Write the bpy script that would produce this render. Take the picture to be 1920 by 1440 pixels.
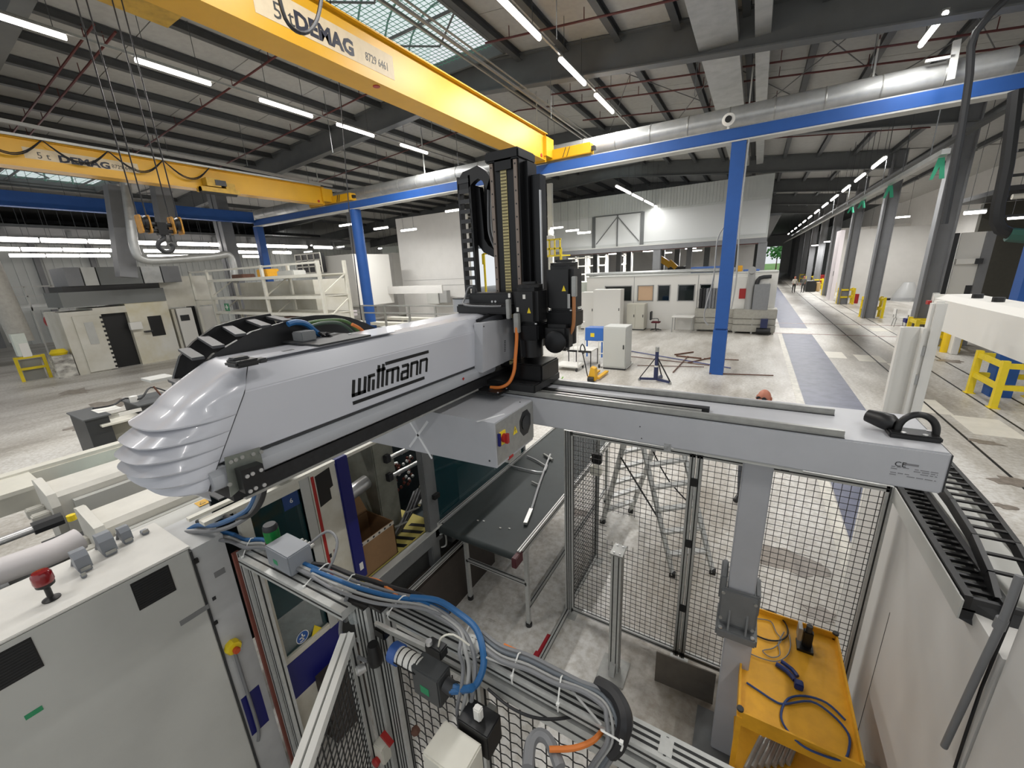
import bpy, bmesh, math, random
from mathutils import Vector, Matrix
random.seed(7)
sc = bpy.context.scene
for o in list(bpy.data.objects): bpy.data.objects.remove(o)
COL = sc.collection
# ------------------------------------------------------------------ camera
FPX = 745.0; CAMZ = 3.7
_D = Vector((123, 2600, FPX)).normalized()
_F = Vector((460, -235, FPX)); _F = (_F - _D*_F.dot(_D)).normalized()
_X = _D.cross(_F)
if _X[0] < 0: _X = -_X
# columns of world->camera (camera: x right, y down, z forward)
W2C = Matrix(((_X[0], _F[0], -_D[0]), (_X[1], _F[1], -_D[1]), (_X[2], _F[2], -_D[2])))
C2W = W2C.transposed()
def ray(px, py): return C2W @ Vector((px-960, py-720, FPX))
def _hit(px, py, a, v):
    r = ray(px, py); o = Vector((0, 0, CAMZ)); t = (v-o[a])/r[a]; return o+r*t
def OX(px, py, x): return _hit(px, py, 0, x)
def OY(px, py, y): return _hit(px, py, 1, y)
def OZ(px, py, z): return _hit(px, py, 2, z)
cam = bpy.data.cameras.new('camera'); camo = bpy.data.objects.new('camera', cam); COL.objects.link(camo)
cam.sensor_fit = 'HORIZONTAL'; cam.sensor_width = 36; cam.lens = 36*FPX/1920
cam.clip_start = 0.05; cam.clip_end = 500
R = Matrix.Identity(3)
R.col[0] = C2W @ Vector((1, 0, 0)); R.col[1] = C2W @ Vector((0, -1, 0)); R.col[2] = C2W @ Vector((0, 0, -1))
camo.matrix_world = Matrix.Translation((0, 0, CAMZ)) @ R.to_4x4()
sc.camera = camo
# ------------------------------------------------------------------ world, exposure
w = bpy.data.worlds.new('sky'); sc.world = w; w.use_nodes = True
bg = w.node_tree.nodes['Background']; bg.inputs[0].default_value = (0.93, 0.97, 1.0, 1); bg.inputs[1].default_value = 0.62
sc.view_settings.view_transform = 'Standard'; sc.view_settings.look = 'None'
sc.view_settings.exposure = 0.48; sc.view_settings.gamma = 1; sc.view_settings.use_curve_mapping = False
LAMP_W = 0.5      # global lamp multiplier
# ------------------------------------------------------------------ materials
def lin(h):
    h = h.lstrip('#'); c = [int(h[i:i+2], 16)/255 for i in (0, 2, 4)]
    return [(v/12.92 if v <= .04045 else ((v+.055)/1.055)**2.4) for v in c]
MATS = {}
def mat(name, hexc, rough=.5, metal=0., var=.0, scale=8., emit=0., bump=0., alpha=None, dark=None, stretch=None, coat=0.):
    if name in MATS: return MATS[name]
    m = bpy.data.materials.new(name); m.use_nodes = True; nt = m.node_tree; b = nt.nodes['Principled BSDF']
    c = lin(hexc); b.inputs['Base Color'].default_value = (*c, 1)
    b.inputs['Roughness'].default_value = rough; b.inputs['Metallic'].default_value = metal
    if coat: b.inputs['Coat Weight'].default_value = coat
    if var or bump:
        tc = nt.nodes.new('ShaderNodeTexCoord'); mp = nt.nodes.new('ShaderNodeMapping'); nz = nt.nodes.new('ShaderNodeTexNoise')
        nt.links.new(tc.outputs['Object'], mp.inputs[0]); nt.links.new(mp.outputs[0], nz.inputs['Vector'])
        if stretch: mp.inputs['Scale'].default_value = stretch
        nz.inputs['Scale'].default_value = scale; nz.inputs['Detail'].default_value = 6; nz.inputs['Roughness'].default_value = .6
        if var:
            rp = nt.nodes.new('ShaderNodeValToRGB'); nt.links.new(nz.outputs[0], rp.inputs[0])
            d = lin(dark) if dark else [v*(1-var) for v in c]
            rp.color_ramp.elements[0].position = .32; rp.color_ramp.elements[0].color = (*d, 1)
            rp.color_ramp.elements[1].position = .6; rp.color_ramp.elements[1].color = (*c, 1)
            nt.links.new(rp.outputs[0], b.inputs['Base Color'])
        if bump:
            bp = nt.nodes.new('ShaderNodeBump'); bp.inputs['Strength'].default_value = bump; bp.inputs['Distance'].default_value = .01
            nt.links.new(nz.outputs[0], bp.inputs['Height']); nt.links.new(bp.outputs[0], b.inputs['Normal'])
    if emit:
        b.inputs['Emission Color'].default_value = (*c, 1); b.inputs['Emission Strength'].default_value = emit
    if alpha is not None:
        b.inputs['Alpha'].default_value = alpha
    MATS[name] = m; return m
def glassm(name, hexc, a=.35, rough=.05):
    return mat(name, hexc, rough, 0, alpha=a)
white = mat('robot_white', '#b6b7bd', .28, 0, coat=.3)
white2 = mat('beam_white', '#adaeb2', .42, 0, var=.06, scale=5)
grey_l = mat('light_grey_paint', '#b9b9b4', .5, 0, var=.07, scale=3)
cream = mat('cream_paint', '#d3d0c4', .45, 0, var=.08, scale=4)
cream2 = mat('dirty_cream', '#d2cfc4', .5, 0, var=.3, scale=2.5, dark='#b8b2a0')
black = mat('black_plastic', '#121213', .42)
black2 = mat('black_anodised', '#0c0c0e', .3, .3)
dark = mat('dark_grey', '#2b2c2e', .5)
alu = mat('aluminium_profile', '#bfc0bd', .42, .35, var=.12, scale=30)
alud = mat('groove_dark', '#2c2d2d', .5, .4)
steel = mat('brushed_steel', '#a3a39f', .36, .5, var=.15, scale=20)
chrome = mat('chrome', '#d2d2d2', .3, .75)
galv = mat('galvanised_duct', '#b3b4b2', .36, .45, var=.18, scale=3)
yellow = mat('crane_yellow', '#d09c14', .42, 0, var=.08, scale=1.5)
yellow2 = mat('barrier_yellow', '#e6cb22', .45, 0, var=.1, scale=5)
cartyel = mat('cart_yellow', '#dba021', .5, 0, var=.14, scale=9)
blue = mat('runway_blue', '#1b4f96', .6, 0, var=.1, scale=3)
blued = mat('deep_blue', '#0b1062', .45)
red = mat('red_paint', '#a01f1c', .45)
darkred = mat('sprinkler_red', '#521e1c', .5)
orange = mat('orange_cable', '#c8702c', .5)
bluehose = mat('blue_hose', '#245a8c', .35)
greyc = mat('grey_cable', '#747577', .5)
greyc2 = mat('light_grey_cable', '#9a9a98', .5)
blackc = mat('black_cable', '#17171a', .5)
tie = mat('white_cable_tie', '#dcdcd8', .5)
girderm = mat('girder_grey', '#5c5e5e', .6, 0, var=.12, scale=2)
purlinm = mat('purlin_grey', '#4c4e4f', .6, .2, var=.15, scale=3)
colm = mat('column_grey', '#77787a', .6, 0, var=.1, scale=2)
roofm = mat('roof_panel', '#a3a29e', .8, 0, var=.1, scale=6, bump=.2)
wallw = mat('wall_white', '#cccac6', .7, 0, var=.05, scale=1.5)
wallc = mat('wall_corrugated', '#b9bcb9', .6, 0, var=.08, scale=1)
glass_t = glassm('teal_glass', '#173d42', .6)
glass_d = glassm('dark_glass', '#0e1a1c', .82)
cardb = mat('cardboard', '#8a6a48', .8, 0, var=.1, scale=8)
skin = mat('skin', '#b5735c', .55)
rust = mat('rusty_steel', '#6b4a3c', .7, .3, var=.3, scale=12)
wirem = mat('wire_dark', '#303030', .5, .5)
green = mat('green_sticker', '#2c8a5c', .5)
belt = mat('belt_green_black', '#2b3232', .6, 0, var=.15, scale=6)
plaster = mat('panel_white', '#dcdad4', .6)
# lamp
def emm(name, hexc, s):
    m = bpy.data.materials.new(name); m.use_nodes = True; nt = m.node_tree; nt.nodes.clear()
    e = nt.nodes.new('ShaderNodeEmission'); o = nt.nodes.new('ShaderNodeOutputMaterial')
    e.inputs[0].default_value = (*lin(hexc), 1); e.inputs[1].default_value = s; nt.links.new(e.outputs[0], o.inputs[0])
    MATS[name] = m; return m
tubem = emm('tube_light', '#fff8f2', 9)
try: tubem.cycles.emission_sampling = 'FRONT'
except Exception: pass
# ------------------------------------------------------------------ mesh helpers
class MB:
    def __init__(s): s.bm = bmesh.new()
    def box(s, x0, x1, y0, y1, z0, z1, bev=0, M=None):
        g = bmesh.ops.create_cube(s.bm, size=1)
        T = Matrix.Translation(((x0+x1)/2, (y0+y1)/2, (z0+z1)/2)) @ Matrix.Diagonal((abs(x1-x0), abs(y1-y0), abs(z1-z0), 1))
        if M is not None: T = M @ T
        bmesh.ops.transform(s.bm, matrix=T, verts=g['verts'])
        if bev:
            es = list({e for v in g['verts'] for e in v.link_edges})
            bmesh.ops.bevel(s.bm, geom=es, offset=bev, segments=2, affect='EDGES')
        return s
    def bar(s, p0, p1, w, h=None, up=(0, 0, 1)):
        h = h or w; p0 = Vector(p0); p1 = Vector(p1); d = p1-p0; L = d.length
        if L < 1e-6: return s
        d.normalize(); u = Vector(up)
        if abs(d.dot(u)) > .98: u = Vector((0, 1, 0))
        a = d.cross(u).normalized(); u = a.cross(d)
        M = Matrix((a, d, u)).transposed().to_4x4(); M.translation = (p0+p1)/2
        return s.box(-w/2, w/2, -L/2, L/2, -h/2, h/2, M=M)
    def cyl(s, p0, p1, r, r2=None, n=12):
        p0 = Vector(p0); p1 = Vector(p1); d = p1-p0; L = d.length
        g = bmesh.ops.create_cone(s.bm, cap_ends=True, segments=n, radius1=r, radius2=r if r2 is None else r2, depth=L)
        q = Vector((0, 0, 1)).rotation_difference(d.normalized())
        bmesh.ops.transform(s.bm, matrix=Matrix.Translation((p0+p1)/2) @ q.to_matrix().to_4x4(), verts=g['verts'])
        return s
    def sph(s, c, r, n=12, sc_=(1, 1, 1)):
        g = bmesh.ops.create_uvsphere(s.bm, u_segments=n, v_segments=max(6, n*2//3), radius=r)
        bmesh.ops.transform(s.bm, matrix=Matrix.Translation(c) @ Matrix.Diagonal((*sc_, 1)), verts=g['verts']); return s
    def prism(s, pts, d):
        d = Vector(d); a = [s.bm.verts.new(Vector(p)) for p in pts]; b = [s.bm.verts.new(Vector(p)+d) for p in pts]; n = len(pts)
        s.bm.faces.new(a[::-1]); s.bm.faces.new(b)
        for i in range(n): s.bm.faces.new((a[i], a[(i+1) % n], b[(i+1) % n], b[i]))
        return s
    def quad(s, *pts):
        s.bm.faces.new([s.bm.verts.new(Vector(p)) for p in pts]); return s
    def tube(s, pts, r, n=8, smooth=3):
        P = [Vector(p) for p in pts]
        if smooth and len(P) > 2:
            Q = []
            for i in range(len(P)-1):
                p0 = P[max(i-1, 0)]; p1 = P[i]; p2 = P[i+1]; p3 = P[min(i+2, len(P)-1)]
                for k in range(smooth):
                    t = k/smooth
                    Q.append(.5*((2*p1)+(-p0+p2)*t+(2*p0-5*p1+4*p2-p3)*t*t+(-p0+3*p1-3*p2+p3)*t**3))
            Q.append(P[-1]); P = Q
        rings = []; prev = None
        for i, p in enumerate(P):
            d = (P[min(i+1, len(P)-1)]-P[max(i-1, 0)])
            if d.length < 1e-7: d = Vector((0, 0, 1))
            d.normalize()
            if prev is None:
                a = d.cross(Vector((0, 0, 1)))
                if a.length < .1: a = d.cross(Vector((0, 1, 0)))
            else: a = prev-d*prev.dot(d)
            a.normalize(); prev = a; b = d.cross(a)
            rings.append([s.bm.verts.new(p+(a*math.cos(2*math.pi*k/n)+b*math.sin(2*math.pi*k/n))*r) for k in range(n)])
        for i in range(len(rings)-1):
            for k in range(n): s.bm.faces.new((rings[i][k], rings[i][(k+1) % n], rings[i+1][(k+1) % n], rings[i+1][k]))
        s.bm.faces.new(rings[0][::-1]); s.bm.faces.new(rings[-1]); return s
    def lathe(s, prof, c, axis=(0, 0, 1), n=16):
        c = Vector(c); q = Vector((0, 0, 1)).rotation_difference(Vector(axis).normalized()); rings = []
        for r, z in prof: rings.append([s.bm.verts.new(c+q @ Vector((max(r, .0005)*math.cos(2*math.pi*k/n), max(r, .0005)*math.sin(2*math.pi*k/n), z))) for k in range(n)])
        for i in range(len(rings)-1):
            for k in range(n): s.bm.faces.new((rings[i][k], rings[i][(k+1) % n], rings[i+1][(k+1) % n], rings[i+1][k]))
        s.bm.faces.new(rings[0][::-1]); s.bm.faces.new(rings[-1]); return s
def rootmat(p):
    M = Matrix.Identity(4)
    while p is not None: M = p.matrix_basis @ M; p = p.parent
    return M
def build(name, mb, m, parent=None, smooth=False, kind=None, label=None, local=False):
    me = bpy.data.meshes.new(name); bm = mb.bm
    bmesh.ops.recalc_face_normals(bm, faces=bm.faces)
    if parent is not None and not local: bmesh.ops.transform(bm, matrix=rootmat(parent).inverted(), verts=bm.verts)
    bm.to_mesh(me); bm.free()
    if smooth:
        for p in me.polygons: p.use_smooth = True
        try: me.set_sharp_from_angle(angle=math.radians(38))
        except Exception: pass
    me.materials.append(m); o = bpy.data.objects.new(name, me); COL.objects.link(o)
    if parent is not None: o.parent = parent
    if kind: o['kind'] = kind
    if label: o['label'] = label
    return o
def B(name, m, parent, *a, bev=0, kind=None, label=None, smooth=False):
    return build(name, MB().box(*a, bev=bev), m, parent, kind=kind, label=label, smooth=smooth or bool(bev))
def thing(name, label, cat, loc=(0, 0, 0), group=None, rz=0):
    o = bpy.data.objects.new(name, None); COL.objects.link(o); o.location = loc; o.rotation_euler = (0, 0, rz); o.empty_display_size = .2
    o.matrix_basis = Matrix.Translation(loc) @ Matrix.Rotation(rz, 4, 'Z')
    o['label'] = label; o['category'] = cat
    if group: o['group'] = group
    return o
def tag(o, label, cat, group=None):
    o['label'] = label; o['category'] = cat
    if group: o['group'] = group
    return o
def struct(name, mb, m, smooth=False):
    return build(name, mb, m, None, smooth, kind='structure')
def dup(root, loc, rz=0, label=None, group=None):
    def cp(o, par):
        c = o.copy(); COL.objects.link(c); c.parent = par
        for ch in kids.get(o, []): cp(ch, c)
        return c
    kids = {}
    for o in bpy.data.objects:
        if o.parent: kids.setdefault(o.parent, []).append(o)
    r = cp(root, None); r.location = loc; r.rotation_euler = (0, 0, rz)
    if label: r['label'] = label
    if group: r['group'] = group
    return r
def text(name, s, size, M, m, parent, ext=.002, offset=0., sx=1., label=None):
    cu = bpy.data.curves.new(name, 'FONT'); cu.body = s; cu.size = size; cu.extrude = ext; cu.offset = offset; cu.align_x = 'LEFT'; cu.resolution_u = 2
    to = bpy.data.objects.new(name, cu); COL.objects.link(to)
    me = bpy.data.meshes.new_from_object(to.evaluated_get(bpy.context.evaluated_depsgraph_get()))
    bpy.data.objects.remove(to); me.transform(M @ Matrix.Diagonal((sx, 1, 1, 1)))
    if parent is not None: me.transform(rootmat(parent).inverted())
    me.materials.clear(); me.materials.append(m)
    o = bpy.data.objects.new(name, me); COL.objects.link(o)
    if parent is not None: o.parent = parent
    if label: o['label'] = label
    return o
def frame_x(p, up=(0, 0, 1)):   # text on a plane facing +X, reading along +Y
    M = Matrix(((0, 0, 1), (1, 0, 0), (0, 1, 0))).to_4x4(); M.translation = Vector(p); return M
def frame_y(p):                 # facing -Y, reading along +X
    M = Matrix(((1, 0, 0), (0, 0, -1), (0, 1, 0))).to_4x4(); M.translation = Vector(p); return M
def profile(mb, p0, p1, w=.045, h=None):
    mb.bar(p0, p1, w, h); return mb
def alu_bar(name, p0, p1, parent, w=.045, h=None, grooves=1, label=None):
    """slotted aluminium profile: bar plus dark recessed slots on its four faces"""
    h = h or w; o = build(name, MB().bar(p0, p1, w, h), alu, parent, label=label)
    p0 = Vector(p0); p1 = Vector(p1); d = (p1-p0).normalized(); u = Vector((0, 0, 1))
    if abs(d.dot(u)) > .98: u = Vector((0, 1, 0))
    a = d.cross(u).normalized(); u = a.cross(d); g = MB()
    for k in range(grooves):
        t = (k+.5)/grooves-.5
        for sgn in (-1, 1):
            off = a*(w/2+.0006)*sgn + u*t*h; g.bar(p0+off, p1+off, .003, .009, up=u)
            if True:
                off = u*(h/2+.0006)*sgn+a*t*w; g.bar(p0+off, p1+off, .009, .003, up=u)
    if w > h:
        for k in (-1, 1):
            for sgn in (-1, 1):
                off = u*(h/2+.0006)*sgn+a*k*w/4; g.bar(p0+off, p1+off, .009, .003, up=u)
    build('slot', g, alud, o if parent is None or parent.parent is None else parent, kind=None)
    return o
# ================================================================== SETTING
def zb(x):      # underside line of the roof
    return 10.15 + (x+9.5)*.06 if x < -9.5 else 10.15-(x+9.5)*.112
# floor material
def floor_material():
    m = bpy.data.materials.new('concrete_floor'); m.use_nodes = True; nt = m.node_tree; b = nt.nodes['Principled BSDF']
    tc = nt.nodes.new('ShaderNodeTexCoord')
    def noise(scale, stretch, det=7, rough=.62):
        mp = nt.nodes.new('ShaderNodeMapping'); mp.inputs['Scale'].default_value = stretch
        n = nt.nodes.new('ShaderNodeTexNoise'); n.inputs['Scale'].default_value = scale; n.inputs['Detail'].default_value = det; n.inputs['Roughness'].default_value = rough
        nt.links.new(tc.outputs['Object'], mp.inputs[0]); nt.links.new(mp.outputs[0], n.inputs['Vector']); return n
    def ramp(n, p0, c0, p1, c1):
        r = nt.nodes.new('ShaderNodeValToRGB'); e = r.color_ramp.elements; e[0].position = p0; e[1].position = p1
        e[0].color = (*lin(c0), 1); e[1].color = (*lin(c1), 1); nt.links.new(n.outputs[0], r.inputs[0]); return r
    def mix(fac, a, bb, mode='MULTIPLY'):
        x = nt.nodes.new('ShaderNodeMix'); x.data_type = 'RGBA'; x.blend_type = mode; x.inputs[0].default_value = fac
        nt.links.new(a.outputs[0], x.inputs[6]); nt.links.new(bb.outputs[0], x.inputs[7])
        class O: outputs = [x.outputs[2]]
        return O
    a = ramp(noise(1.1, (.5, .16, 1)), .38, '#aba69e', .56, '#d6d4cf')
    c = ramp(noise(.35, (1, .25, 1)), .38, '#cfcbc4', .52, '#ffffff')
    d = ramp(noise(2.6, (.25, 1, 1), 9, .7), .27, '#7a726a', .35, '#ffffff')
    e = ramp(noise(14, (1, 1, 1)), .35, '#dedad4', .6, '#ffffff')
    o = mix(1, mix(1, mix(.8, a, c), d), e)
    nt.links.new(o.outputs[0], b.inputs['Base Color']); b.inputs['Roughness'].default_value = .42
    return m
floorm = floor_material()
fl = struct('floor', MB().box(-60, 30, -12, 150, -.3, 0), floorm)
stripem = mat('walkway_blue_grey', '#5c6075', .45, 0, var=.25, scale=3, dark='#494d60')
for a, b_ in ((-3, 24.1), (26.2, 28.0), (28.1, 120)):
    B('walkway_stripe', stripem, fl, 1.46, 2.68, a, b_, 0, .004)
B('walkway_edge_line', mat('worn_white_line', '#d9d5ca', .5, var=.3, scale=6), fl, 1.28, 1.44, 4, 24, 0, .003)
for x in (4.0, 5.12, 5.9): B('tram_groove', alud, fl, x, x+.045, 2, 90, 0, .004)
rl = mat('worn_red_line', '#8a5a50', .6, 0, var=.5, scale=5, dark='#a89f95')
for y in (24.15, 28.0): B('worn_red_line', rl, fl, .6, 9.0, y, y+.12, 0, .005)
patch = mat('pale_floor_patch', '#dbd6c9', .5, 0, var=.12, scale=3)
for i, (px, py) in enumerate([(1560, 665), (1630, 672), (1700, 690), (1590, 612), (1650, 618), (1730, 760), (1850, 800)]):
    p = OZ(px, py, 0); B('floor_patch', patch, fl, p.x-.38, p.x+.38, p.y-.6, p.y+.6, 0, .0022+i*.0002)
stain = mat('oil_stain', '#8f867c', .35, 0, var=.35, scale=9, dark='#6e665e')
def blob(pxs, r, seed, nm='oil_stain', m=stain):
    p = OZ(*pxs, 0); rn = random.Random(seed); mb = MB(); pts = []
    for k in range(16):
        a = k*math.pi/8; q = r*(.55+.6*rn.random()); pts.append((p.x+q*math.cos(a)*1.4, p.y+q*math.sin(a), .001+seed*.00003))
    mb.prism(pts, (0, 0, .0045)); build(nm, mb, m, fl)
for i, (px, r) in enumerate([((1475, 1050), .28), ((1452, 1045), .2), ((1505, 1060), .18), ((1538, 1150), .12), ((1850, 830), .18), ((1900, 905), .2), ((1885, 950), .1), ((1780, 677), .35), ((140, 735), .5), ((200, 760), .7), ((150, 800), .3), ((880, 1010), .1), ((1080, 960), .15)]):
    blob(px, r, i)
# ---- roof: purlins, panels, girders
ceil = struct('ceiling', MB().box(-60, 6.4, -8, -7.6, 11.8, 12.0), roofm)
SKY = [(-10.9, -7.7, 4.9, 13.2), (-10.9, -7.7, 23.0, 31.0), (-10.9, -7.7, 41, 48.5), (-33.4, -29.6, 5.6, 9.6)]
px_list = [-30+1.62*i for i in range(26)]
YS = [-5.0, 3.7, 13.6, 22.4, 31.2, 40.0, 48.8, 57.6]
xs = [-60, -52, -44, -36, -33.4] + px_list
for j in range(len(YS)-1):
    y0, y1 = YS[j]+.1, YS[j+1]-.1
    for i in range(len(xs)-1):
        x0, x1 = xs[i], xs[i+1]
        if x0 > 10: continue
        segs = [(y0, y1)]
        if x0 < -36 and j < 2: pass
        for (a, b_, c, d) in SKY:
            if x1 > a+.3 and x0 < b_-.3:
                ns = []
                for (s0, s1) in segs:
                    if d <= s0 or c >= s1: ns.append((s0, s1)); continue
                    if c > s0+.2: ns.append((s0, c))
                    if d < s1-.2: ns.append((d, s1))
                segs = ns
        for (s0, s1) in segs:
            n = max(1, round((s1-s0)/2.2)) if (x0 > -26 and j in (1, 2)) else 1
            for k in range(n):
                a = s0+(s1-s0)*k/n+.012; c = s0+(s1-s0)*(k+1)/n-.012
                z0, z1 = zb(x0)+.55, zb(x1)+.55
                mb = MB().prism([(x0+.01, a, z0), (x1-.01, a, z1), (x1-.01, a, z1+.08), (x0+.01, a, z0+.08)], (0, c-a, 0))
                build('roof_panel', mb, roofm, ceil)
    for x in xs[1:]:
        if -10.8 < x < -7.8 and any(c < (y0+y1)/2 < d for (_, _, c, d) in SKY): continue
        if x > 10: continue
        z = zb(x); mb = MB().box(x-.09, x+.09, y0, y1, z+.32, z+.345); mb.box(x-.012, x+.012, y0, y1, z+.34, z+.54); mb.box(x-.09, x+.09, y0, y1, z+.53, z+.545)
        build('purlin', mb, purlinm, ceil)
for y in YS[1:]:
    for (xa, xb) in ((-60, -27), (-27, -9.5), (-9.5, 6.3)):
        za, zc = zb(xa), zb(xb); mb = MB()
        for (yo, w_, za_, h_) in ((-.16, .32, -.38, .035), (-.012, .024, -.35, .86), (-.16, .32, .5, .035)):
            mb.prism([(xa, y+yo, za+za_), (xb, y+yo, zc+za_), (xb, y+yo, zc+za_+h_), (xa, y+yo, za+za_+h_)], (0, w_, 0))
        build('roof_girder', mb, girderm, ceil)
roofcap = MB()
for y0, y1 in ((-8, 4.8),): pass
# continuous outer roof deck, open over the skylights
deck = MB()
ycuts = sorted({-8, 58} | {v for k in SKY for v in k[2:]})
for i in range(len(ycuts)-1):
    ya_, yb_ = ycuts[i], ycuts[i+1]; holes = sorted((k[0], k[1]) for k in SKY if k[2] <= ya_ and k[3] >= yb_); cur = -60; parts = []
    for (h0, h1) in holes: parts.append((cur, h0)); cur = h1
    parts.append((cur, 12))
    for (a, b_) in parts:
        pts = sorted({a, b_} | ({-9.5} if a < -9.5 < b_ else set()))
        for k in range(len(pts)-1):
            xa, xb = pts[k], pts[k+1]; deck.prism([(xa, ya_, zb(xa)+.7), (xb, ya_, zb(xb)+.7), (xb, ya_, zb(xb)+.78), (xa, ya_, zb(xa)+.78)], (0, yb_-ya_, 0))
build('roof_deck', deck, roofm, ceil)
# far roof
build('roof_deck', MB().box(-60, 30, 58, 135, 9.2, 9.4), purlinm, ceil)
# skylights: arched ribs, glazing, net
glaz = bpy.data.materials.new('skylight_glazing'); glaz.use_nodes = True; nt = glaz.node_tree; nt.nodes.clear()
_t = nt.nodes.new('ShaderNodeBsdfTransparent'); _d = nt.nodes.new('ShaderNodeBsdfTranslucent'); _m = nt.nodes.new('ShaderNodeMixShader'); _o = nt.nodes.new('ShaderNodeOutputMaterial')
_t.inputs[0].default_value = (.93, 1, .97, 1); _d.inputs[0].default_value = (.9, .95, .92, 1); _m.inputs[0].default_value = .25
nt.links.new(_t.outputs[0], _m.inputs[1]); nt.links.new(_d.outputs[0], _m.inputs[2]); nt.links.new(_m.outputs[0], _o.inputs[0])
netm = mat('green_net', '#5f9c86', .8)
ribm = mat('skylight_rib', '#6f8a82', .5)
for si, (a, b_, c, d) in enumerate(SKY):
    xc = (a+b_)/2; r = (b_-a)/2; z0 = zb(xc)+.6
    arc = lambda t, k=1.: (xc-r*math.cos(t)*k, z0+.75*r*math.sin(t)*k)
    n = 12; mb = MB()
    for k in range(n):
        (x0, q0), (x1, q1) = arc(math.pi*k/n), arc(math.pi*(k+1)/n)
        mb.quad((x0, c, q0), (x1, c, q1), (x1, d, q1), (x0, d, q0))
    build('skylight_pane', mb, glaz, ceil)
    y = c
    while y <= d+.01:
        build('skylight_rib', MB().tube([(arc(math.pi*k/n, .985)[0], y, arc(math.pi*k/n, .985)[1]) for k in range(n+1)], .03 if si == 0 else .04, 6, 0), ribm, ceil); y += 1.04
    mb = MB().box(a-.05, a+.05, c, d, z0-.3, z0+.1).box(b_-.05, b_+.05, c, d, z0-.3, z0+.1).box(a, b_, d-.05, d+.05, z0-.3, z0+.12).box(a, b_, c-.05, c+.05, z0-.3, z0+.12)
    build('skylight_curb', mb, girderm, ceil)
    if si in (0, 1, 3):
        mb = MB(); st = .17 if si == 0 else .4
        k = a
        while k < b_: mb.box(k-.006, k+.006, c, d, z0-.02, z0-.01); k += st
        k = c
        while k < d: mb.box(a, b_, k-.006, k+.006, z0-.02, z0-.01); k += st
        build('safety_net', mb, netm, ceil, kind='stuff')
        for q in range(3): build('truss_bar', MB().bar((a, c+q*2.6+.6, z0-.15), (b_, c+q*2.6+.6, z0-.15), .06).bar((a, c+q*2.6+.6, z0-.15), (xc, c+q*2.6+1.8, z0-.15), .04).bar((b_, c+q*2.6+.6, z0-.15), (xc, c+q*2.6+1.8, z0-.15), .04), girderm, ceil)
# left ridge skylight (above far left crane)
zL = 8.25
lft = MB(); xa, ya = -37, 6.2
# sprinkler pipes
def pipe_x(y, x0, x1, m=darkred, r=.028, dz=.12, nm='sprinkler_pipe'):
    pts = []
    for x in [x0]+([-9.5] if x0 < -9.5 < x1 else [])+[x1]: pts.append((x, y, zb(x)+dz))
    mb = MB().tube(pts, r, 8, 0)
    x = x0+.8
    while x < x1: mb.cyl((x, y, zb(x)+dz), (x, y, zb(x)+dz+.28), .012, n=6); x += 2.2
    build(nm, mb, m, ceil, smooth=True)
for y, x1_ in ((5.1, -14.6), (5.5, -14.6), (8.6, -11.8), (11.9, -10.2), (17.2, 5.5)): pipe_x(y, -25, x1_)
for y in (9.2, 11.6, 16.0, 19.4, 25, 34): pipe_x(y, -7.4, 5.6)
# cable tray pair along the crane bay
for k, x in enumerate((-7.0, -6.6)):
    p0 = OZ(700+k*30, 0, 8.9); p1 = OZ(1095+k*12, 262, 8.9)
    build('service_rail', MB().bar((p1.x, p0.y-2, 8.9), (p1.x, p1.y, 8.9), .05).bar((p1.x+.12, p0.y-2, 8.95), (p1.x+.12, p1.y, 8.95), .03), steel, ceil)
# vertical/flat extract ducts hanging at right of picture
for (xa, xb) in ((-1.9, -.98), (-.62, -.28)):
    mb = MB().box(xa, xb, 8, 30, 9.05, 9.3)
    build('rectangular_duct', mb, galv, ceil)
# tie rods and braces between purlins
for i in range(9):
    x = -6.5+i*1.4; build('brace_rod', MB().bar((x, 14.2, zb(x)+.25), (x+2.8 if i % 2 else x-2.8, 20.5, zb(x)+.2), .02), girderm, ceil)
for i in range(14):
    x = -22+i*2.0; y = 9+((i*5) % 9); build('hanger_rod', MB().bar((x, y, 8.2), (x, y, zb(x)+.3), .014), girderm, ceil)
B('roof_deck', purlinm, ceil, -60, -34.5, -8, 30, 7.15, 7.3)
for k in range(12): B('truss_bar', girderm, ceil, -36.2, -35.9, -2+k*2.6, -1.8+k*2.6, 6.5, 7.15)
B('lower_chord', girderm, ceil, -36.25, -35.85, -8, 30, 6.45, 6.7)
# walls
wl = struct('wall_left', MB().box(-46.3, -46, -8, 60, 0, 11), wallc)
for i in range(120):
    y = -6+i*.5; B('corrugation', wallc, wl, -46.0, -45.94, y, y+.22, 0, 9)
wr = struct('wall_right', MB().box(12, 12.3, 10, 135, 0, 9.5), wallw)
wb = struct('wall_back', MB().box(-60, 1.0, 128, 128.3, 0, 9.5).box(5.2, 30, 128, 128.3, 0, 9.5).box(1, 5.2, 128, 128.3, 6.5, 9.5), wallw)
# right bays: white partition walls between columns
wp = struct('wall_partition', MB().box(6.6, 12, 44.4, 44.7, 0, 5.6).box(6.9, 12, 53.2, 53.5, 0, 6.2), wallw)
wd = struct('wall_dark_bay', MB().box(7.6, 12, 24.5, 24.8, 0, 5.4), mat('dark_bay_wall', '#4c4a42', .8, var=.1))
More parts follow.
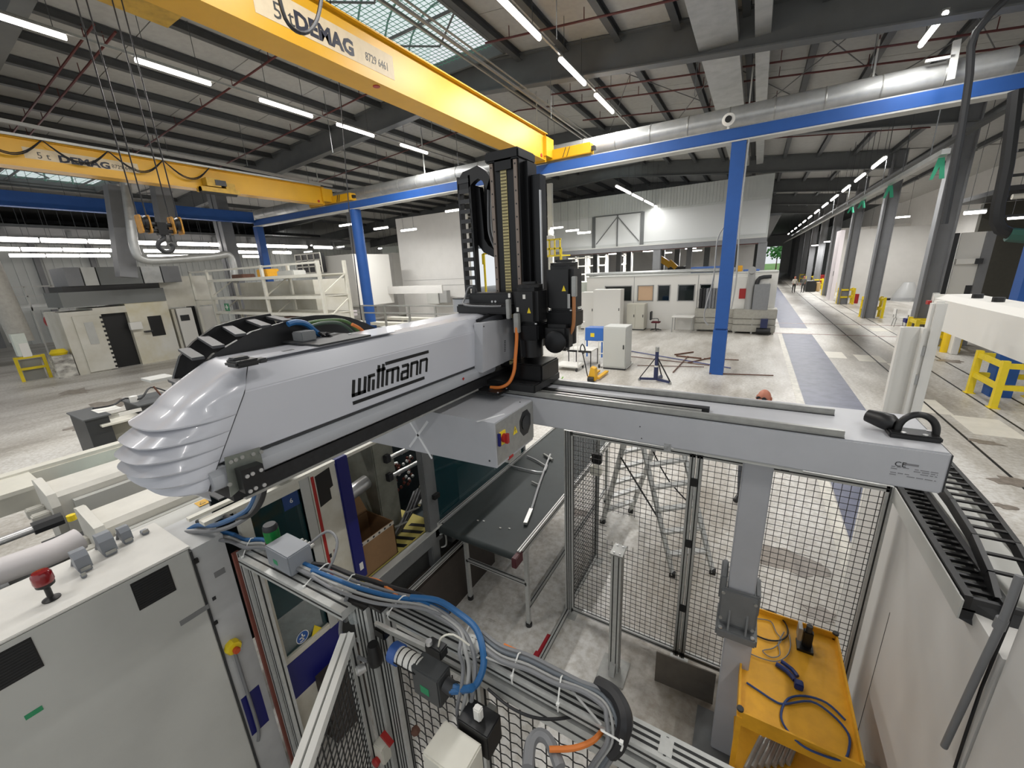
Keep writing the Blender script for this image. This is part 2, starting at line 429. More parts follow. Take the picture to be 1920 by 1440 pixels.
# main columns
colgrp = []
for i, y in enumerate((22.4, 31.2, 40.0, 48.8, 57.6, 66.4, 75.2, 84, 93, 102)):
    mb = MB(); x = 6.0; h = 9.0
    mb.box(x-.3, x-.26, y-.22, y+.22, 0, h).box(x+.26, x+.3, y-.22, y+.22, 0, h).box(x-.26, x+.26, y-.03, y+.03, 0, h)
    if i < 5: mb.box(x-.26, x-.2, y-.2, y-.17, 0, h)
    o = build('hall_column', mb, colm, None, kind='structure')
for i, (x, y) in enumerate([(-27.9, 13.3), (-27.2, 22.4), (-27.2, 31.2)]):
    build('hall_column', MB().box(x-.45, x-.1, y-.3, y+.3, 0, 9).box(x-.1, x+.05, y-.35, y+.35, 0, 9).box(x+.05, x+.5, y-.3, y+.3, 0, 9), colm, None, kind='structure')
# ================================================================== LAMPS
NTH = ['first', 'second', 'third', 'fourth', 'fifth', 'sixth', 'seventh', 'eighth', 'ninth', 'tenth', 'eleventh', 'twelfth', 'thirteenth', 'fourteenth', 'fifteenth', 'sixteenth', 'seventeenth', 'eighteenth']
ORD = ['nearest', 'second nearest', 'third nearest', 'fourth nearest', 'fifth nearest', 'sixth nearest', 'seventh nearest', 'eighth nearest', 'ninth nearest', 'tenth nearest', 'eleventh nearest', 'twelfth nearest']
def tube_lamp(p, L, axis, label, group, power=60, r=.055, light=True, hang=.6):
    """strip luminaire: grey housing, glowing tube cover, two hangers, and the lamp itself"""
    x, y, z = p; t = thing('tube_light', label, 'light', (x, y, z+.05), group)
    dx, dy = (0, L/2) if axis == 'Y' else (L/2, 0); s = .06
    B('housing', steel, t, x-(dx or s), x+(dx or s), y-(dy or s), y+(dy or s), z+.045, z+.09)
    mb = MB().tube([(x-dx, y-dy, z), (x+dx, y+dy, z)], r, 8, 0); build('tube_cover', mb, tubem, t, smooth=True)
    top = zb(x)+.35 if y < 58 else 9.2
    for k in (-.7, .7): build('hanger', MB().cyl((x+dx*k, y+dy*k, z+.09), (x+dx*k, y+dy*k, top), .008, n=5), purlinm, t)
    if light:
        la = bpy.data.lights.new('lamp', 'AREA'); la.shape = 'RECTANGLE'; la.size = .12 if axis == 'Y' else L; la.size_y = L if axis == 'Y' else .12
        la.energy = power*LAMP_W; la.color = (1, .988, .965)
        lo = bpy.data.objects.new('lamp', la); COL.objects.link(lo); lo.parent = t; lo.location = (0, 0, -.115)
    return t
# row left of the yellow crane (pixel ends measured on the photograph, 9 m up)
row1 = [(3.0, 4.1), (5.26, 6.85), (8.17, 9.86), (10.83, 12.45), (13.9, 15.5)]
for i, (a, b_) in enumerate(row1):
    tube_lamp((-13.32, (a+b_)/2, 8.95), b_-a, 'Y', f'{ORD[i]} white tube light of the row left of the large yellow crane', 'lights left of the large crane', 330)
build('light_rail', MB().bar((-13.32, 2, 9.05), (-13.32, 20, 9.05), .05), steel, ceil)
row2 = [(7.9, 10.2), (11.4, 13.2), (14.16, 16.0)]
for i, (a, b_) in enumerate(row2):
    tube_lamp((-4.98, (a+b_)/2, 8.95), b_-a, 'Y', f'{ORD[i]} tube light of the row beside the roof skylight', 'lights beside the skylight', 300)
build('light_rail', MB().bar((-4.98, 2, 9.06), (-4.98, 19, 9.06), .05), steel, ceil)
p = OZ(1748, 57, 8.5); tube_lamp((p.x, p.y, 8.5), 1.55, 'Y', 'single tube light at top right above the silver duct', 'single light', 230)
# aisle row (x=3.6)
ys = [21.8, 25.2, 28.6, 32.5, 36.5, 41, 46, 51, 56, 62, 68, 75]
for i, y in enumerate(ys):
    L = 1.9 if i < 3 else 2.4
    tube_lamp((3.62, y, 7.0), L, 'Y', f'{ORD[i]} tube light of the long row over the aisle', 'aisle lights', 260)
# rows over the white enclosure
for i in range(6):
    tube_lamp((-6.45, 22.9+i*3.0, 7.5), 2.3 if i else 2.6, 'Y', f'{ORD[i]} tube light in the bright diagonal line before the corrugated gable', 'lights before the gable', 190)
for i, (px, py) in enumerate([(1044, 427), (1072, 432), (1093, 436)]):
    p = OY(px, py, 27); tube_lamp((p.x, 27+i*.1, p.z), .9, 'X', f'{["left", "middle", "right"][i]} of three small lights in front of the gable wall', 'small lights at the gable', 150)
# far left rows (continuous)
for r_, (z, x) in enumerate([(6.0, -28.3), (6.0, -34.4), (6.0, -40)]):
    k = 0; y = 3.3+r_*.4
    while y < 21:
        if not (r_ == 2 and (k % 4 == 1)):
            tube_lamp((x, y, z), 1.5, 'Y', f'{NTH[k]} tube light from the left in the {["upper", "middle", "lowest"][r_]} row of the far left bay', f'{["upper", "middle", "lowest"][r_]} row of the far left bay', 700, r=.10, light=(k % 3 == 0), hang=.4)
        y += 1.58+(.5 if k % 5 == 4 else 0); k += 1
for i, (px, py) in enumerate([(648, 422), (714, 428), (766, 431)]):
    p = OY(px, py, 18); tube_lamp((p.x, p.y, p.z), 1.15, 'X', f'{["left", "middle", "right"][i]} of three tube lights in front of the tall white wall block', 'lights before the white block', 200)
p = OY(848, 395, 20); tube_lamp((p.x, p.y, p.z), 1.0, 'X', 'tube light just left of the top of the black energy chain', 'chain light', 60, light=False)
for i, (px, py) in enumerate([(528, 459), (577, 461), (635, 463), (575, 472), (532, 472), (715, 465), (725, 477), (712, 481), (735, 481)]):
    p = OY(px, py, 27); tube_lamp((p.x, p.y+i*.05, p.z), 1.3, 'X', f'{NTH[sorted([528, 577, 635, 575.5, 532, 715, 725, 712, 735]).index([528, 577, 635, 575.5, 532, 715, 725, 712, 735][i])]} from the left of small distant lights beyond the cream shelving rack', 'distant lights beyond the rack', 400, light=i % 3 == 0)
# hall beyond the white enclosure: many little lights
spots = [(1022, 468), (1055, 470), (1110, 470), (1122, 474), (1140, 473), (1150, 476), (1150, 465), (1168, 468), (1182, 468), (1200, 470), (1215, 471), (1250, 474), (1270, 460), (1295, 466), (1305, 470), (1320, 462), (1352, 452), (1290, 462)]
spots.sort()
for i, (px, py) in enumerate(spots):
    p = OY(px, py, 48+i % 3); tube_lamp((p.x, p.y, p.z), 1.1, 'X', f'{NTH[i]} from the left of tiny lights beyond the white machine enclosure', 'lights of the hall beyond', 1100, light=i % 3 == 0)
for i, (px, py) in enumerate([(1828, 398), (1912, 407)]):
    p = OY(px, py, 20); tube_lamp((p.x, p.y, p.z), .5, 'X', f'{["left", "right"][i]} of two small white lights at the far right under the platform', 'small lights far right', 40, light=False)
for i, (px, py) in enumerate([(1690, 407), (1640, 433), (1555, 453), (1530, 460)]):
    p = OY(px, py, 40+i*8); tube_lamp((p.x, p.y, p.z), .9, 'X', f'{ORD[i]} small light hanging behind the right hand columns', 'lights behind the columns', 400, light=True)
# unseen tube lamps added to light the bay above and behind the viewpoint
for i, (x, y) in enumerate([(-13.3, -1.5), (-5, 4.6), (-5, 1.6), (-5, -2), (3.2, 10.5), (3.2, 6), (3.2, 1.5), (3.2, -2.5)]):
    tube_lamp((x, y, 8.9 if x < 0 else 8.4), 1.6, 'Y', 'added unseen tube light above and behind the viewpoint, outside the picture', 'lights outside the picture', 150)
# ================================================================== CRANES AND RUNWAY
t = thing('crane_runway', 'blue steel crane runway beam on blue columns crossing the hall', 'crane runway', (-.78, 14.8, 0))
def ibeam_x(mb, x0, x1, y, z0, z1, w=.26):
    mb.box(x0, x1, y-w/2, y+w/2, z0, z0+.03); mb.box(x0, x1, y-w/2, y+w/2, z1-.03, z1); mb.box(x0, x1, y-.02, y+.02, z0, z1)
    return mb
mb = ibeam_x(MB(), -27, 9, 14.8, 7.03, 7.36, .3); mb.box(-27, 9, 14.64, 14.66, 7.06, 7.33); build('runway_beam', mb, blue, t)
B('crane_rail', steel, t, -27, 9, 14.77, 14.83, 7.36, 7.42)
B('lower_flange_trim', grey_l, t, -27, 9, 14.58, 15.0, 6.99, 7.03)
for x in (-.8, -17.8, -26.9, 5.7):
    if x == -.8:
        mb = MB().box(x-.19, x+.19, 14.6, 15.0, 1.55, 7.0); build('column', mb, blue, t)
        build('column_base', MB().box(x-.21, x+.2, 14.58, 15.02, 0, 1.5).box(x-.16, x+.16, 14.65, 14.95, 1.5, 1.56), blue, t)
    elif x == -17.8:
        build('column', MB().lathe([(.27, 0), (.27, 7)], (x, 14.8, 0), n=20), blue, t, smooth=True)
    else:
        build('column', MB().box(x-.2, x+.2, 14.6, 15.0, 0, 7.0), blue, t)
mb = MB()
for (a, b_) in ((-.55, -.62),): mb.tube([(a, 14.58, 7.0), (a-.02, 14.56, 5), (a+.05, 14.56, 3.2), (a, 14.56, 2.2)], .02, 6)
build('cable', mb, greyc2, t)
t = thing('crane_runway', 'blue cross beam running toward the viewer at far left, joining the blue corner column', 'crane runway', (-27, 8, 0))
build('runway_beam', MB().box(-27.2, -26.8, -2, 14.6, 7.2, 7.24).box(-27.2, -26.8, -2, 14.6, 7.75, 7.8).box(-26.98, -26.95, -2, 14.6, 7.24, 7.75).box(-26.8, -26.78, -2, 14.6, 7.2, 7.8), blue, t)
def crane(name, x, label, ztop=8.2, zbot=7.36, signs=True, y1=14.15):
    t = thing(name, label, 'crane', (x, 10, zbot), 'yellow bridge cranes'); hw = .24
    mb = MB().box(x-hw, x+hw, -4, y1-.0, zbot+.02, ztop-.02)
    build('girder', mb, yellow, t)
    B('lower_flange', yellow, t, x-hw-.05, x+hw+.05, -4, y1, zbot, zbot+.02); B('upper_flange', yellow, t, x-hw-.06, x+hw+.1, -4, y1+.1, ztop-.02, ztop+.01)
    build('end_plate', MB().prism([(x-hw-.05, y1, zbot-.05), (x+hw+.05, y1, zbot-.05), (x+hw+.05, y1, ztop), (x-hw-.05, y1, ztop)], (0, .03, 0)), yellow, t)
    m = MB().box(x-1.6, x+1.75, 14.6, 15.0, 7.44, 7.78, bev=.02); build('end_truck', m, yellow, t)
    B('buffer', black, t, x+1.75, x+1.87, 14.72, 14.88, 7.55, 7.68); B('buffer', black, t, x-1.72, x-1.6, 14.72, 14.88, 7.55, 7.68)
    B('connection_bracket', yellow, t, x-.35, x+.35, 14.1, 14.7, 7.5, 8.1)
    for k in (.75, .9):
        build('bolt_plate', MB().bar((x+k, 14.59, 7.46), (x+k+.12, 14.59, 7.76), .05, .01), dark, t)
    build('end_ring', MB().lathe([(.06, 0), (.06, .02)], (x+hw+.0, y1-.25, zbot+.12), (1, 0, 0)), red, t)
    return t
X1 = -7.06
c1 = crane('bridge_crane', X1, 'large yellow overhead crane girder crossing the top centre of the picture')
fx = X1+.24
a = OX(478, 10, fx); b_ = OX(738, 140, fx)
labm = mat('faded_label', '#c9b89a', .6, 0, var=.1)
B('load_plate', labm, c1, fx, fx+.004, OX(478, 18, fx).y, OX(738, 130, fx).y, 7.57, 7.99, label='faded beige lettering plate')
y5 = OX(512, 28, fx).y; yD = OX(567, 60, fx).y-.12; y8 = OX(684, 100, fx).y
text('marking', '5 t', .32, frame_x((fx+.006, y5, 7.63)), dark, c1)
text('marking', 'DEMAG', .33, frame_x((fx+.006, yD, 7.64)), mat('ink_navy', '#15192a', .5), c1, offset=.014, sx=1.02)
text('marking', '8729 6461', .2, frame_x((fx+.006, y8, 7.68)), dark, c1, sx=.68)
build('red_badge', MB().lathe([(.07, 0), (.07, .01)], OZ(706, 163, 7.35), (0, 0, 1)), red, c1)
X2 = -19.56
c2 = crane('bridge_crane', X2, 'second yellow crane girder at upper left with looped cables along it', 8.15, 7.36)
fx = X2+.24
B('load_plate', labm, c2, fx, fx+.004, OX(45, 290, fx).y, OX(258, 310, fx).y, 7.62, 7.93, label='faded beige lettering plate')
text('marking', '5 t', .26, frame_x((fx+.006, OX(68, 290, fx).y, 7.66)), dark, c2)
text('marking', 'DEMAG', .27, frame_x((fx+.006, OX(110, 300, fx).y, 7.64)), MATS['ink_navy'], c2, offset=.012, sx=1.32)
text('marking', '8729 6460', .17, frame_x((fx+.006, OX(208, 308, fx).y, 7.68)), dark, c2, sx=.9)
mb = MB(); y = 1.6
while y < 8.6:
    for o_ in (0, .04): mb.tube([(fx+.2, y, 8.15), (fx+.22, y+.4, 7.75+o_), (fx+.24, y+.75, 7.62+o_), (fx+.22, y+1.1, 7.75+o_), (fx+.2, y+1.5, 8.15)], .018, 5)
    y += 1.5
build('festoon_cable', mb, blackc, c2)
B('festoon_track', steel, c2, fx+.15, fx+.22, -4, 14, 8.15, 8.22)
tr = MB().box(fx-.1, fx+.35, 8.6, 10.0, 7.25, 7.42).box(fx+.05, fx+.4, 8.8, 9.3, 7.45, 7.75).box(fx+.05, fx+.35, 9.5, 9.85, 7.4, 7.65)
build('trolley', tr, mat('trolley_yellow', '#b8912a', .5, var=.3, scale=6), c2)
build('trolley_motor', MB().cyl((fx+.2, 8.6, 7.3), (fx+.2, 9.9, 7.3), .13).box(fx+.1, fx+.42, 9.1, 9.5, 7.5, 7.7), dark, c2)
t = tag(build('service_pipe', MB().bar((-19.2, 1.0, 8.6), (-20.6, 15.8, 8.6), .1), grey_l), 'long grey service pipe running above the second yellow crane', 'pipe')
# hook block of the near hoist hanging from ropes
hb = OX(300, 420, -9.5); hx, hy, hz = hb
t = thing('hook_block', 'yellow double pulley hook block hanging on ropes at upper left', 'hook block', (hx, hy, hz-.4))
brass = mat('worn_orange_yellow', '#b98430', .5, 0, var=.35, scale=14)
q = .33
for sx in (-1, 1):
    mb = MB(); cy = hy+sx*q
    mb.lathe([(.03, -.07), (.15, -.07), (.17, -.05), (.14, 0), (.17, .05), (.15, .07), (.03, .07)], (hx, cy, hz+.03), (0, 1, 0), 20); build('pulley', mb, black, t, smooth=True)
    build('pulley_guard', MB().box(hx-.15, hx+.15, cy-.1, cy-.075, hz-.22, hz+.2, bev=.03).box(hx-.15, hx+.15, cy+.075, cy+.1, hz-.22, hz+.2, bev=.03), brass, t)
build('crosshead', MB().cyl((hx, hy-q, hz), (hx, hy+q, hz), .05).cyl((hx, hy-q, hz-.16), (hx, hy+q, hz-.16), .05).box(hx-.09, hx+.09, hy-.1, hy+.1, hz-.25, hz+.05), black, t)
hk = [(hx, hy, hz-.22), (hx, hy, hz-.34), (hx, hy-.12, hz-.42), (hx, hy-.16, hz-.54), (hx, hy-.06, hz-.66), (hx, hy+.08, hz-.64), (hx, hy+.15, hz-.52), (hx, hy+.1, hz-.44)]
build('hook', MB().tube(hk, .055, 8), dark, t, smooth=True)
for o in list(t.children): o.scale = (.72, .72, .72); o.location = (0, 0, .1)
for sy in (-.3, -.17, .17, .3): build('rope', MB().cyl((hx, hy+sy, hz+.0), (hx, hy+sy, 8.35), .011, n=5), blackc, t)
t = thing('hoist_trolley', 'yellow hoist trolley cut off by the top left corner of the picture', 'hoist', (hx, hy, 8.6))
p0 = OZ(60, 0, 8.3); p1 = OZ(250, 65, 8.3)
build('trolley_frame', MB().box(hx-.45, hx+.45, hy-1.3, hy+1.1, 8.35, 8.75), MATS['trolley_yellow'], t)
build('rope_drum', MB().cyl((hx, hy-.9, 8.95), (hx, hy+.5, 8.95), .25, n=16), dark, t, smooth=True)
build('motor', MB().cyl((hx+.2, hy+.5, 8.95), (hx+.2, hy+1.2, 8.95), .17, n=14), steel, t, smooth=True)
# near crane dangling pendant cables
t = tag(build('pendant_cable', MB().tube([OX(522, -10, -6.2), OX(535, 35, -6.2), OX(555, 58, -6.2), OX(578, 60, -6.2), OX(595, 35, -6.2), OX(603, -5, -6.2)], .028, 6), blackc), 'black cable loop hanging in front of the lettering of the large crane', 'cable')
t = tag(build('hanging_wire', MB().tube([OX(618, -10, -8.5), OX(640, 200, -8.5), OX(655, 400, -8.5), OX(678, 600, -8.5)], .012, 5), blackc), 'thin dark wire hanging from the large crane down behind the robot arm', 'wire')
# round spiral duct along the runway
t = thing('round_duct', 'large silver round ventilation duct running behind the blue runway beam', 'duct', (-10, 16, 7.9))
x = -30.0; k = 0
while x < 3.9:
    mb = MB().tube([(x, 16.0, 7.98), (x+1.2, 16.0, 7.98)], .31, 20, 0); build('duct_section', mb, galv, t, smooth=True)
    build('joint_ring', MB().lathe([(.318, -.02), (.325, 0), (.318, .02)], (x, 16, 7.98), (1, 0, 0), 20), steel, t, smooth=True); x += 1.2
for x in (-22, -14, -8, -.7, 2.2): B('hanger_strap', grey_l, t, x-.02, x+.02, 15.98, 16.02, 8.25, zb(x)+.3)
# camera-like lamp on the duct
p = OY(1366, 224, 14.5); t = thing('spotlight', 'white round spotlight on top of the blue beam at the blue column', 'spotlight', p)
build('shell', MB().lathe([(.05, .25), (.12, .2), (.16, .05), (.17, 0), (.13, -.02)], p, (0, 1, 0), 18), plaster, t, smooth=True)
build('lens', MB().lathe([(.09, 0), (.085, .02)], p-Vector((0, .05, 0)), (0, 1, 0), 16), black, t)
build('bracket', MB().box(p.x-.03, p.x+.03, p.y+.1, p.y+.2, 7.36, p.z), plaster, t)
# extract ducts on the left
t = thing('extract_duct', 'silver vertical duct elbowing into a horizontal pipe at left behind the hook block', 'duct', (-25, 9, 3))
xd = -23
pts = [OX(235, 340, xd), OX(243, 400, xd), OX(252, 465, xd), OX(268, 486, xd), OX(310, 488, xd), OX(400, 481, xd), OX(428, 478, xd), OX(438, 500, xd), OX(440, 530, xd)]
build('pipe', MB().tube(pts, .17, 14, 4), galv, t, smooth=True)
pv = [OX(215, 350, xd-1), OX(238, 520, xd-1)]; build('riser', MB().bar(pv[0], pv[1], .6), MATS['column_grey'], t)
pv = [OX(300, 350, xd-1), OX(312, 420, xd-1)]; build('riser', MB().bar(pv[0], pv[1], .6), MATS['column_grey'], t)
# silver pipe/beam over the aisle at right with green ribbons
t = thing('pipe_run', 'silver pipe with green ribbons running along the aisle under the light row', 'pipe', (3.5, 20, 6))
build('pipe', MB().bar((3.72, 14.9, 6.02), (3.55, 85, 6.02), .16, .12), galv, t)
for y in (16, 18.5, 21, 24, 28, 33, 40): B('hanger', purlinm, t, 3.69, 3.71, y-.01, y+.01, 6.05, 8.9)
for i, (y, s) in enumerate([(15.3, .5), (20, .4), (24.5, .3), (27, .28)]):
    build('ribbon', MB().prism([(3.7, y, 5.95), (3.82, y, 5.95), (3.9, y, 5.95-s), (3.8, y, 5.95-s), (3.76, y, 5.95-s*.4), (3.68, y, 5.95-s), (3.62, y, 5.95-s)], (0, .01, 0)), mat('ribbon_green', '#3fae86', .6), t)
t = tag(build('cable_tray_beam', MB().bar((5.3, 11.5, 7.2), (3.75, 70, 6.5), .2, .1), purlinm), 'dark cable tray running above the silver pipe along the aisle', 'cable tray')
# dark services at upper right corner
t = thing('service_pipes', 'dark service pipes and risers in the upper right corner before the first column', 'pipes', (6, 13, 0))
mb = MB(); mb.tube([OY(1925, -40, 13), OY(1830, 60, 13), OY(1818, 140, 13), OY(1800, 260, 13), OY(1770, 420, 13)], .065, 8, 3); build('pipe', mb, dark, t, smooth=True)
build('pipe', MB().tube([OY(1905, 170, 14), OY(1888, 310, 14), OY(1868, 415, 14), OY(1900, 440, 14)], .12, 8, 3), black, t, smooth=True)
build('pipe', MB().tube([OY(1890, 440, 14), OY(1960, 446, 14)], .15, 8, 0), mat('dark_green_pipe', '#274f44', .5), t, smooth=True)
build('bracket', MB().bar(OY(1795, 75, 15.5), OY(1782, 150, 15.5), .14, .06).bar(OY(1735, 115, 15.5), OY(1790, 105, 15.5), .06), grey_l, t)
t = thing('platform', 'dark steel service platform with rails at the right edge of the hall', 'platform', (9, 20, 4))
mb = MB()
for zz in (4.6, 5.2, 5.8, 6.5): mb.box(6.6, 16, 19.9, 19.98, zz, zz+.08)
for x in (7.5, 9, 10.5, 12, 13.5): mb.box(x, x+.08, 19.9, 19.98, 0, 7)
build('rail', mb, dark, t); build('deck', MB().box(6.6, 16, 19.9, 24.4, 5.4, 5.55), dark, t)
build('pipe', MB().cyl((6.7, 19.8, 5.2), (14, 19.8, 5.2), .08), cream, t, smooth=True)
# ================================================================== ROBOT
XF, XB = -1.70, -2.10
# --- transverse beam on its post
t = thing('robot_beam', 'long white steel robot beam with two guide rails running to the right', 'robot beam', (-.2, 2.7, 2.59))
build('beam', MB().box(-3.1, .862, 2.434, 2.985, 2.59, 2.8, bev=.008), white2, t, smooth=True)
end = B('end_plate', dark, t, .862, .868, 2.44, 2.98, 2.6, 2.79)
for i, (y, xe) in enumerate([(2.47, .475), (2.83, .48)]):
    o = build('guide_rail', MB().box(-1.7, xe, y-.018, y+.018, 2.8, 2.812).box(-1.7, xe, y-.012, y+.012, 2.812, 2.835), steel, t)
    build('rail_bed', MB().box(-1.7, xe, y-.03, y+.03, 2.8, 2.803), dark, t)
build('toothed_rack', MB().box(-1.6, -.16, 2.585, 2.63, 2.8, 2.826), black, t)
build('rack_cover', MB().box(-1.4, -.2, 2.55, 2.575, 2.8, 2.82), steel, t)
B('under_plate', MATS['light_grey_paint'], t, -.33, .33, 2.45, 2.95, 2.57, 2.59)
y0 = 2.434
pl = MB()
text('type_plate', 'CE', .036, frame_y((OY(1676, 873, y0).x, y0-.001, 2.70)), dark, t, ext=.0006)
# type plate: bar and rows of small printed marks (illegible in the photograph)
mb = MB().box(.705, .762, y0-.0015, y0, 2.712, 2.722)
rn = random.Random(3)
for r_ in range(5):
    x = .668
    while x < .83:
        L = rn.uniform(.008, .03); z = 2.694-r_*.0105
        if rn.random() < .7: mb.box(x, min(x+L, .832), y0-.0012, y0, z, z+.004)
        x += L+.006
build('type_plate_print', mb, mat('print_grey', '#77777a', .6), t, kind='stuff')
for (px, py) in ((1200, 800), (1203, 822), (1240, 850)): 
    q = OY(px, py, y0); build('plug', MB().lathe([(.004, -.002), (.004, .001)], (q.x, y0, q.z), (0, 1, 0), 8), dark, t)
lens = mat('scuff', '#7a7a78', .6, var=.5, scale=40, dark='#a2a3a4')
q = OY(1252, 838, y0); B('scuff', lens, t, q.x-.022, q.x+.02, y0-.0008, y0, q.z-.028, q.z+.02)
# --- lifting eye on the beam
t = thing('lifting_eye', 'black swivel lifting eye bolted on the end of the white beam', 'lifting eye', (.75, 2.66, 2.8))
build('base', MB().box(.665, .86, 2.55, 2.66, 2.8, 2.828, bev=.006), black, t, smooth=True)
pp = [(.70+.0, 2.6, 2.82)]; mb = MB()
ring = [(.775-.07*math.cos(a), 2.605, 2.835+.085*math.sin(a)) for a in [math.pi*k/10 for k in range(11)]]
mb.tube([(.705, 2.605, 2.81)]+ring+[(.845, 2.605, 2.81)], .016, 10, 2); build('ring', mb, black, t, smooth=True)
build('boss', MB().lathe([(.034, 0), (.043, .06), (.046, .1), (.03, .125), (.0, .13)], (.60, 2.70, 2.858), (.12, -.09, -.012), 14), black, t, smooth=True)
for (x, y) in ((.72, 2.57), (.80, 2.57), (.83, 2.64)): build('bolt', MB().lathe([(.011, 0), (.011, .004), (.006, .004)], (x, y, 2.828), n=10), chrome, t, smooth=True)
# --- post under the beam
t = thing('robot_post', 'white square robot post with cast flange joint under the beam', 'post', (.13, 2.7, 0))
build('upper_tube', MB().box(.055, .215, 2.62, 2.78, 1.45, 2.57, bev=.006), white2, t, smooth=True)
build('lower_tube', MB().box(.075, .245, 2.63, 2.79, 0, 1.2, bev=.006), white2, t, smooth=True)
build('clamp_casting', MB().box(.015, .245, 2.585, 2.62, 1.28, 1.56, bev=.012).box(.005, .05, 2.6, 2.8, 1.45, 1.64, bev=.01).box(.215, .25, 2.6, 2.8, 1.4, 1.57, bev=.01).box(.03, .24, 2.6, 2.8, 1.26, 1.34), mat('cast_grey', '#77797a', .45, .3, var=.1), t, smooth=True)
build('flange', MB().box(.01, .26, 2.54, 2.8, 1.19, 1.26, bev=.012), MATS['cast_grey'], t, smooth=True)
for x in (.085, .19): build('rib', MB().prism([(x-.006, 2.585, 1.26), (x-.006, 2.55, 1.26), (x-.006, 2.585, 1.4)], (.012, 0, 0)), MATS['cast_grey'], t)
for (x, z) in ((.035, 1.53), (.225, 1.51), (.035, 1.32), (.225, 1.3)): build('bolt', MB().lathe([(.011, 0), (.011, .008), (.006, .008)], (x, 2.585, z), (0, -1, 0), 8), steel, t, smooth=True)
for (x) in (.04, .23): build('bolt', MB().lathe([(.012, 0), (.012, .01), (.006, .01)], (x, 2.555, 1.26), (0, 0, 1), 8), chrome, t, smooth=True)
B('base_plate', MATS['cast_grey'], t, -.05, .37, 2.5, 2.92, 0, .02)
t = thing('cable_gland', 'small black cable gland under the white beam right of the post', 'gland', (.27, 2.6, 2.5))
build('body', MB().box(.245, .285, 2.58, 2.62, 2.50, 2.57), black, t); build('knob', MB().cyl((.29, 2.6, 2.545), (.325, 2.6, 2.545), .014), steel, t)
# --- switch box
XS, YB0 = -1.31, 1.921
t = thing('switch_box', 'white sheet metal switch box with red main switch below the robot arm', 'switch box', (-1.9, 2.1, 2.48))
build('shell', MB().prism([(-2.56, YB0, 2.43), (XS, YB0, 2.474), (XS, YB0, 2.785), (-2.56, YB0, 2.785)], (0, .50, 0)), white2, t)
build('side_plate', MB().box(XS, XS+.003, YB0+.012, 2.43, 2.49, 2.775), steel, t)
fan = MB(); c = OX(984, 792, XS)
pts = [(XS+.002, c.y+.085*math.cos(a), c.z+.098*math.sin(a)) for a in [math.pi/8+math.pi/4*k for k in range(8)]]
build('fan_opening', MB().prism(pts, (.003, 0, 0)), black, t)
build('fan_ring', MB().lathe([(.05, 0), (.052, .004), (.046, .004)], (XS+.005, c.y, c.z), (1, 0, 0), 20), dark, t, smooth=True)
q = OX(941, 820, XS)
build('switch_plate', MB().box(XS+.003, XS+.012, q.y-.04, q.y+.03, q.z-.045, q.z+.045), yellow2, t, label='yellow square switch plate')
build('switch_knob', MB().lathe([(.03, 0), (.03, .02), (.024, .022)], (XS+.012, q.y, q.z), (1, 0, 0), 16).box(XS+.03, XS+.05, q.y-.012, q.y+.012, q.z-.032, q.z+.032), red, t, smooth=True, label='red rotary switch knob')
B('switch_body', blued, t, XS+.001, XS+.02, q.y-.055, q.y-.04, q.z-.04, q.z+.045)
q = OX(965, 806, XS); build('warning_triangle', MB().prism([(XS+.004, q.y-.03, q.z-.028), (XS+.004, q.y+.03, q.z-.028), (XS+.004, q.y, q.z+.03)], (.001, 0, 0)), yellow2, t)
build('warning_mark', MB().prism([(XS+.0055, q.y-.002, q.z+.018), (XS+.0055, q.y+.006, q.z), (XS+.0055, q.y-.004, q.z), (XS+.0055, q.y+.002, q.z-.02), (XS+.0055, q.y-.01, q.z+.004), (XS+.0055, q.y-.002, q.z+.004)], (.0006, 0, 0)), dark, t)
for (px, py) in ((918, 864), (700, 816), (975, 755)):
    q = OY(px, py, YB0); 
    if px != 975: build('screw', MB().lathe([(.007, 0), (.006, .003)], (q.x, YB0, q.z), (0, -1, 0), 8), dark, t)
tapem = mat('tape_mark', '#d2d3d4', .5)
def strip_y(x0, z0, x1, z1, w_): return MB().bar((x0, YB0-.0006, z0), (x1, YB0-.0006, z1), .001, w_, up=(0, 0, 1))
q0 = OY(768, 790, YB0); q1 = OY(810, 860, YB0); build('tape_strip', strip_y(q0.x, q0.z, q1.x, q1.z, .018), tapem, t)
q0 = OY(802, 790, YB0); q1 = OY(768, 838, YB0); build('tape_strip', strip_y(q0.x, q0.z, q1.x, q1.z, .018), tapem, t)
q0 = OZ(893, 791, 2.786); q1 = OZ(946, 776, 2.786); build('tape_strip', MB().bar(q0, q1, .02, .001), tapem, t)
build('top_hole', MB().lathe([(.006, 0), (.006, .001)], OZ(975, 754, 2.786), n=8), black, t)
t = thing('power_socket', 'small red and steel socket under the switch box', 'socket', (-1.33, 2.15, 2.4))
q = OX(955, 856, -1.32); build('plug', MB().cyl(q+Vector((0, -.02, 0)), q+Vector((0, .03, .0)), .017), red, t); build('bracket', MB().box(q.x-.01, q.x, q.y+.0, q.y+.14, q.z-.05, q.z+.04), steel, t)
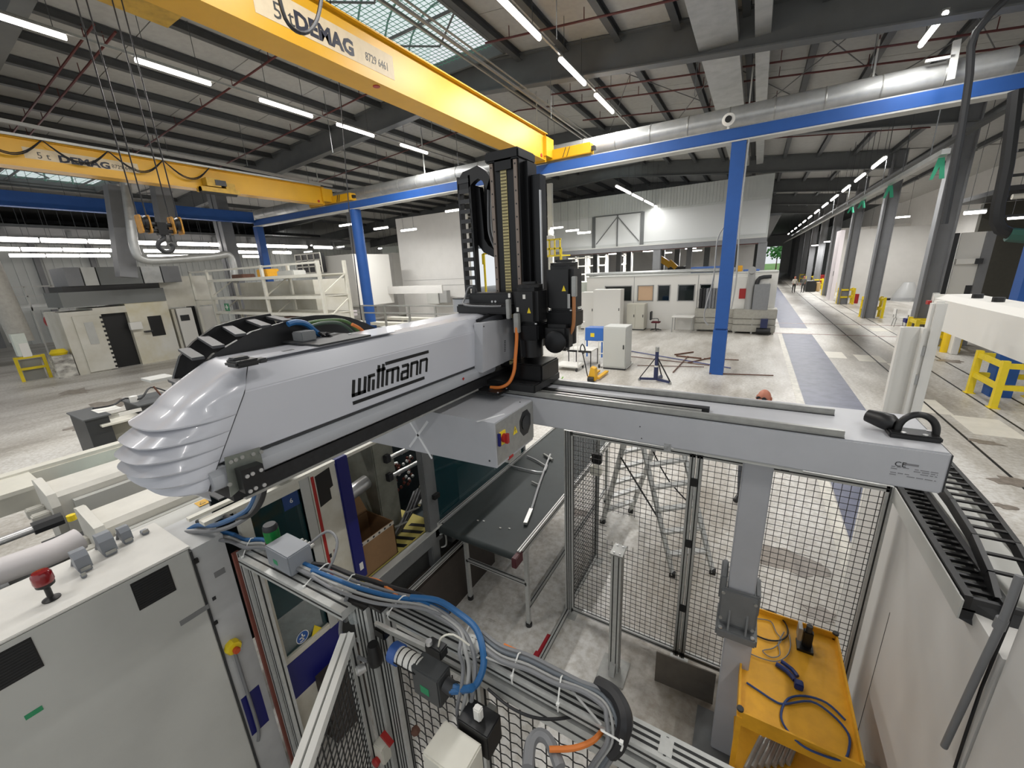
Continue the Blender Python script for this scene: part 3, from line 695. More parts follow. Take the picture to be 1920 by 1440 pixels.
# --- the long arm
t = thing('linear_robot', 'long white robot arm with faceted cover and louvred nose lettered along its side', 'robot arm', (-1.9, 1.6, 2.85))
Y0, Y1 = .60, 3.02
sec = [(XF+.0, 3.035), (XF, 3.285), (XF-.045, 3.375), (XF-.10, 3.392), (XB+.10, 3.392), (XB+.045, 3.375), (XB, 3.285), (XB, 3.035)]
def seam(z): return .547+(z-2.95)/.42*.255
mb = MB(); a = [mb.bm.verts.new((x, seam(z), z)) for x, z in sec]; b_ = [mb.bm.verts.new((x, Y1, z)) for x, z in sec]
mb.bm.faces.new(a); mb.bm.faces.new(b_[::-1])
for i in range(len(sec)): mb.bm.faces.new((a[i], a[(i+1) % 8], b_[(i+1) % 8], b_[i]))
es = [e for e in mb.bm.edges if abs(e.verts[0].co.y-e.verts[1].co.y) > 1.0]
bmesh.ops.bevel(mb.bm, geom=es, offset=.005, segments=2, affect='EDGES')
build('cover', mb, white, t)
# lower rounded flange and dark belt
mb = MB(); prof = [(XF-.03, 3.025), (XF+.004, 3.018), (XF+.028, 3.0), (XF+.034, 2.975), (XF+.026, 2.95), (XF, 2.935), (XF-.05, 2.93)]
mb.prism([(x, .56, z) for x, z in prof], (0, 1.95, 0)); build('lower_flange', mb, mat('flange_grey', '#9fa1a5', .35), t, smooth=True)
build('joint_groove', MB().box(XF-.04, XF-.002, .62, Y1, 3.024, 3.036), dark, t)
build('belt_band', MB().box(XB+.02, XF+.004, .62, Y1, 2.862, 2.93), mat('belt_black', '#1a1a1c', .6, 0, var=.4, scale=40, dark='#0c0c0d'), t)
build('bottom_rail', MB().box(XF-.04, XF+.008, .66, 2.3, 2.85, 2.862), steel, t)
# nose: stack of plan-view rings, stepped like louvres
def tip(z):
    K = [(2.868, .62), (2.90, .545), (2.95, .49), (3.0, .452), (3.06, .43), (3.12, .435), (3.18, .47), (3.24, .525), (3.29, .59), (3.34, .68), (3.375, .75), (3.392, .80)]
    for i in range(len(K)-1):
        if K[i][0] <= z <= K[i+1][0]:
            f = (z-K[i][0])/(K[i+1][0]-K[i][0]); return K[i][1]*(1-f)+K[i+1][1]*f
    return K[0][1] if z < K[0][0] else K[-1][1]
levels = []
fins = [2.955, 3.0, 3.05, 3.10, 3.15, 3.205]
z = 2.872
base = [2.872, 2.885, 2.905, 2.93, 2.95]
for z in base: levels.append((z, 0))
for i, f in enumerate(fins):
    nx = fins[i+1] if i+1 < len(fins) else 3.25
    levels += [(f, -.004), (f+.001, .040), (f+.007, .046), (f+(nx-f)*.45, .022), (nx-.003, -.002)]
for z in (3.26, 3.28, 3.30, 3.32, 3.34, 3.36, 3.375, 3.385, 3.391): levels.append((z, 0))
NR = 22; mb = MB(); rings = []
for (z, off) in levels:
    hw = .203
    if z < 2.95: hw = .203-(2.95-z)*.9
    if z > 3.285: hw = .203-(z-3.285)*.5-(max(0, z-3.375)*2)
    sy = seam(z) if z > 2.95 else .547+ (2.95-z)*.3; tp = tip(z); tp = min(tp, sy-.004); ring_ = []
    for k in range(NR+1):
        a_ = math.pi*k/NR; e = .62
        cx = math.copysign(abs(math.cos(a_))**e, math.cos(a_)); syy = math.sin(a_)**.82
        fo = off*(math.sin(a_)**.5)
        xx = -1.9+(hw+fo*.35*abs(cx))*cx; yy = sy-(sy-tp+fo)*syy
        ring_.append(mb.bm.verts.new((xx, yy, z)))
    rings.append(ring_)
for i in range(len(rings)-1):
    for k in range(NR): mb.bm.faces.new((rings[i][k], rings[i][k+1], rings[i+1][k+1], rings[i+1][k]))
mb.bm.faces.new(rings[0]); mb.bm.faces.new(rings[-1][::-1])
build('nose_cover', mb, white, t, smooth=True)
# seam line
build('seam', MB().tube([(XF+.0015, seam(2.96), 2.96), (XF+.002, seam(3.28), 3.28), (XF-.044, seam(3.375)-.0, 3.378), (XF-.1, seam(3.39), 3.395)], .0022, 5, 0), dark, t)
build('top_plate', MB().box(XF-.13, XF-.03, .84, 1.6, 3.392, 3.396), white, t)
for y in (.98, 1.18): build('slot_hole', MB().box(XF-.1, XF-.08, y, y+.05, 3.396, 3.3975), dark, t)
# logo: built from strokes, slanted
q0 = OX(664, 742, XF); q1 = OX(798, 703, XF); y_a, y_b = 1.235, 1.79; zb_, hh = 3.117, .085
lg = MB()
def st(u0, v0, u1, v1, w_=.0175):
    wdt = (y_b-y_a)
    P = lambda u, v: Vector((XF+.0012, y_a+u*wdt+v*.1*.2, zb_+v*hh))
    lg.bar(P(u0, v0), P(u1, v1), w_, .0016, up=(1, 0, 0))
def letter(seq):
    for s_ in seq: st(*s_)
L = .0
letter([(0, 1, 0, 0), (0-.015, 0.09, .145, 0.09), (.065, 1, .065, 0), (.13, 1, .13, 0)])          # W
letter([(.178, .0, .178, .93), (.163, .93, .245, .93), (.230, .66, .230, .0)])                       # i
letter([(.29, 1.45, .29, .0), (.345, 1.45, .345, .0), (.265, 1.12, .375, 1.12)])                      # tt
letter([(.40, .95, .40, 0), (.39, .93, .555, .93), (.475, .95, .475, 0), (.55, .95, .55, 0)])         # m
letter([(.60, .93, .695, .93), (.69, .95, .69, 0), (.60, .07, .695, .07), (.602, .52, .602, 0), (.60, .52, .69, .52)])   # a
letter([(.74, .95, .74, 0), (.73, .93, .835, .93), (.83, .95, .83, 0)])                               # n
letter([(.88, .95, .88, 0), (.87, .93, .985, .93), (.98, .95, .98, 0)])                               # n
P = lambda u, v: Vector((XF+.0012, y_a+u*(y_b-y_a)+v*.02, zb_+v*hh))
lg.bar(P(-.0, -.38), P(.955, -.38), .018, .0016, up=(1, 0, 0)); lg.bar(P(.37, 1.42), P(1.0, 1.42), .018, .0016, up=(1, 0, 0))
build('lettering', lg, black, t)
# end-stop cap on top of the nose and bolts
t2 = thing('end_stop', 'small black rubber end stop on top of the arm nose', 'end stop', (-1.84, .80, 3.39))
q = OZ(455, 678, 3.41)
build('pad', MB().box(q.x-.06, q.x+.035, q.y-.04, q.y+.05, 3.392, 3.418, bev=.008), black, t2, smooth=True)
build('handle', MB().box(q.x-.03, q.x+.02, q.y+.05, q.y+.085, 3.392, 3.41, bev=.005).box(q.x-.05, q.x+.0, q.y-.03, q.y+.03, 3.415, 3.428, bev=.005), dark, t2, smooth=True)
# --- energy chain on the arm
t = thing('arm_energy_chain', 'wide black energy chain looping over the back of the robot arm', 'energy chain', (-2.2, 1.2, 3.2))
def plate_x(name, x, th, outer, inner, m, par):
    o_ = [OX(a_, b__, x) for a_, b__ in outer]; i_ = [OX(a_, b__, x) for a_, b__ in inner]
    mb = MB(); n = len(o_)
    A = [mb.bm.verts.new((x-th/2, p.y, p.z)) for p in o_]; Bv = [mb.bm.verts.new((x-th/2, p.y, p.z)) for p in i_]
    A2 = [mb.bm.verts.new((x+th/2, p.y, p.z)) for p in o_]; B2 = [mb.bm.verts.new((x+th/2, p.y, p.z)) for p in i_]
    for i in range(n-1):
        mb.bm.faces.new((A[i], A[i+1], Bv[i+1], Bv[i])); mb.bm.faces.new((A2[i], A2[i+1], B2[i+1], B2[i]))
        mb.bm.faces.new((A[i], A[i+1], A2[i+1], A2[i])); mb.bm.faces.new((Bv[i], Bv[i+1], B2[i+1], B2[i]))
    for i in (0, n-1): mb.bm.faces.new((A[i], Bv[i], B2[i], A2[i]))
    return build(name, mb, m, par)
XN, XR = -2.03, -2.33
plate_x('chain_side', XN, .022, [(352, 760), (357, 722), (372, 692), (398, 664), (440, 640), (470, 622), (520, 607), (545, 600), (575, 602)], [(395, 790), (405, 760), (440, 730), (480, 706), (520, 690), (560, 676), (590, 660), (600, 650), (610, 640)], black, t)
plate_x('chain_side', XR, .022, [(322, 755), (325, 705), (336, 668), (362, 640), (402, 612), (455, 596), (505, 588)], [(336, 760), (350, 720), (365, 695), (392, 668), (430, 645), (480, 625), (520, 615)], black, t)
for i, (pn, pr_) in enumerate([((352, 722), (326, 712)), ((372, 672), (345, 655)), ((410, 650), (380, 632)), ((452, 628), (425, 612)), ((500, 612), (468, 600)), ((540, 602), (505, 594))]):
    A = OX(*pn, XN); C_ = OX(*pr_, XR); build('crossbar', MB().bar(A, C_, .045, .012), mat('chain_bar', '#3a3b3d', .45), t)
# fixed cable trough with cables and plate
t = thing('cable_trough', 'black curved cable trough with blue and green hoses on top of the robot arm', 'trough', (-2.0, 1.5, 3.39))
o_ = [(520, 604), (545, 596), (590, 591), (625, 590), (655, 595), (685, 606), (705, 617), (719, 627)]; i_ = [(522, 612), (545, 618), (590, 625), (625, 632), (655, 636), (685, 636), (705, 634), (720, 632)]
plate_x('side_wall', -2.2, .02, o_, i_, black, t)
q0 = OZ(553, 643, 3.4); q1 = OZ(622, 651, 3.4); q2 = OZ(719, 631, 3.4)
build('base_plate', MB().box(-2.2, XF-.02, q1.y, q2.y, 3.397, 3.406), dark, t)
build('near_wall', MB().box(XN-.01, XN+.01, 1.0, q1.y+.05, 3.392, 3.44), black, t)
def hose(nm, m, pxs, x, r, par): return build(nm, MB().tube([OX(a_, b__, xx) for (a_, b__), xx in zip(pxs, x if isinstance(x, list) else [x]*len(pxs))], r, 8, 4), m, par, smooth=True)
hose('blue_hose', bluehose, [(540, 608), (555, 604), (575, 608), (592, 622), (600, 628)], -1.98, .015, t)
gh = mat('green_hose', '#41622f', .4)
hose('green_hose', gh, [(575, 606), (600, 602), (635, 600), (655, 606), (672, 622), (680, 634)], -2.08, .010, t)
hose('green_hose', mat('dark_green_hose', '#33483a', .4), [(580, 612), (605, 606), (630, 605), (648, 612), (664, 626), (670, 636)], -2.05, .010, t)
hose('orange_hose', orange, [(660, 608), (675, 616), (684, 626), (688, 634)], -2.0, .010, t)
for k in range(6): hose('black_hose', blackc, [(598+k*4, 624+k % 3*3), (618+k*3, 634+k % 2*3), (640+k*4, 640-k % 3*2), (662+k*3, 634-k % 2*4)], -1.95+.01*k, .008, t)
build('connector_block', MB().box(-1.96, -1.88, q1.y+.02, q1.y+.1, 3.406, 3.455, bev=.005), MATS['cast_grey'], t, smooth=True)
build('screw', MB().lathe([(.008, 0), (.008, .005)], (-1.85, q2.y-.03, 3.406), n=8), chrome, t)
# --- cover box with louvres at the carriage
t = thing('carriage_cover', 'small white cover box with louvres on the side of the robot arm', 'cover box', (-1.65, 2.5, 3.0))
XC = -1.63
cb = [OX(905, 606, XC), OX(975, 594, XC), OX(985, 600, XC), OX(991, 662, XC), OX(962, 672, XC), OX(905, 699, XC)]
mb = MB().prism([(XC, p.y, p.z) for p in cb], (-.075, 0, 0)); build('box_shell', mb, white2, t)
for k in range(7):
    for j in range(2):
        a_ = OX(947+j*4.5, 639+k*3.2, XC); build('louvre', MB().box(XC, XC+.001, a_.y-.012, a_.y+.008, a_.z-.003, a_.z+.003), dark, t) if j == 0 else None
build('screw', MB().lathe([(.006, 0), (.006, .002)], OX(907, 612, XC), (1, 0, 0), 8), dark, t); build('screw', MB().lathe([(.006, 0), (.006, .002)], OX(959, 598, XC), (1, 0, 0), 8), dark, t)
build('emblem', MB().lathe([(.012, 0), (.012, .001)], OX(868, 710, XF+.03)+Vector((.004, 0, 0)), (1, 0, 0), 4), red, t)
t = thing('end_cover', 'grey rounded end cover standing behind the robot arm', 'cover', (-2.1, 2.7, 3.3))
q = OY(872, 600, 2.75)
xa = OY(849, 570, 2.75).x; xb_ = OY(891, 570, 2.75).x; zt = OY(870, 560, 2.75).z
mb = MB(); prof = [(xa+(xb_-xa)*(.5-.5*math.cos(a_)), 2.82-.14*math.sin(a_)**.7) for a_ in [math.pi*k/12 for k in range(13)]]
mb.prism([(x, y, 3.38) for x, y in prof], (0, 0, zt-3.38)); build('shell', mb, mat('cover_grey', '#a8aaae', .4), t, smooth=True)
build('lid', MB().prism([(x, y-.003*(1 if y < 2.8 else 0), zt) for x, y in prof], (0, 0, .008)), dark, t)
# --- vertical axis
t = thing('vertical_axis', 'tall black vertical robot axis with guide rails and yellow toothed belt', 'vertical axis', (-1.65, 2.8, 3.0))
YV = 2.75
build('column', MB().box(-1.775, -1.525, YV, YV+.22, 2.86, 4.5).box(-1.525, -1.49, YV+.06, YV+.2, 2.86, 4.45), black2, t)
build('head', MB().box(-1.80, -1.515, YV-.03, YV+.24, 4.46, 4.53, bev=.01).box(-1.72, -1.58, YV-.02, YV+.02, 4.40, 4.47), black2, t, smooth=True)
for x in (-1.755, -1.552):
    r_ = build('guide_rail', MB().box(x-.014, x+.014, YV-.014, YV, 2.95, 4.455), mat('rail_brown', '#7c7067', .35, .7), t)
    for k in range(17): build('rail_bolt', MB().lathe([(.006, 0), (.006, .002)], (x, YV-.014, 3.02+k*.088), (0, -1, 0), 6), black, r_)
bb = build('toothed_belt', MB().box(-1.682, -1.632, YV-.006, YV-.002, 2.95, 4.42), mat('belt_cream', '#b9ad7c', .6), t)
mb = MB()
for k in range(64): mb.box(-1.68, -1.634, YV-.012, YV-.006, 2.98+k*.0225, 2.98+k*.0225+.007)
build('belt_tooth', mb, mat('belt_tooth_brown', '#5a5238', .6), bb, kind='stuff')
build('side_bar', MB().box(-1.487, -1.415, YV+.1, YV+.2, 3.1, 4.36), black2, t); build('side_rail', MB().box(-1.412, -1.404, YV+.08, YV+.1, 3.55, 4.25), chrome, t)
# carriage castings
build('carriage_top', MB().box(-1.95, -1.55, 2.6, 2.75, 3.42, 3.54, bev=.012).box(-2.0, -1.50, 2.5, 2.75, 3.39, 3.46, bev=.012), black, t, smooth=True)
for x in (-1.72, -1.69): build('clamp_bolt', MB().lathe([(.009, 0), (.009, .006)], (x, 2.6, 3.475), (0, -1, 0), 8), chrome, t)
build('sensor', MB().lathe([(.02, 0), (.022, .02), (.012, .045), (.008, .06)], (-1.9, 2.62, 3.54), n=10), dark, t, smooth=True)
build('sensor_cable', MB().tube([(-1.9, 2.62, 3.59), (-1.94, 2.6, 3.58), (-1.96, 2.57, 3.5), (-1.9, 2.48, 3.46), (-1.7, 2.48, 3.45), (-1.58, 2.5, 3.45)], .007, 6), greyc, t, smooth=True)
# --- vertical energy chain
t = thing('vertical_energy_chain', 'tall black energy chain hooped beside the vertical robot axis', 'energy chain', (-1.95, 2.8, 3.3))
for x in (-2.095, -1.985):
    mb = MB(); n = 0
    z = 3.38
    build('chain_side', MB().box(x-.009, x+.009, YV+.02, YV+.075, 3.38, 4.42), black, t)
z = 3.42
while z < 4.44:
    build('crossbar', MB().box(-2.09, -1.99, YV+.015, YV+.04, z, z+.03), dark, t); z += .073
hoop_o = [(-1.985, 4.36), (-1.97, 4.42), (-1.91, 4.46), (-1.85, 4.43), (-1.80, 4.39)]
def loop_prism(pts_o, pts_i, y0, d, m, nm, par):
    mb = MB()
    for i in range(len(pts_o)-1):
        a, b__, c_, e_ = pts_o[i], pts_o[i+1], pts_i[i+1], pts_i[i]
        mb.prism([(a[0], y0, a[1]), (b__[0], y0, b__[1]), (c_[0], y0, c_[1]), (e_[0], y0, e_[1])], (0, d, 0))
    return build(nm, mb, m, par)
loop_prism([(-2.1, 4.3), (-2.09, 4.4), (-2.04, 4.45), (-1.97, 4.46), (-1.9, 4.475), (-1.83, 4.43), (-1.79, 4.38)], [(-1.99, 4.3), (-1.99, 4.33), (-1.97, 4.35), (-1.94, 4.37), (-1.9, 4.385), (-1.86, 4.36), (-1.83, 4.3)], YV+.02, .05, black, 'chain_hoop', t)
loop_prism([(-1.985, 4.36), (-1.985, 4.1), (-1.985, 3.92), (-1.93, 3.85), (-1.84, 3.81), (-1.775, 3.79)], [(-1.93, 4.34), (-1.92, 4.1), (-1.915, 3.95), (-1.88, 3.9), (-1.83, 3.865), (-1.775, 3.85)], YV+.08, .05, black2, 'chain_inner', t)
build('back_plate', MB().box(-1.93, -1.775, YV+.14, YV+.15, 3.83, 4.42), black, t)
for k, m in enumerate((greyc, blackc, greyc2, blackc)):
    build('hose', MB().tube([(-1.86+.015*k, YV+.1, 4.36), (-1.88+.015*k, YV+.1, 4.1), (-1.87+.016*k, YV+.09, 3.98), (-1.82+.012*k, YV+.08, 3.87+.01*k)], .008, 6), m, t, smooth=True)
# --- motors
def motor(x, y, z0, z1, label, r=.10, plugs=()):
    t = thing('servo_motor', label, 'motor', (x, y, z0))
    build('housing', MB().box(x-r, x+r, y-r, y+r, z0+.16, z1-.02, bev=.03), black, t, smooth=True)
    build('end_cap', MB().lathe([(r*.93, 0), (r*.95, .02), (r*.6, .025), (r*.6, .04)], (x, y, z1-.025), n=18), black, t, smooth=True)
    build('gearbox', MB().box(x-r*.95, x+r*1.05, y-r, y+r, z0+.05, z0+.17, bev=.01), black2, t, smooth=True)
    build('mount', MB().cyl((x, y, z0-.08), (x, y, z0+.06), r*.85, n=18), black2, t, smooth=True)
    for sx in (-1, 1): build('bolt', MB().lathe([(.009, 0), (.009, .008)], (x+sx*r*.8, y-r*.8, z0+.17), n=8), chrome, t)
    build('warning_triangle', MB().prism([(x+r*.25, y-r-.001, z1-.2), (x+r*.55, y-r-.001, z1-.2), (x+r*.4, y-r-.001, z1-.16)], (0, -.001, 0)), yellow2, t)
    return t
m1 = motor(-1.40, 2.62, 3.15, 3.60, 'front black servo motor with orange cable beside the vertical axis')
for dx, z_, w_ in ((-.115, 3.36, .03), (-.05, 3.26, .042)):
    build('connector', MB().box(-1.4+dx-w_/2, -1.4+dx+w_/2, 2.48, 2.515, z_, z_+.14, bev=.004), steel, m1, smooth=True)
    build('tag', MB().box(-1.4+dx-.008, -1.4+dx+.008, 2.512, 2.519, z_+.15, z_+.18), plaster, m1)
build('tag', MB().box(-1.405, -1.385, 2.515, 2.52, 3.50, 3.53), plaster, m1)
m2 = motor(-1.2, 2.78, 3.23, 3.74, 'rear black servo motor right of the front one', .105)
build('side_gear', MB().box(-1.29, -1.10, 2.6, 2.72, 3.12, 3.31, bev=.025), black, m2, smooth=True); build('gear_lid', MB().lathe([(.08, 0), (.08, .03), (.06, .04)], (-1.19, 2.60, 3.19), (.1, -1, 0), 20), black2, m2, smooth=True)
build('connector', MB().box(-1.10, -1.065, 2.67, 2.70, 3.5, 3.64, bev=.004), steel, m2, smooth=True)
build('nameplate', MB().box(-1.13, -1.11, 2.672, 2.674, 3.42, 3.52), greyc2, m2)
t = tag(build('motor_cable', MB().tube([(-1.45, 2.49, 3.3), (-1.45, 2.48, 3.2), (-1.455, 2.46, 3.08), (-1.46, 2.44, 2.98), (-1.49, 2.41, 2.9), (-1.55, 2.38, 2.865), (-1.63, 2.37, 2.86)], .013, 8, 4), orange, smooth=True), 'orange motor cable hanging in a curve down to the carriage plate', 'cable')
t = tag(build('motor_cable', MB().tube([(-1.085, 2.68, 3.5), (-1.08, 2.67, 3.4), (-1.085, 2.67, 3.3), (-1.11, 2.67, 3.24), (-1.15, 2.69, 3.22)], .013, 8, 4), mat('brown_cable', '#9a6438', .5), smooth=True), 'brown cable curling out of the rear motor at its right side', 'cable')
t = tag(build('cable_bundle', MB().tube([OX(895, 602, -1.72), OX(915, 592, -1.72), OX(940, 585, -1.7), OX(962, 584, -1.66), OX(975, 596, -1.62)], .014, 8, 4).tube([OX(898, 600, -1.7), OX(922, 588, -1.7), OX(945, 582, -1.68), OX(960, 588, -1.64)], .012, 8, 4), blackc, smooth=True), 'black cable bundle arching over the white louvred cover box', 'cable')
# carriage plate over the beam
t = thing('carriage', 'black carriage base sliding on the rails of the white beam', 'carriage', (-1.5, 2.6, 2.83))
build('base', MB().box(-1.95, -1.28, 2.42, 2.86, 2.836, 2.9, bev=.008), black, t, smooth=True)
build('column_foot', MB().box(-1.52, -1.26, 2.5, 2.8, 2.9, 3.03, bev=.01), black2, t, smooth=True)
build('cable_flange', MB().box(-1.72, -1.5, 2.28, 2.44, 2.83, 2.85, bev=.008), black, t, smooth=True)
build('disc', MB().lathe([(.02, 0), (.02, .003)], (-1.62, 2.36, 2.85), n=12), dark, t)
for (x, y) in ((-1.7, 2.3), (-1.52, 2.3), (-1.52, 2.42)): build('bolt', MB().lathe([(.007, 0), (.007, .005)], (x, y, 2.85), n=8), chrome, t)
# --- bracket with connector plate under the nose
t = thing('cable_bracket', 'galvanised bracket with black screwed connector block under the arm nose', 'bracket', (-1.66, .68, 2.9))
XP = -1.655
zinc = mat('zinc_plate', '#8b9089', .35, .8, var=.15, scale=25)
c = [OX(*p, XP) for p in [(420, 858), (486, 838), (493, 876), (440, 925), (432, 932)]]
build('plate', MB().prism([(XP, p.y, p.z) for p in c], (.005, 0, 0)), zinc, t)
for (px, py) in ((432, 866), (441, 862), (453, 857), (474, 851), (489, 847), (430, 908)):
    q = OX(px, py, XP+.005); build('screw', MB().lathe([(.008, 0), (.008, .006), (.004, .006)], q, (1, 0, 0), 8), steel, t)
c = [OX(*p, XP+.04) for p in [(448, 882), (490, 868), (500, 908), (458, 925)]]
build('connector_block', MB().prism([(XP+.005, p.y, p.z) for p in c], (.045, 0, 0)), black, t)
for (px, py) in ((463, 893), (473, 888), (489, 881), (469, 921), (479, 915), (495, 909)):
    q = OX(px, py, XP+.05); build('screw', MB().lathe([(.008, 0), (.008, .005), (.004, .005)], q, (1, 0, 0), 8), chrome, t)
# ================================================================== REAR SAFETY FENCE
def mesh_y(name, x0, x1, z0, z1, y, parent, pitch=.05, r=.0018, hole=None, wavy=False):
    mb = MB(); x = x0
    while x <= x1+1e-6:
        segs = [(z0, z1)]
        if hole and hole[0] < x < hole[1]: segs = [(z0, hole[2]), (hole[3], z1)]
        for a, b__ in segs: mb.box(x-r, x+r, y-r, y+r, a, b__)
        x += pitch
    z = z0
    while z <= z1+1e-6:
        segs = [(x0, x1)]
        if hole and hole[2] < z < hole[3]: segs = [(x0, hole[0]), (hole[1], x1)]
        for a, b__ in segs:
            if wavy:
                n = int((b__-a)/(pitch/2)); mb.tube([(a+(b__-a)*k/n, y, z+(.006 if k % 2 else -.006)) for k in range(n+1)], r*1.15, 4, 0)
            else: mb.box(a, b__, y-r, y+r, z-r, z+r)
        z += pitch
    return build(name, mb, wirem, parent, kind='stuff')
def mesh_x(name, y0, y1, z0, z1, x, parent, pitch=.05, r=.0022):
    mb = MB(); y = y0
    while y <= y1: mb.box(x-r, x+r, y-r, y+r, z0, z1); y += pitch
    z = z0
    while z <= z1: mb.box(x-r, x+r, y0, y1, z-r, z+r); z += pitch
    return build(name, mb, wirem, parent, kind='stuff')
YF = 3.3
t = thing('wire_fence', 'wire mesh safety fence with aluminium posts standing behind the white beam', 'fence', (-.2, YF, 0))
hol = (OY(1137, 990, YF).x, OY(1198, 990, YF).x, OY(1198, 1025, YF).z, OY(1137, 960, YF).z)
mesh_y('wire_mesh', -1.34, -.30, .1, 2.15, YF, t, hole=(-1.0, -.69, 1.10, 1.43))
mesh_y('wire_mesh', -.22, .90, .1, 2.15, YF, t)
for x, w_ in ((-1.39, .09), (-.29, .045), (-.235, .045), (.925, .045)):
    alu_bar('post', (x, YF, .05), (x, YF, 2.2), t, w_, .045)
alu_bar('top_rail', (-1.36, YF, 2.18), (.92, YF, 2.18), t, .045); alu_bar('bottom_rail', (-1.36, YF, .09), (.92, YF, .09), t, .045)
for x in (-1.39, -.26, .925): B('foot_plate', alu, t, x-.08, x+.08, YF-.07, YF+.07, 0, .012); 
for z in (.6, 1.3, 1.9): B('hinge', black, t, -.285, -.24, YF-.035, YF-.02, z, z+.07)
t = thing('wire_fence', 'narrow mesh fence return running back beside the conveyor', 'fence', (-1.39, 3.8, 0))
mesh_x('wire_mesh', 3.36, 4.2, .1, 2.15, -1.41, t)
for y in (3.40, 4.22): alu_bar('post', (-1.41, y, .05), (-1.41, y, 2.2), t, .045)
alu_bar('bottom_rail', (-1.41, 3.38, .09), (-1.41, 4.22, .09), t); B('foot_plate', alu, t, -1.49, -1.33, 4.15, 4.3, 0, .012)
alu_bar('long_foot', (-1.41, 2.4, .05), (-1.41, 3.3, .05), t)
for k in (2.42,): B('red_floor_tape', mat('red_tape', '#a3202c', .5), fl, -1.50, -1.44, 2.72, 2.95, .001, .004); B('red_floor_tape', MATS['red_tape'], fl, -1.52, -1.46, 2.62, 2.72, .001, .004)
t = thing('steel_cover', 'brown steel kick plate standing on the floor left of the white robot post', 'plate', (-.18, 3.0, 0))
build('plate', MB().bar((-.42, 2.98, .17), (.06, 3.0, .17), .012, .34), mat('dull_steel', '#6d675f', .5, .5, var=.2), t)
t = thing('short_post', 'short aluminium post with top plate and wide foot in front of the mesh fence', 'post', (-.775, 2.9, 0))
alu_bar('column', (-.775, 2.9, .02), (-.775, 2.9, 1.32), t, .09, .09, 2)
build('top_plate', MB().box(-.83, -.72, 2.84, 3.0, 1.32, 1.335, bev=.003), steel, t)
for (x, y) in ((-.80, 2.87), (-.75, 2.87), (-.80, 2.97), (-.75, 2.97)): build('bolt', MB().lathe([(.009, 0), (.009, .006)], (x, y, 1.335), n=6), chrome, t)
build('foot_plate', MB().box(-.9, -.65, 2.74, 3.02, 0, .02, bev=.004), steel, t)
build('foot_bracket', MB().prism([(-.80, 2.80, .02), (-.80, 2.855, .02), (-.80, 2.855, .14)], (.05, 0, 0)), steel, t)
t = thing('relay_box', 'small beige box with dark lens mounted on the fence return post', 'sensor box', (-1.3, 4.0, 1.6))
q = OY(1118, 860, 3.9); build('lens', MB().box(q.x-.05, q.x+.06, 3.88, 3.95, q.z-.06, q.z+.06, bev=.01), black, t, smooth=True)
build('box', MB().box(q.x-.06, q.x+.06, 3.87, 3.96, q.z-.2, q.z-.09, bev=.008), cream, t, smooth=True); B('arm', steel, t, -1.39, q.x, 3.9, 3.93, q.z-.03, q.z)
# ================================================================== CONVEYOR
t = thing('belt_conveyor', 'dark green belt conveyor table running away below the switch box', 'conveyor', (-2.1, 4, 0))
build('belt', MB().box(-2.63, -1.70, 2.72, 6.0, 1.075, 1.1).cyl((-2.63, 2.72, 1.06), (-1.70, 2.72, 1.06), .04, n=16), belt, t, smooth=True)
for x in (-2.665, -1.68): alu_bar('side_rail', (x, 2.74, 1.075), (x, 6.0, 1.075), t, .035, .08)
build('belt_gap', MB().box(-2.63, -1.71, 2.76, 5.98, 1.0, 1.06), dark, t)
B('end_cap', mat('maroon', '#4d1f26', .5), t, -1.705, -1.655, 2.64, 2.78, .99, 1.10, bev=.006); B('end_cap', black, t, -2.69, -2.64, 2.64, 2.78, .99, 1.10, bev=.006)
for x in (-2.5, -1.72):
    for y in (2.95, 5.6):
        build('leg', MB().box(x-.02, x+.02, y-.02, y+.02, .04, 1.0), alu, t); build('foot', MB().cyl((x, y, 0), (x, y, .04), .035), black, t)
alu_bar('cross_rail', (-2.5, 2.95, .55), (-1.72, 2.95, .55), t, .04); alu_bar('cross_rail', (-1.72, 2.95, .25), (-1.72, 5.6, .25), t, .04)
build('gusset', MB().prism([(-1.74, 2.97, .85), (-1.74, 2.97, 1.0), (-1.74, 3.12, 1.0)], (.01, 0, 0)), alu, t)
B('motor_box', dark, t, -2.66, -2.56, 2.80, 3.1, .86, .99)
t = thing('linkage_rod', 'thin steel linkage with short arms lying on the conveyor belt', 'steel rod', (-2.2, 3.3, 1.1))
P_ = lambda a, b__, z=1.125: OZ(a, b__, z)
build('main_rod', MB().tube([P_(1032, 852), P_(1012, 905), P_(998, 950), P_(988, 978)], .014, 8, 3), chrome, t, smooth=True)
build('end_block', MB().bar(P_(996, 955), P_(985, 982), .04, .03), chrome, t)
build('side_rod', MB().tube([P_(955, 872), P_(985, 880), P_(1018, 885), P_(1026, 872)], .010, 8, 3), chrome, t, smooth=True)
build('side_rod', MB().tube([P_(988, 855), P_(1004, 862), P_(1022, 873)], .012, 8, 2), chrome, t, smooth=True)
build('side_rod', MB().tube([P_(997, 903), P_(1012, 910)], .012, 8, 0), steel, t, smooth=True)
build('screw_end', MB().cyl(P_(1020, 852), P_(1036, 862), .018), steel, t, smooth=True)
for i, (px, py) in enumerate([(896, 976), (907, 977), (955, 991), (938, 990)]):
    q = OZ(px, py, 1.102); tag(build('metal_chip', MB().box(q.x-.012, q.x+.012, q.y-.008, q.y+.008, 1.101, 1.108, bev=.003), plaster), f'{NTH[i]} of the tiny white scraps on the dark conveyor belt', 'scrap', 'scraps on the conveyor belt')
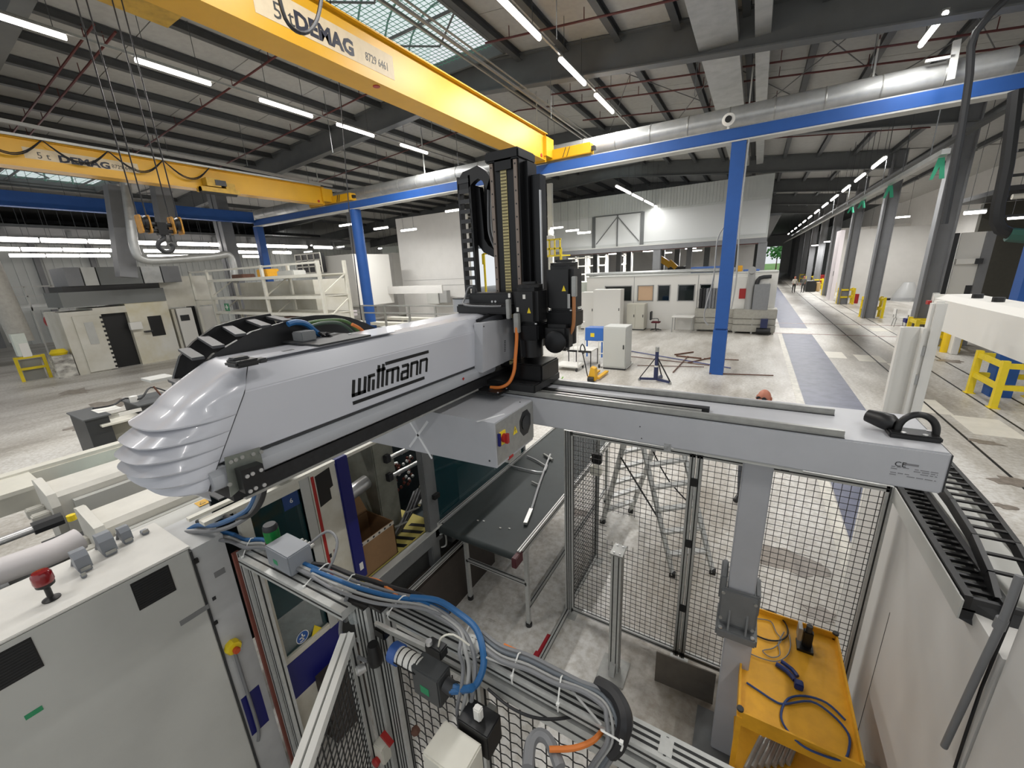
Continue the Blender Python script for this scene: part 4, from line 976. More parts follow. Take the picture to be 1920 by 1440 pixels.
# ================================================================== LADDER
def ladder(name, label, A, Bq, C1, C2, nr):
    t = thing(name, label, 'ladder', ((A[0]+Bq[0])/2, (A[1]+Bq[1])/2, 0), None)
    return t
t = thing('step_ladder', 'open aluminium step ladder seen through the mesh fence', 'ladder', (-.9, 4.9, 0))
apex = [(-1.10, 4.62, 2.05), (-.74, 5.02, 2.05)]
for (f, nm) in ((((-1.59, 5.05, 0), (-1.29, 5.5, 0)), 'front'), (((-.50, 4.40, 0), (-.08, 4.67, 0)), 'back')):
    f0, f1 = Vector(f[0]), Vector(f[1]); a0, a1 = Vector(apex[0]), Vector(apex[1])
    for p0, p1 in ((f0, a0), (f1, a1)):
        build('rail', MB().bar(p0+Vector((0, 0, .03)), p1, .07, .025), alu, t); build('foot', MB().box(p0.x-.035, p0.x+.035, p0.y-.03, p0.y+.03, 0, .06), black, t)
    for k in range(1, 8):
        s = k/7.6; build('tread', MB().bar(f0.lerp(a0, s), f1.lerp(a1, s), .08, .03), alu, t)
build('spreader_strap', MB().bar(Vector((-1.59, 5.05, 0)).lerp(Vector(apex[0]), .62), Vector((-.5, 4.4, 0)).lerp(Vector(apex[0]), .33), .025, .004), black, t)
build('spreader_strap', MB().tube([Vector((-1.29, 5.5, 0)).lerp(Vector(apex[1]), .6), Vector((-.7, 5.0, .95)), Vector((-.08, 4.67, 0)).lerp(Vector(apex[1]), .35)], .01, 5, 3), black, t)
build('top_hinge', MB().bar(apex[0], apex[1], .12, .05), alu, t)
# ================================================================== CART WITH TOOLS
t = thing('tool_cart', 'orange yellow steel tool cart with raised rim below the fence', 'cart', (.55, 2.8, 0))
cx0, cx1, cy0, cy1, cz = .20, .80, 2.28, 3.22, .9
build('tray', MB().box(cx0, cx1, cy0, cy1, cz-.02, cz), cartyel, t)
for a in ((cx0, cx1, cy0-.012, cy0), (cx0, cx1, cy1, cy1+.012), (cx0-.012, cx0, cy0, cy1), (cx1, cx1+.012, cy0, cy1)): B('rim', cartyel, t, a[0], a[1], a[2], a[3], cz-.07, cz+.045)
B('lower_tray', cartyel, t, cx0, cx1, 1.85, cy1, .42, .44)
for x in (cx0, cx1):
    for y in (cy0, cy1): B('upright', cartyel, t, x-.015, x+.015, y-.015, y+.015, .1, cz); build('castor', MB().cyl((x-.02, y, .05), (x+.02, y, .05), .05), black, t)
for (x, y) in ((cx0, cy0), (cx1, cy1)): build('corner_bolt', MB().lathe([(.02, 0), (.02, .015)], (x, y, cz+.045), n=10), dark, t)
t = thing('stamp_block', 'dark machine foot with steel plate face standing on the yellow cart', 'machine part', (.66, 3.0, cz))
q = OZ(1505, 1215, cz); x, y = q.x, q.y
build('foot', MB().box(x-.04, x+.06, y-.04, y+.06, cz, cz+.02).box(x-.01, x+.05, y, y+.045, cz, cz+.15, bev=.006), black, t, smooth=True)
build('plate', MB().box(x-.045, x-.02, y-.02, y+.06, cz+.07, cz+.18, bev=.003), steel, t); build('cap', MB().cyl((x+.02, y+.02, cz+.15), (x+.02, y+.02, cz+.2), .02), dark, t, smooth=True)
c_ = lambda pxs, z=cz+.012: [OZ(a, b__, z) for a, b__ in pxs]
tag(build('cable_loop', MB().tube(c_([(1420, 1142), (1450, 1148), (1472, 1168), (1477, 1188), (1465, 1200), (1440, 1200), (1410, 1188)]), .006, 6, 4), blackc, smooth=True), 'black cable loop at the back left of the yellow cart', 'cable')
tag(build('cable_loop', MB().tube(c_([(1400, 1280), (1430, 1300), (1450, 1313), (1470, 1320), (1520, 1315), (1560, 1340), (1590, 1375), (1592, 1405), (1580, 1425), (1540, 1415), (1500, 1395), (1470, 1360), (1465, 1335), (1478, 1310), (1510, 1305), (1550, 1318), (1585, 1350)]), .007, 6, 4), mat('navy_cable', '#1d3a6e', .4), smooth=True), 'dark blue cable looped across the front of the yellow cart', 'cable')
tag(build('cable_tangle', MB().tube(c_([(1420, 1160), (1445, 1165), (1455, 1185), (1465, 1200), (1450, 1215), (1430, 1220), (1445, 1232), (1462, 1228), (1460, 1205), (1470, 1185)]), .004, 5, 4).tube(c_([(1405, 1225), (1430, 1235), (1455, 1240), (1475, 1230), (1482, 1212), (1480, 1190)]), .004, 5, 4), greyc, smooth=True), 'grey tangled wires in the middle of the yellow cart', 'cable')
tag(build('plug_cluster', MB().tube(c_([(1455, 1245), (1475, 1258), (1490, 1275)], cz+.02), .016, 8, 2).tube(c_([(1465, 1240), (1485, 1255), (1495, 1268)], cz+.025), .014, 8, 2).box(*[v for v in (OZ(1495, 1290, cz).x-.02, OZ(1495, 1290, cz).x+.03, OZ(1495, 1290, cz).y-.02, OZ(1495, 1290, cz).y+.03, cz, cz+.05)], bev=.006), mat('navy_plug', '#1c2f66', .4), smooth=True), 'dark blue plugs lying in the middle of the yellow cart', 'plugs')
for k in range(7):
    a = OZ(1400+k*13, 1436-k*2, .5); b__ = a+Vector((.09, .26, 0))
    tag(build('steel_bar', MB().cyl((a.x, a.y, .465), (b__.x, b__.y, .465), .018, n=12), steel, smooth=True), f'{NTH[k]} from the left of the round steel bars on the lower cart tray', 'steel bar', 'bars on the lower tray')
# ================================================================== NEIGHBOUR MACHINE AT RIGHT
t = thing('white_cabinet', 'tall white machine cabinet wall right of the fence below the cable tray', 'cabinet', (1.2, 3, 0))
build('body', MB().box(1.0, 1.38, 2.0, 4.1, 0, 2.13), wallw, t); B('panel_joint', dark, t, .998, 1.0, 3.05, 3.053, .3, 1.4)
B('shade_panel', mat('shadow_grey', '#a3a29c', .6, var=.1), t, .9, .99, 2.05, 2.6, 0, .6)  # slab whose grey stands in for the shadow at the cabinet foot
t = thing('white_cabinet', 'white machine housing cut by the lower right corner of the picture', 'cabinet', (1.4, 1, 0))
build('body', MB().box(1.0, 1.7, -1.6, 1.98, 0, 2.62), wallw, t)
tag(build('steel_strut', MB().bar((.98, 2.12, .95), (.98, 2.05, .55), .03, .03), alu), 'short aluminium strut leaning at the foot of the white cabinet wall', 'strut')
tag(build('conduit_pipe', MB().tube([OX(1912, 1080, .97), OX(1880, 1165, .96), OX(1835, 1260, .96), OX(1770, 1400, .96)], .013, 10, 2).cyl(OX(1880, 1160, .96), OX(1872, 1178, .96), .018), greyc, smooth=True), 'grey conduit pipe running down the corner of the white housing', 'pipe')
tag(build('black_cable', MB().tube([OX(1918, 1085, .99), OX(1890, 1170, .99), OX(1840, 1290, .99), OX(1790, 1440, .99)], .006, 6, 2), blackc, smooth=True), 'thin black cable running down beside the grey conduit pipe', 'cable')
# cable tray and chains
t = thing('chain_tray', 'steel tray carrying a black ladder-like energy chain under the beam end', 'chain tray', (1.1, 3, 2.15))
build('tray', MB().box(.945, 1.34, 2.25, 4.15, 2.13, 2.14).box(.94, .947, 2.22, 4.15, 2.10, 2.2).box(1.335, 1.345, 2.25, 4.15, 2.13, 2.2), grey_l, t)
for x in (.965, 1.085): B('chain_side', black, t, x-.014, x+.014, 2.24, 4.1, 2.15, 2.215)
y = 2.3
while y < 4.1: build('crossbar', MB().box(.975, 1.075, y, y+.02, 2.19, 2.205), black, t); y += .058
build('tray_end', MB().prism([(.945, 2.25, 2.2), (1.34, 2.25, 2.2), (1.34, 2.1, 2.0), (.96, 2.25, 2.08)], (0, .02, 0)), dark, t)
t = thing('upper_energy_chain', 'second black energy chain sweeping above the tray right of the beam end', 'energy chain', (1.2, 3, 2.3))
def chain_yz(x0, x1, path, th, t):
    for x in (x0, x1):
        mb = MB()
        for i in range(len(path)-1): mb.bar((x, *path[i]), (x, *path[i+1]), .022, th)
        build('chain_side', mb, black, t)
    for i in range(len(path)-1):
        a = Vector((0, *path[i])); b__ = Vector((0, *path[i+1])); n = max(1, int((b__-a).length/.07))
        for k in range(n):
            p = a.lerp(b__, k/n); build('crossbar', MB().bar((x0, p.y, p.z+.02), (x1, p.y, p.z+.02), .02, .01), black, t)
chain_yz(1.07, 1.215, [(4.3, 2.36), (3.5, 2.35), (2.9, 2.34), (2.6, 2.31), (2.4, 2.25), (2.3, 2.19)], .055, t)
# right: neighbouring robot arm
t = thing('white_beam_arm', 'white boxy arm of the neighbouring robot entering at the right edge', 'robot arm', (1.75, 5, 2.9))
build('cover', MB().prism([(1.7, 1.0, 2.90), (1.7, 1.0, 3.2), (1.78, 1.0, 3.24), (2.0, 1.0, 3.24), (2.0, 1.0, 2.90)], (0, 5.1, 0)), plaster, t)
B('end_cap', plaster, t, 1.69, 2.0, 6.1, 6.13, 2.93, 3.24)
q = OX(1742, 567, 1.72); B('red_lamp', red, t, 1.66, 1.70, 6.13, 6.2, 3.13, 3.17); B('lamp_mount', grey_l, t, 1.70, 1.74, 6.13, 6.2, 3.1, 3.25)
for y in (5.2, 5.6): build('top_knob', MB().cyl((1.85, y, 3.24), (1.85, y, 3.28), .04), black, t)
t = thing('white_column', 'white double post standing behind the lifting eye at the beam end', 'post', (1.2, 4.6, 0))
A0 = OY(1690, 612, 4.6); A1 = OY(1717, 612, 4.6)
build('wide_channel', MB().box(A0.x, A0.x+.02, 4.6, 4.66, 0, 3.08).box(A0.x+.02, A0.x+.15, 4.63, 4.66, 0, 3.08).box(A0.x+.13, A0.x+.15, 4.56, 4.63, 0, 3.08), plaster, t)
build('round_post', MB().box(A0.x+.16, A0.x+.25, 4.58, 4.68, 0, 3.3, bev=.02), plaster, t, smooth=True)
for z in (2.2, 2.6, 2.85): B('clip', greyc2, t, A0.x+.15, A0.x+.17, 4.56, 4.6, z, z+.08)
# ================================================================== INJECTION MACHINE
XM = -2.7
t = thing('control_cabinet', 'large off-white control cabinet with two black louvred grilles at lower left', 'cabinet', (-3.0, .2, 0))
build('body', MB().box(-3.25, -2.757, -1.2, .715, 0, 2.185, bev=.006), grey_l, t, smooth=True)
build('lid', MB().box(-3.27, -2.75, -1.22, .725, 2.185, 2.2, bev=.004), mat('dusty_white', '#d0cec8', .6, 0, var=.08, scale=6), t, smooth=True)
build('side_wing', MB().box(-3.2, -2.765, .73, .90, .0, 2.165), mat('wing_white', '#b7b8b8', .55, var=.08), t)
B('door_gap', dark, t, -2.762, -2.7545, .716, .728, 0, 2.16)
for (y0, y1, z0, z1) in ((.438, .608, 1.975, 2.152), (-.14, .078, 1.973, 2.148)):
    g = B('grille', black, t, -2.757, -2.7535, y0, y1, z0, z1)
    for k in range(11): B('slat', dark, g, -2.7535, -2.7515, y0+.008, y1-.008, z0+.012+k*.0148, z0+.016+k*.0148)
B('green_sticker', green, t, -2.757, -2.755, -.035, .022, 1.757, 1.783)
B('handle_recess', mat('recess_grey', '#7a7b7b', .5), t, -2.757, -2.754, .575, .727, 1.735, 1.768)
B('blue_label', blued, t, -2.765, -2.762, .74, .86, .58, .93)
B('catch', black, t, -2.765, -2.75, .72, .745, 2.07, 2.10); B('catch', black, t, -2.765, -2.75, .722, .745, 1.60, 1.62)
B('wing_recess', MATS['recess_grey'], t, -2.766, -2.763, .80, .86, 1.9, 1.94); B('wing_mark', dark, t, -2.766, -2.763, .755, .775, 1.76, 1.785)
t = thing('emergency_stop', 'yellow emergency stop box with orange button on the cabinet corner', 'emergency stop', (-2.74, .78, 1.6))
q = OX(440, 1215, -2.72); ey, ez = q.y, q.z
build('box', MB().lathe([(.045, 0), (.05, .03), (.042, .05)], (-2.765, ey, ez), (1, 0, 0), 8), yellow2, t, smooth=True)
build('button', MB().lathe([(.018, 0), (.022, .02), (.018, .03)], (-2.715, ey, ez-.008), (1, 0, 0), 16), mat('button_orange', '#b8481e', .4), t, smooth=True)
tag(build('conduit', MB().tube([(-2.74, ey, ez-.05), (-2.74, ey, ez-.2), (-2.735, ey-.0, ez-.45), (-2.735, ey-.0, ez-.75), (-2.74, ey-.02, ez-.85)], .011, 8, 2), greyc, smooth=True), 'grey conduit hanging down from the yellow emergency stop box', 'conduit')
# beacon on cabinet
q = OZ(97, 1123, 2.2); bx, by = q.x, q.y
t = thing('warning_beacon', 'red warning beacon on black stem on top of the control cabinet', 'beacon', (bx, by, 2.2))
build('base', MB().lathe([(.034, 0), (.034, .006), (.012, .016), (.012, .02)], (bx, by, 2.2), n=18), black, t, smooth=True)
build('stem', MB().cyl((bx, by, 2.21), (bx, by, 2.275), .012), black, t, smooth=True)
build('collar', MB().lathe([(.014, 0), (.034, .015), (.036, .03)], (bx, by, 2.27), n=20), black, t, smooth=True)
build('lens', MB().lathe([(.035, 0), (.039, .015), (.037, .055), (.03, .068), (.002, .07)], (bx, by, 2.298), n=24), mat('beacon_red', '#7d1016', .15, coat=.6), t, smooth=True)
# industrial connectors on cabinet top
def conn(px, py, s, label, hood=True):
    q = OZ(px, py, 2.2); x, y = q.x, q.y; t = thing('plug_connector', label, 'connector', (x, y, 2.2))
    build('base', MB().box(x-.03*s, x+.03*s, y-.022*s, y+.022*s, 2.2, 2.218+.006*s, bev=.004), MATS['plug_grey'], t, smooth=True)
    build('lever', MB().box(x+.03*s, x+.034*s, y-.018*s, y+.018*s, 2.215, 2.235), steel, t)
    if hood:
        build('hood', MB().prism([(x-.045*s, y-.026*s, 2.222), (x+.03*s, y-.026*s, 2.222), (x+.022*s, y-.026*s, 2.222+.06*s), (x-.005*s, y-.026*s, 2.222+.085*s), (x-.05*s, y-.026*s, 2.222+.08*s)], (0, .052*s, 0)), MATS['plug_grey'], t)
        build('cable', MB().tube([(x-.03*s, y, 2.27), (x-.07*s, y, 2.275), (x-.09*s, y-.01, 2.24), (x-.10*s, y-.02, 2.2)], .012*s, 8, 3), greyc, t, smooth=True)
mat('plug_grey', '#7f8389', .45)
conn(160, 1068, 1.15, 'leftmost grey hooded plug connector on the cabinet top'); conn(206, 1037, 1.25, 'second grey hooded plug connector from the left on the cabinet top')
conn(240, 1016, .95, 'third smaller grey plug connector on the cabinet top'); conn(272, 1000, .8, 'open low connector socket right of the grey plugs', False); conn(158, 1082, .5, 'smallest grey connector at the foot of the leftmost plug', False)
# --- machine body behind
t = thing('injection_machine', 'long cream injection moulding machine bed with boxed covers behind the cabinet', 'machine', (-4.5, 1.5, 0))
ZC = 1.9
build('bed', MB().box(-6.3, -3.3, -1.5, .9, 0, 1.1), dark, t)
def cover(x0, x1, y0, y1, nm, z=ZC):
    build(nm, MB().prism([(x0, y0, z-.04), (x0+.04, y0, z), (x1-.04, y0, z), (x1, y0, z-.04), (x1, y0, z-.45), (x0, y0, z-.45)], (0, y1-y0, 0)), MATS['beam_cream'], t)
mat('beam_cream', '#cfccc3', .45, 0, var=.1, scale=5)
cover(-4.70, -4.26, .66, 2.2, 'cover_beam'); cover(-5.86, -5.38, .62, 2.4, 'cover_beam')
B('side_skirt', MATS['light_grey_paint'], t, -4.25, -4.2, .7, 2.2, 1.2, 1.8); B('side_skirt', MATS['light_grey_paint'], t, -5.37, -5.3, .7, 2.4, 1.2, 1.8)
build('trough_frame', MB().box(-6.55, -6.42, .3, 3.0, 1.86, 1.9).box(-6.42, -6.40, .3, 3.0, 1.5, 1.86).box(-6.5, -5.9, .3, .62, 1.84, 1.88), cream, t)
build('trough_window', MB().box(-6.40, -5.95, .8, 2.6, 1.70, 1.71), mat('teal_window', '#3a6f78', .15), t)
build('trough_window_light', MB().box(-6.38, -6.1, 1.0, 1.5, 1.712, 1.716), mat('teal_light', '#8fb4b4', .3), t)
for (x, y) in ((-4.48, .60), (-5.62, .56)):
    build('end_bracket', MB().prism([(x-.24, y, 1.95), (x-.15, y, 1.97), (x+.22, y, 1.9), (x+.26, y, 1.78), (x+.16, y, 1.3), (x-.2, y, 1.3)], (0, .06, 0)), MATS['beam_cream'], t)
    for k in (-.12, .1): build('lug', MB().box(x+k-.05, x+k+.05, y-.12, y, 1.62, 1.72, bev=.01), MATS['beam_cream'], t, smooth=True)
for (x, z) in ((-5.2, 1.72), (-5.0, 1.60)): build('tie_rod', MB().cyl((x, -1.2, z), (x, .45, z), .035, n=12), chrome, t, smooth=True); build('rod_nut', MB().cyl((x, .40, z), (x, .58, z), .06, n=8), dark, t)
for k in range(3): build('platen', MB().box(-5.9+k*.02, -4.2, -.9+k*.5, -.84+k*.5, 1.1, 1.6-.1*k), MATS['cast_grey'], t)
build('valve_yellow', MB().lathe([(.03, 0), (.03, .05)], OZ(136, 975, 1.8), n=10), yellow2, t)
# big round barrel with sticker
BX, BZ, BR = -3.93, 1.60, .29
t = thing('injection_barrel', 'thick grey barrel housing with yellow warning label under the arm nose', 'barrel', (BX, 1, BZ))
build('tube', MB().cyl((BX, .58, BZ), (BX, 2.1, BZ), BR, n=40), MATS['light_grey_paint'], t, smooth=True)
_r = ray(390, 938); _o = Vector((0, 0, CAMZ)); _a = _r.x**2+_r.z**2; _b = 2*(_r.x*(-BX)+_r.z*(CAMZ-BZ)); _c = BX*BX+(CAMZ-BZ)**2-BR*BR
_t = (-_b-math.sqrt(max(0, _b*_b-4*_a*_c)))/(2*_a); q = _o+_r*_t; ang = math.atan2(q.z-BZ, q.x-BX)
M_ = Matrix.Translation((BX, 0, BZ)) @ Matrix.Rotation(-ang, 4, 'Y')
yl0, yl1 = q.y-.085, q.y+.085
build('warning_label', MB().box(BR, BR+.002, yl0, yl1, -.05, .05, M=M_), mat('label_yellow', '#c99a1c', .5), t)
tri = MB(); tri.prism([M_ @ Vector((BR+.0025, yl0+.012, -.025)), M_ @ Vector((BR+.0025, yl0+.062, -.025)), M_ @ Vector((BR+.0025, yl0+.037, .022))], M_.to_3x3() @ Vector((.0004, 0, 0))); build('warning_triangle', tri, dark, t)
tri = MB(); tri.prism([M_ @ Vector((BR+.0035, yl0+.021, -.020)), M_ @ Vector((BR+.0035, yl0+.053, -.020)), M_ @ Vector((BR+.0035, yl0+.037, .013))], M_.to_3x3() @ Vector((.0004, 0, 0))); build('triangle_face', tri, MATS['label_yellow'], t)
for k in range(3): build('label_line', MB().box(BR+.002, BR+.0026, yl0+.075, yl1-.01, .016-k*.014, .019-k*.014, M=M_), dark, t)
t = thing('pale_pipe', 'thick pale pipe lying behind the red beacon', 'pipe', (-3.75, 0, 2.0))
build('pipe', MB().tube([OX(-40, 1085, -3.55), OX(60, 1050, -3.55), OX(110, 1030, -3.6), OX(150, 1010, -3.62)], .075, 16, 2), mat('pale_pink_white', '#c9c4c4', .5), t, smooth=True)
# --- machine side with doors (plane x = XM)
t = thing('machine_door', 'cream machine guard door with teal window and blue lower panel', 'door', (XM, 1.2, .8))
def frame(mb, y0, y1, z0, z1, w_, x=XM, d=.05):
    return mb.box(x-d, x, y0, y0+w_, z0, z1).box(x-d, x, y1-w_, y1, z0, z1).box(x-d, x, y0+w_, y1-w_, z1-w_, z1).box(x-d, x, y0+w_, y1-w_, z0, z0+w_)
build('door_frame', MB().box(XM-.05, XM, .98, 1.05, .95, 2.31).box(XM-.05, XM, 1.40, 1.47, .95, 2.31).box(XM-.05, XM, 1.05, 1.40, 2.24, 2.31).box(XM-.05, XM, 1.05, 1.40, .95, 1.0), cream2, t)
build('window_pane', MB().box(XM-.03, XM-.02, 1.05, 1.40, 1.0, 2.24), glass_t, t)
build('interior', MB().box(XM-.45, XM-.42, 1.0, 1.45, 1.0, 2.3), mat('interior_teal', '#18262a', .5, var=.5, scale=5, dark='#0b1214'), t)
B('lower_frame', cream2, t, XM-.05, XM, .98, 1.49, .25, .95); B('blue_panel', blued, t, XM, XM+.006, 1.03, 1.49, .62, .95)
B('blue_tag', mat('tag_blue', '#173c74', .4), t, XM-.018, XM-.014, 1.27, 1.385, 2.12, 2.235); text('door_number', '6', .05, frame_x((XM-.013, 1.315, 2.16)), plaster, t)
q = OX(567, 1194, XM-.018); 
build('sign_disc', MB().lathe([(.05, 0), (.05, .002)], (XM-.018, q.y, q.z), (1, 0, 0), 24), mat('sign_blue', '#1c4f96', .4), t, label='round blue mandatory sign')
build('sign_symbol', MB().box(XM-.0155, XM-.0145, q.y-.025, q.y+.02, q.z-.005, q.z+.005).box(XM-.0155, XM-.0145, q.y-.005, q.y+.005, q.z-.03, q.z+.03).box(XM-.0155, XM-.0145, q.y-.025, q.y+.01, q.z-.032, q.z-.022), plaster, t)
build('sign_ring', MB().lathe([(.05, .001), (.05, .003), (.045, .003), (.045, .001)], (XM-.018, q.y, q.z), (1, 0, 0), 24), plaster, t)
q2 = OX(591, 1180, XM-.018); build('sign_triangle', MB().prism([(XM-.016, q2.y-.04, q2.z-.035), (XM-.016, q2.y+.05, q2.z-.03), (XM-.016, q2.y+.0, q2.z+.045)], (.002, 0, 0)), yellow2, t, label='yellow warning triangle')
t = thing('door_pillar', 'cream machine pillar with red stripe and dark display beside the blue band', 'pillar', (XM, 1.55, .8))
build('pillar', MB().box(XM-.12, XM+.012, 1.475, 1.70, .95, 2.315, bev=.006), cream2, t, smooth=True)
build('grey_post', MB().box(XM-.1, XM+.005, 1.40, 1.47, .95, 2.31), MATS['light_grey_paint'], t)
B('red_stripe', red, t, XM+.012, XM+.015, 1.482, 1.505, .95, 2.29)
build('dark_display', MB().prism([(XM+.012, 1.515, 2.28), (XM+.012, 1.64, 2.30), (XM+.012, 1.645, 2.14), (XM+.012, 1.615, 2.13), (XM+.012, 1.615, 2.04), (XM+.012, 1.515, 2.02)], (.003, 0, 0)), black, t)
q = OX(622, 1040, XM+.013); B('small_print', dark, t, XM+.012, XM+.0135, q.y-.02, q.y+.0, q.z-.02, q.z+.015); B('small_print', mat('print_red', '#8d6d6b', .6), t, XM+.012, XM+.0135, q.y+.02, q.y+.035, q.z, q.z+.03)
t = thing('blue_column', 'dark blue vertical machine band left of the cardboard box', 'machine band', (XM, 1.7, .5))
build('band', MB().box(XM-.05, XM+.03, 1.69, 1.80, 1.18, 2.34, bev=.006), blued, t, smooth=True); B('white_label', plaster, t, XM+.03, XM+.032, 1.735, 1.77, 1.27, 1.34)
build('top_frame', MB().box(XM-.05, XM+.02, .80, 2.2, 2.31, 2.335).box(XM-.10, XM-.06, .76, 2.2, 2.34, 2.36), cream, t)
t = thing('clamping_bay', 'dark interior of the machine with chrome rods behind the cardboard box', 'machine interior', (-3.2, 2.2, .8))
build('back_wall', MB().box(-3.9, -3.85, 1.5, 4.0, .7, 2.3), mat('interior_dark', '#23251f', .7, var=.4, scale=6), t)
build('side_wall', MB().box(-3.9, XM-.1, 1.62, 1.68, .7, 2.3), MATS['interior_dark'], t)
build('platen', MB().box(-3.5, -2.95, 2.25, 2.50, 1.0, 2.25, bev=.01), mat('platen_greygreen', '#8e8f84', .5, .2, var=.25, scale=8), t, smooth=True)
for z in (1.98, 1.78): build('clamp', MB().box(-2.95, -2.9, 2.36, 2.42, z-.04, z+.04, bev=.005), dark, t); build('rod', MB().cyl((-2.92, 2.42, z), (-2.92, 2.8, z-.02), .022, n=12), chrome, t, smooth=True)
build('chrome_cylinder', MB().cyl((-3.1, 1.95, 1.72), (-3.1, 2.25, 1.76), .07, n=20), chrome, t, smooth=True)
rn = random.Random(5)
for k in range(34):
    y = 2.5+rn.random()*.26; z = 1.55+rn.random()*.3; mb = MB().sph((-2.95-rn.random()*.08, y, z), .018, 8); build('bead', mb, mat('copper_bead', '#5a2a22', .25, .6) if k % 3 else chrome, t, smooth=True)
for k in range(9): build('hydraulic_hose', MB().tube([(-2.9, 2.25+k*.02, 1.12+k*.004), (-2.85, 2.35+k*.03, 1.25+.01*k), (-2.9, 2.55+k*.03, 1.35+.01*k), (-3.0, 2.75+k*.02, 1.40)], .011, 6, 3), blackc if k % 3 else greyc, t, smooth=True)
for k in (0, 1): build('bracket_bar', MB().bar((-2.83, 2.28+k*.18, 1.3-k*-.06), (-2.83, 2.45+k*.18, 1.26+k*.06), .02, .01), steel, t)
t = thing('machine_bed', 'grey machine bed beam with black and yellow hazard plate', 'machine bed', (XM, 2.2, .5))
build('bed_beam', MB().box(XM-.03, XM+.06, 1.5, 2.75, .93, 1.09, bev=.008), MATS['cast_grey'], t, smooth=True)
build('bed_top', MB().box(XM-.0, XM+.07, 1.5, 2.75, 1.09, 1.10), grey_l, t)
build('bed_panel', MB().box(XM-.06, XM-.03, .95, 4.8, .0, .93), mat('bed_dark', '#3b3c3b', .6, var=.2), t)
hz = build('hazard_plate', MB().box(-3.4, XM-.02, 1.75, 2.75, 1.09, 1.10), mat('hazard_cream', '#b3a65a', .6), t)
for k in range(8): build('hazard_stripe', MB().prism([(-2.95, 1.72+k*.12, 1.101), (-2.73, 1.80+k*.12, 1.101), (-2.73, 1.85+k*.12, 1.101), (-2.95, 1.77+k*.12, 1.101)], (0, 0, .002)), black, hz)
alu_bar('guide_profile', (XM+.1, 1.55, .72), (XM+.1, 4.0, .72), t, .04)
build('dark_cabinet', MB().box(XM-.02, XM+.12, 1.2, 3.6, 0, .66), mat('cabinet_brown', '#3a332e', .6, var=.2), t)
t = thing('grey_stanchion', 'grey vertical machine post at the near left corner of the conveyor', 'post', (XM, 2.66, .5))
build('post', MB().box(XM-.03, XM+.05, 2.58, 2.70, .62, 2.1, bev=.008), MATS['cast_grey'], t, smooth=True); build('latch', MB().box(XM+.05, XM+.09, 2.66, 2.74, 1.45, 1.5), black, t)
build('handle', MB().tube([(XM+.06, 2.7, 1.0), (XM+.1, 2.74, 1.0), (XM+.1, 2.74, .86), (XM+.06, 2.7, .84)], .01, 6), steel, t, smooth=True)
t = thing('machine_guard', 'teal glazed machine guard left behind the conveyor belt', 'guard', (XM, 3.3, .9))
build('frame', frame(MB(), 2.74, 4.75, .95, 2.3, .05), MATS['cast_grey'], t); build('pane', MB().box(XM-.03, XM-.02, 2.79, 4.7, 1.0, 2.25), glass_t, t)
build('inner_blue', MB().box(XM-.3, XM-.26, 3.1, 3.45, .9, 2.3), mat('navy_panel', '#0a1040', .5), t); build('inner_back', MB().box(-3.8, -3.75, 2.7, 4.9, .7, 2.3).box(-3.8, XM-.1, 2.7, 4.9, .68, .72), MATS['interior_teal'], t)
for k in range(5): build('inner_pipe', MB().cyl((-3.0, 2.8+k*.05, 1.2+k*.2), (-3.2, 3.5, 1.35+k*.2), .02), steel, t, smooth=True)
t = thing('upper_machine_panel', 'dark panel with a blue round sign under the robot arm', 'panel', (-3.0, 1.2, 2.35))
build('panel', MB().box(-3.2, -2.82, .95, 2.3, 2.36, 2.37), MATS['dark_grey'], t); q = OZ(530, 893, 2.372); build('sign_plate', MB().box(q.x-.07, q.x+.05, q.y-.07, q.y+.08, 2.37, 2.373), steel, t); build('sign_disc', MB().lathe([(.045, 0), (.045, .002)], (q.x, q.y, 2.373), n=20), MATS['sign_blue'], t)
# cardboard box
t = thing('cardboard_box', 'open brown cardboard box with white printed tape edge inside the machine', 'cardboard box', (-2.9, 2.0, 1.1))
bx0, bx1, by0, by1, bz0, bz1 = -3.10, -2.73, 1.79, 2.20, 1.10, 1.46
B('side', cardb, t, bx1-.008, bx1, by0, by1, bz0, bz1); B('side', cardb, t, bx0, bx0+.008, by0, by1, bz0, bz1); B('side', cardb, t, bx0, bx1, by0, by0+.008, bz0, bz1); B('side', cardb, t, bx0, bx1, by1-.008, by1, bz0, bz1); B('bottom', cardb, t, bx0, bx1, by0, by1, bz0, bz0+.006)
build('flap', MB().prism([(bx0, by0, bz1), (bx0, by1, bz1), (bx0-.10, by1, bz1+.15), (bx0-.10, by0, bz1+.15)], (.004, 0, .004)), cardb, t)
build('flap', MB().prism([(bx0, by0, bz1), (bx1, by0, bz1), (bx1-.1, by0-.08, bz1+.1), (bx0+.1, by0-.08, bz1+.1)], (.004, 0, .004)), cardb, t)
tp = B('printed_tape', mat('tape_white', '#b9b2a6', .5), t, bx1, bx1+.002, by0, by1, bz1-.035, bz1)
for k in range(6): B('tape_print', dark, tp, bx1+.002, bx1+.0028, by0+.03+k*.065, by0+.05+k*.065, bz1-.027, bz1-.009)
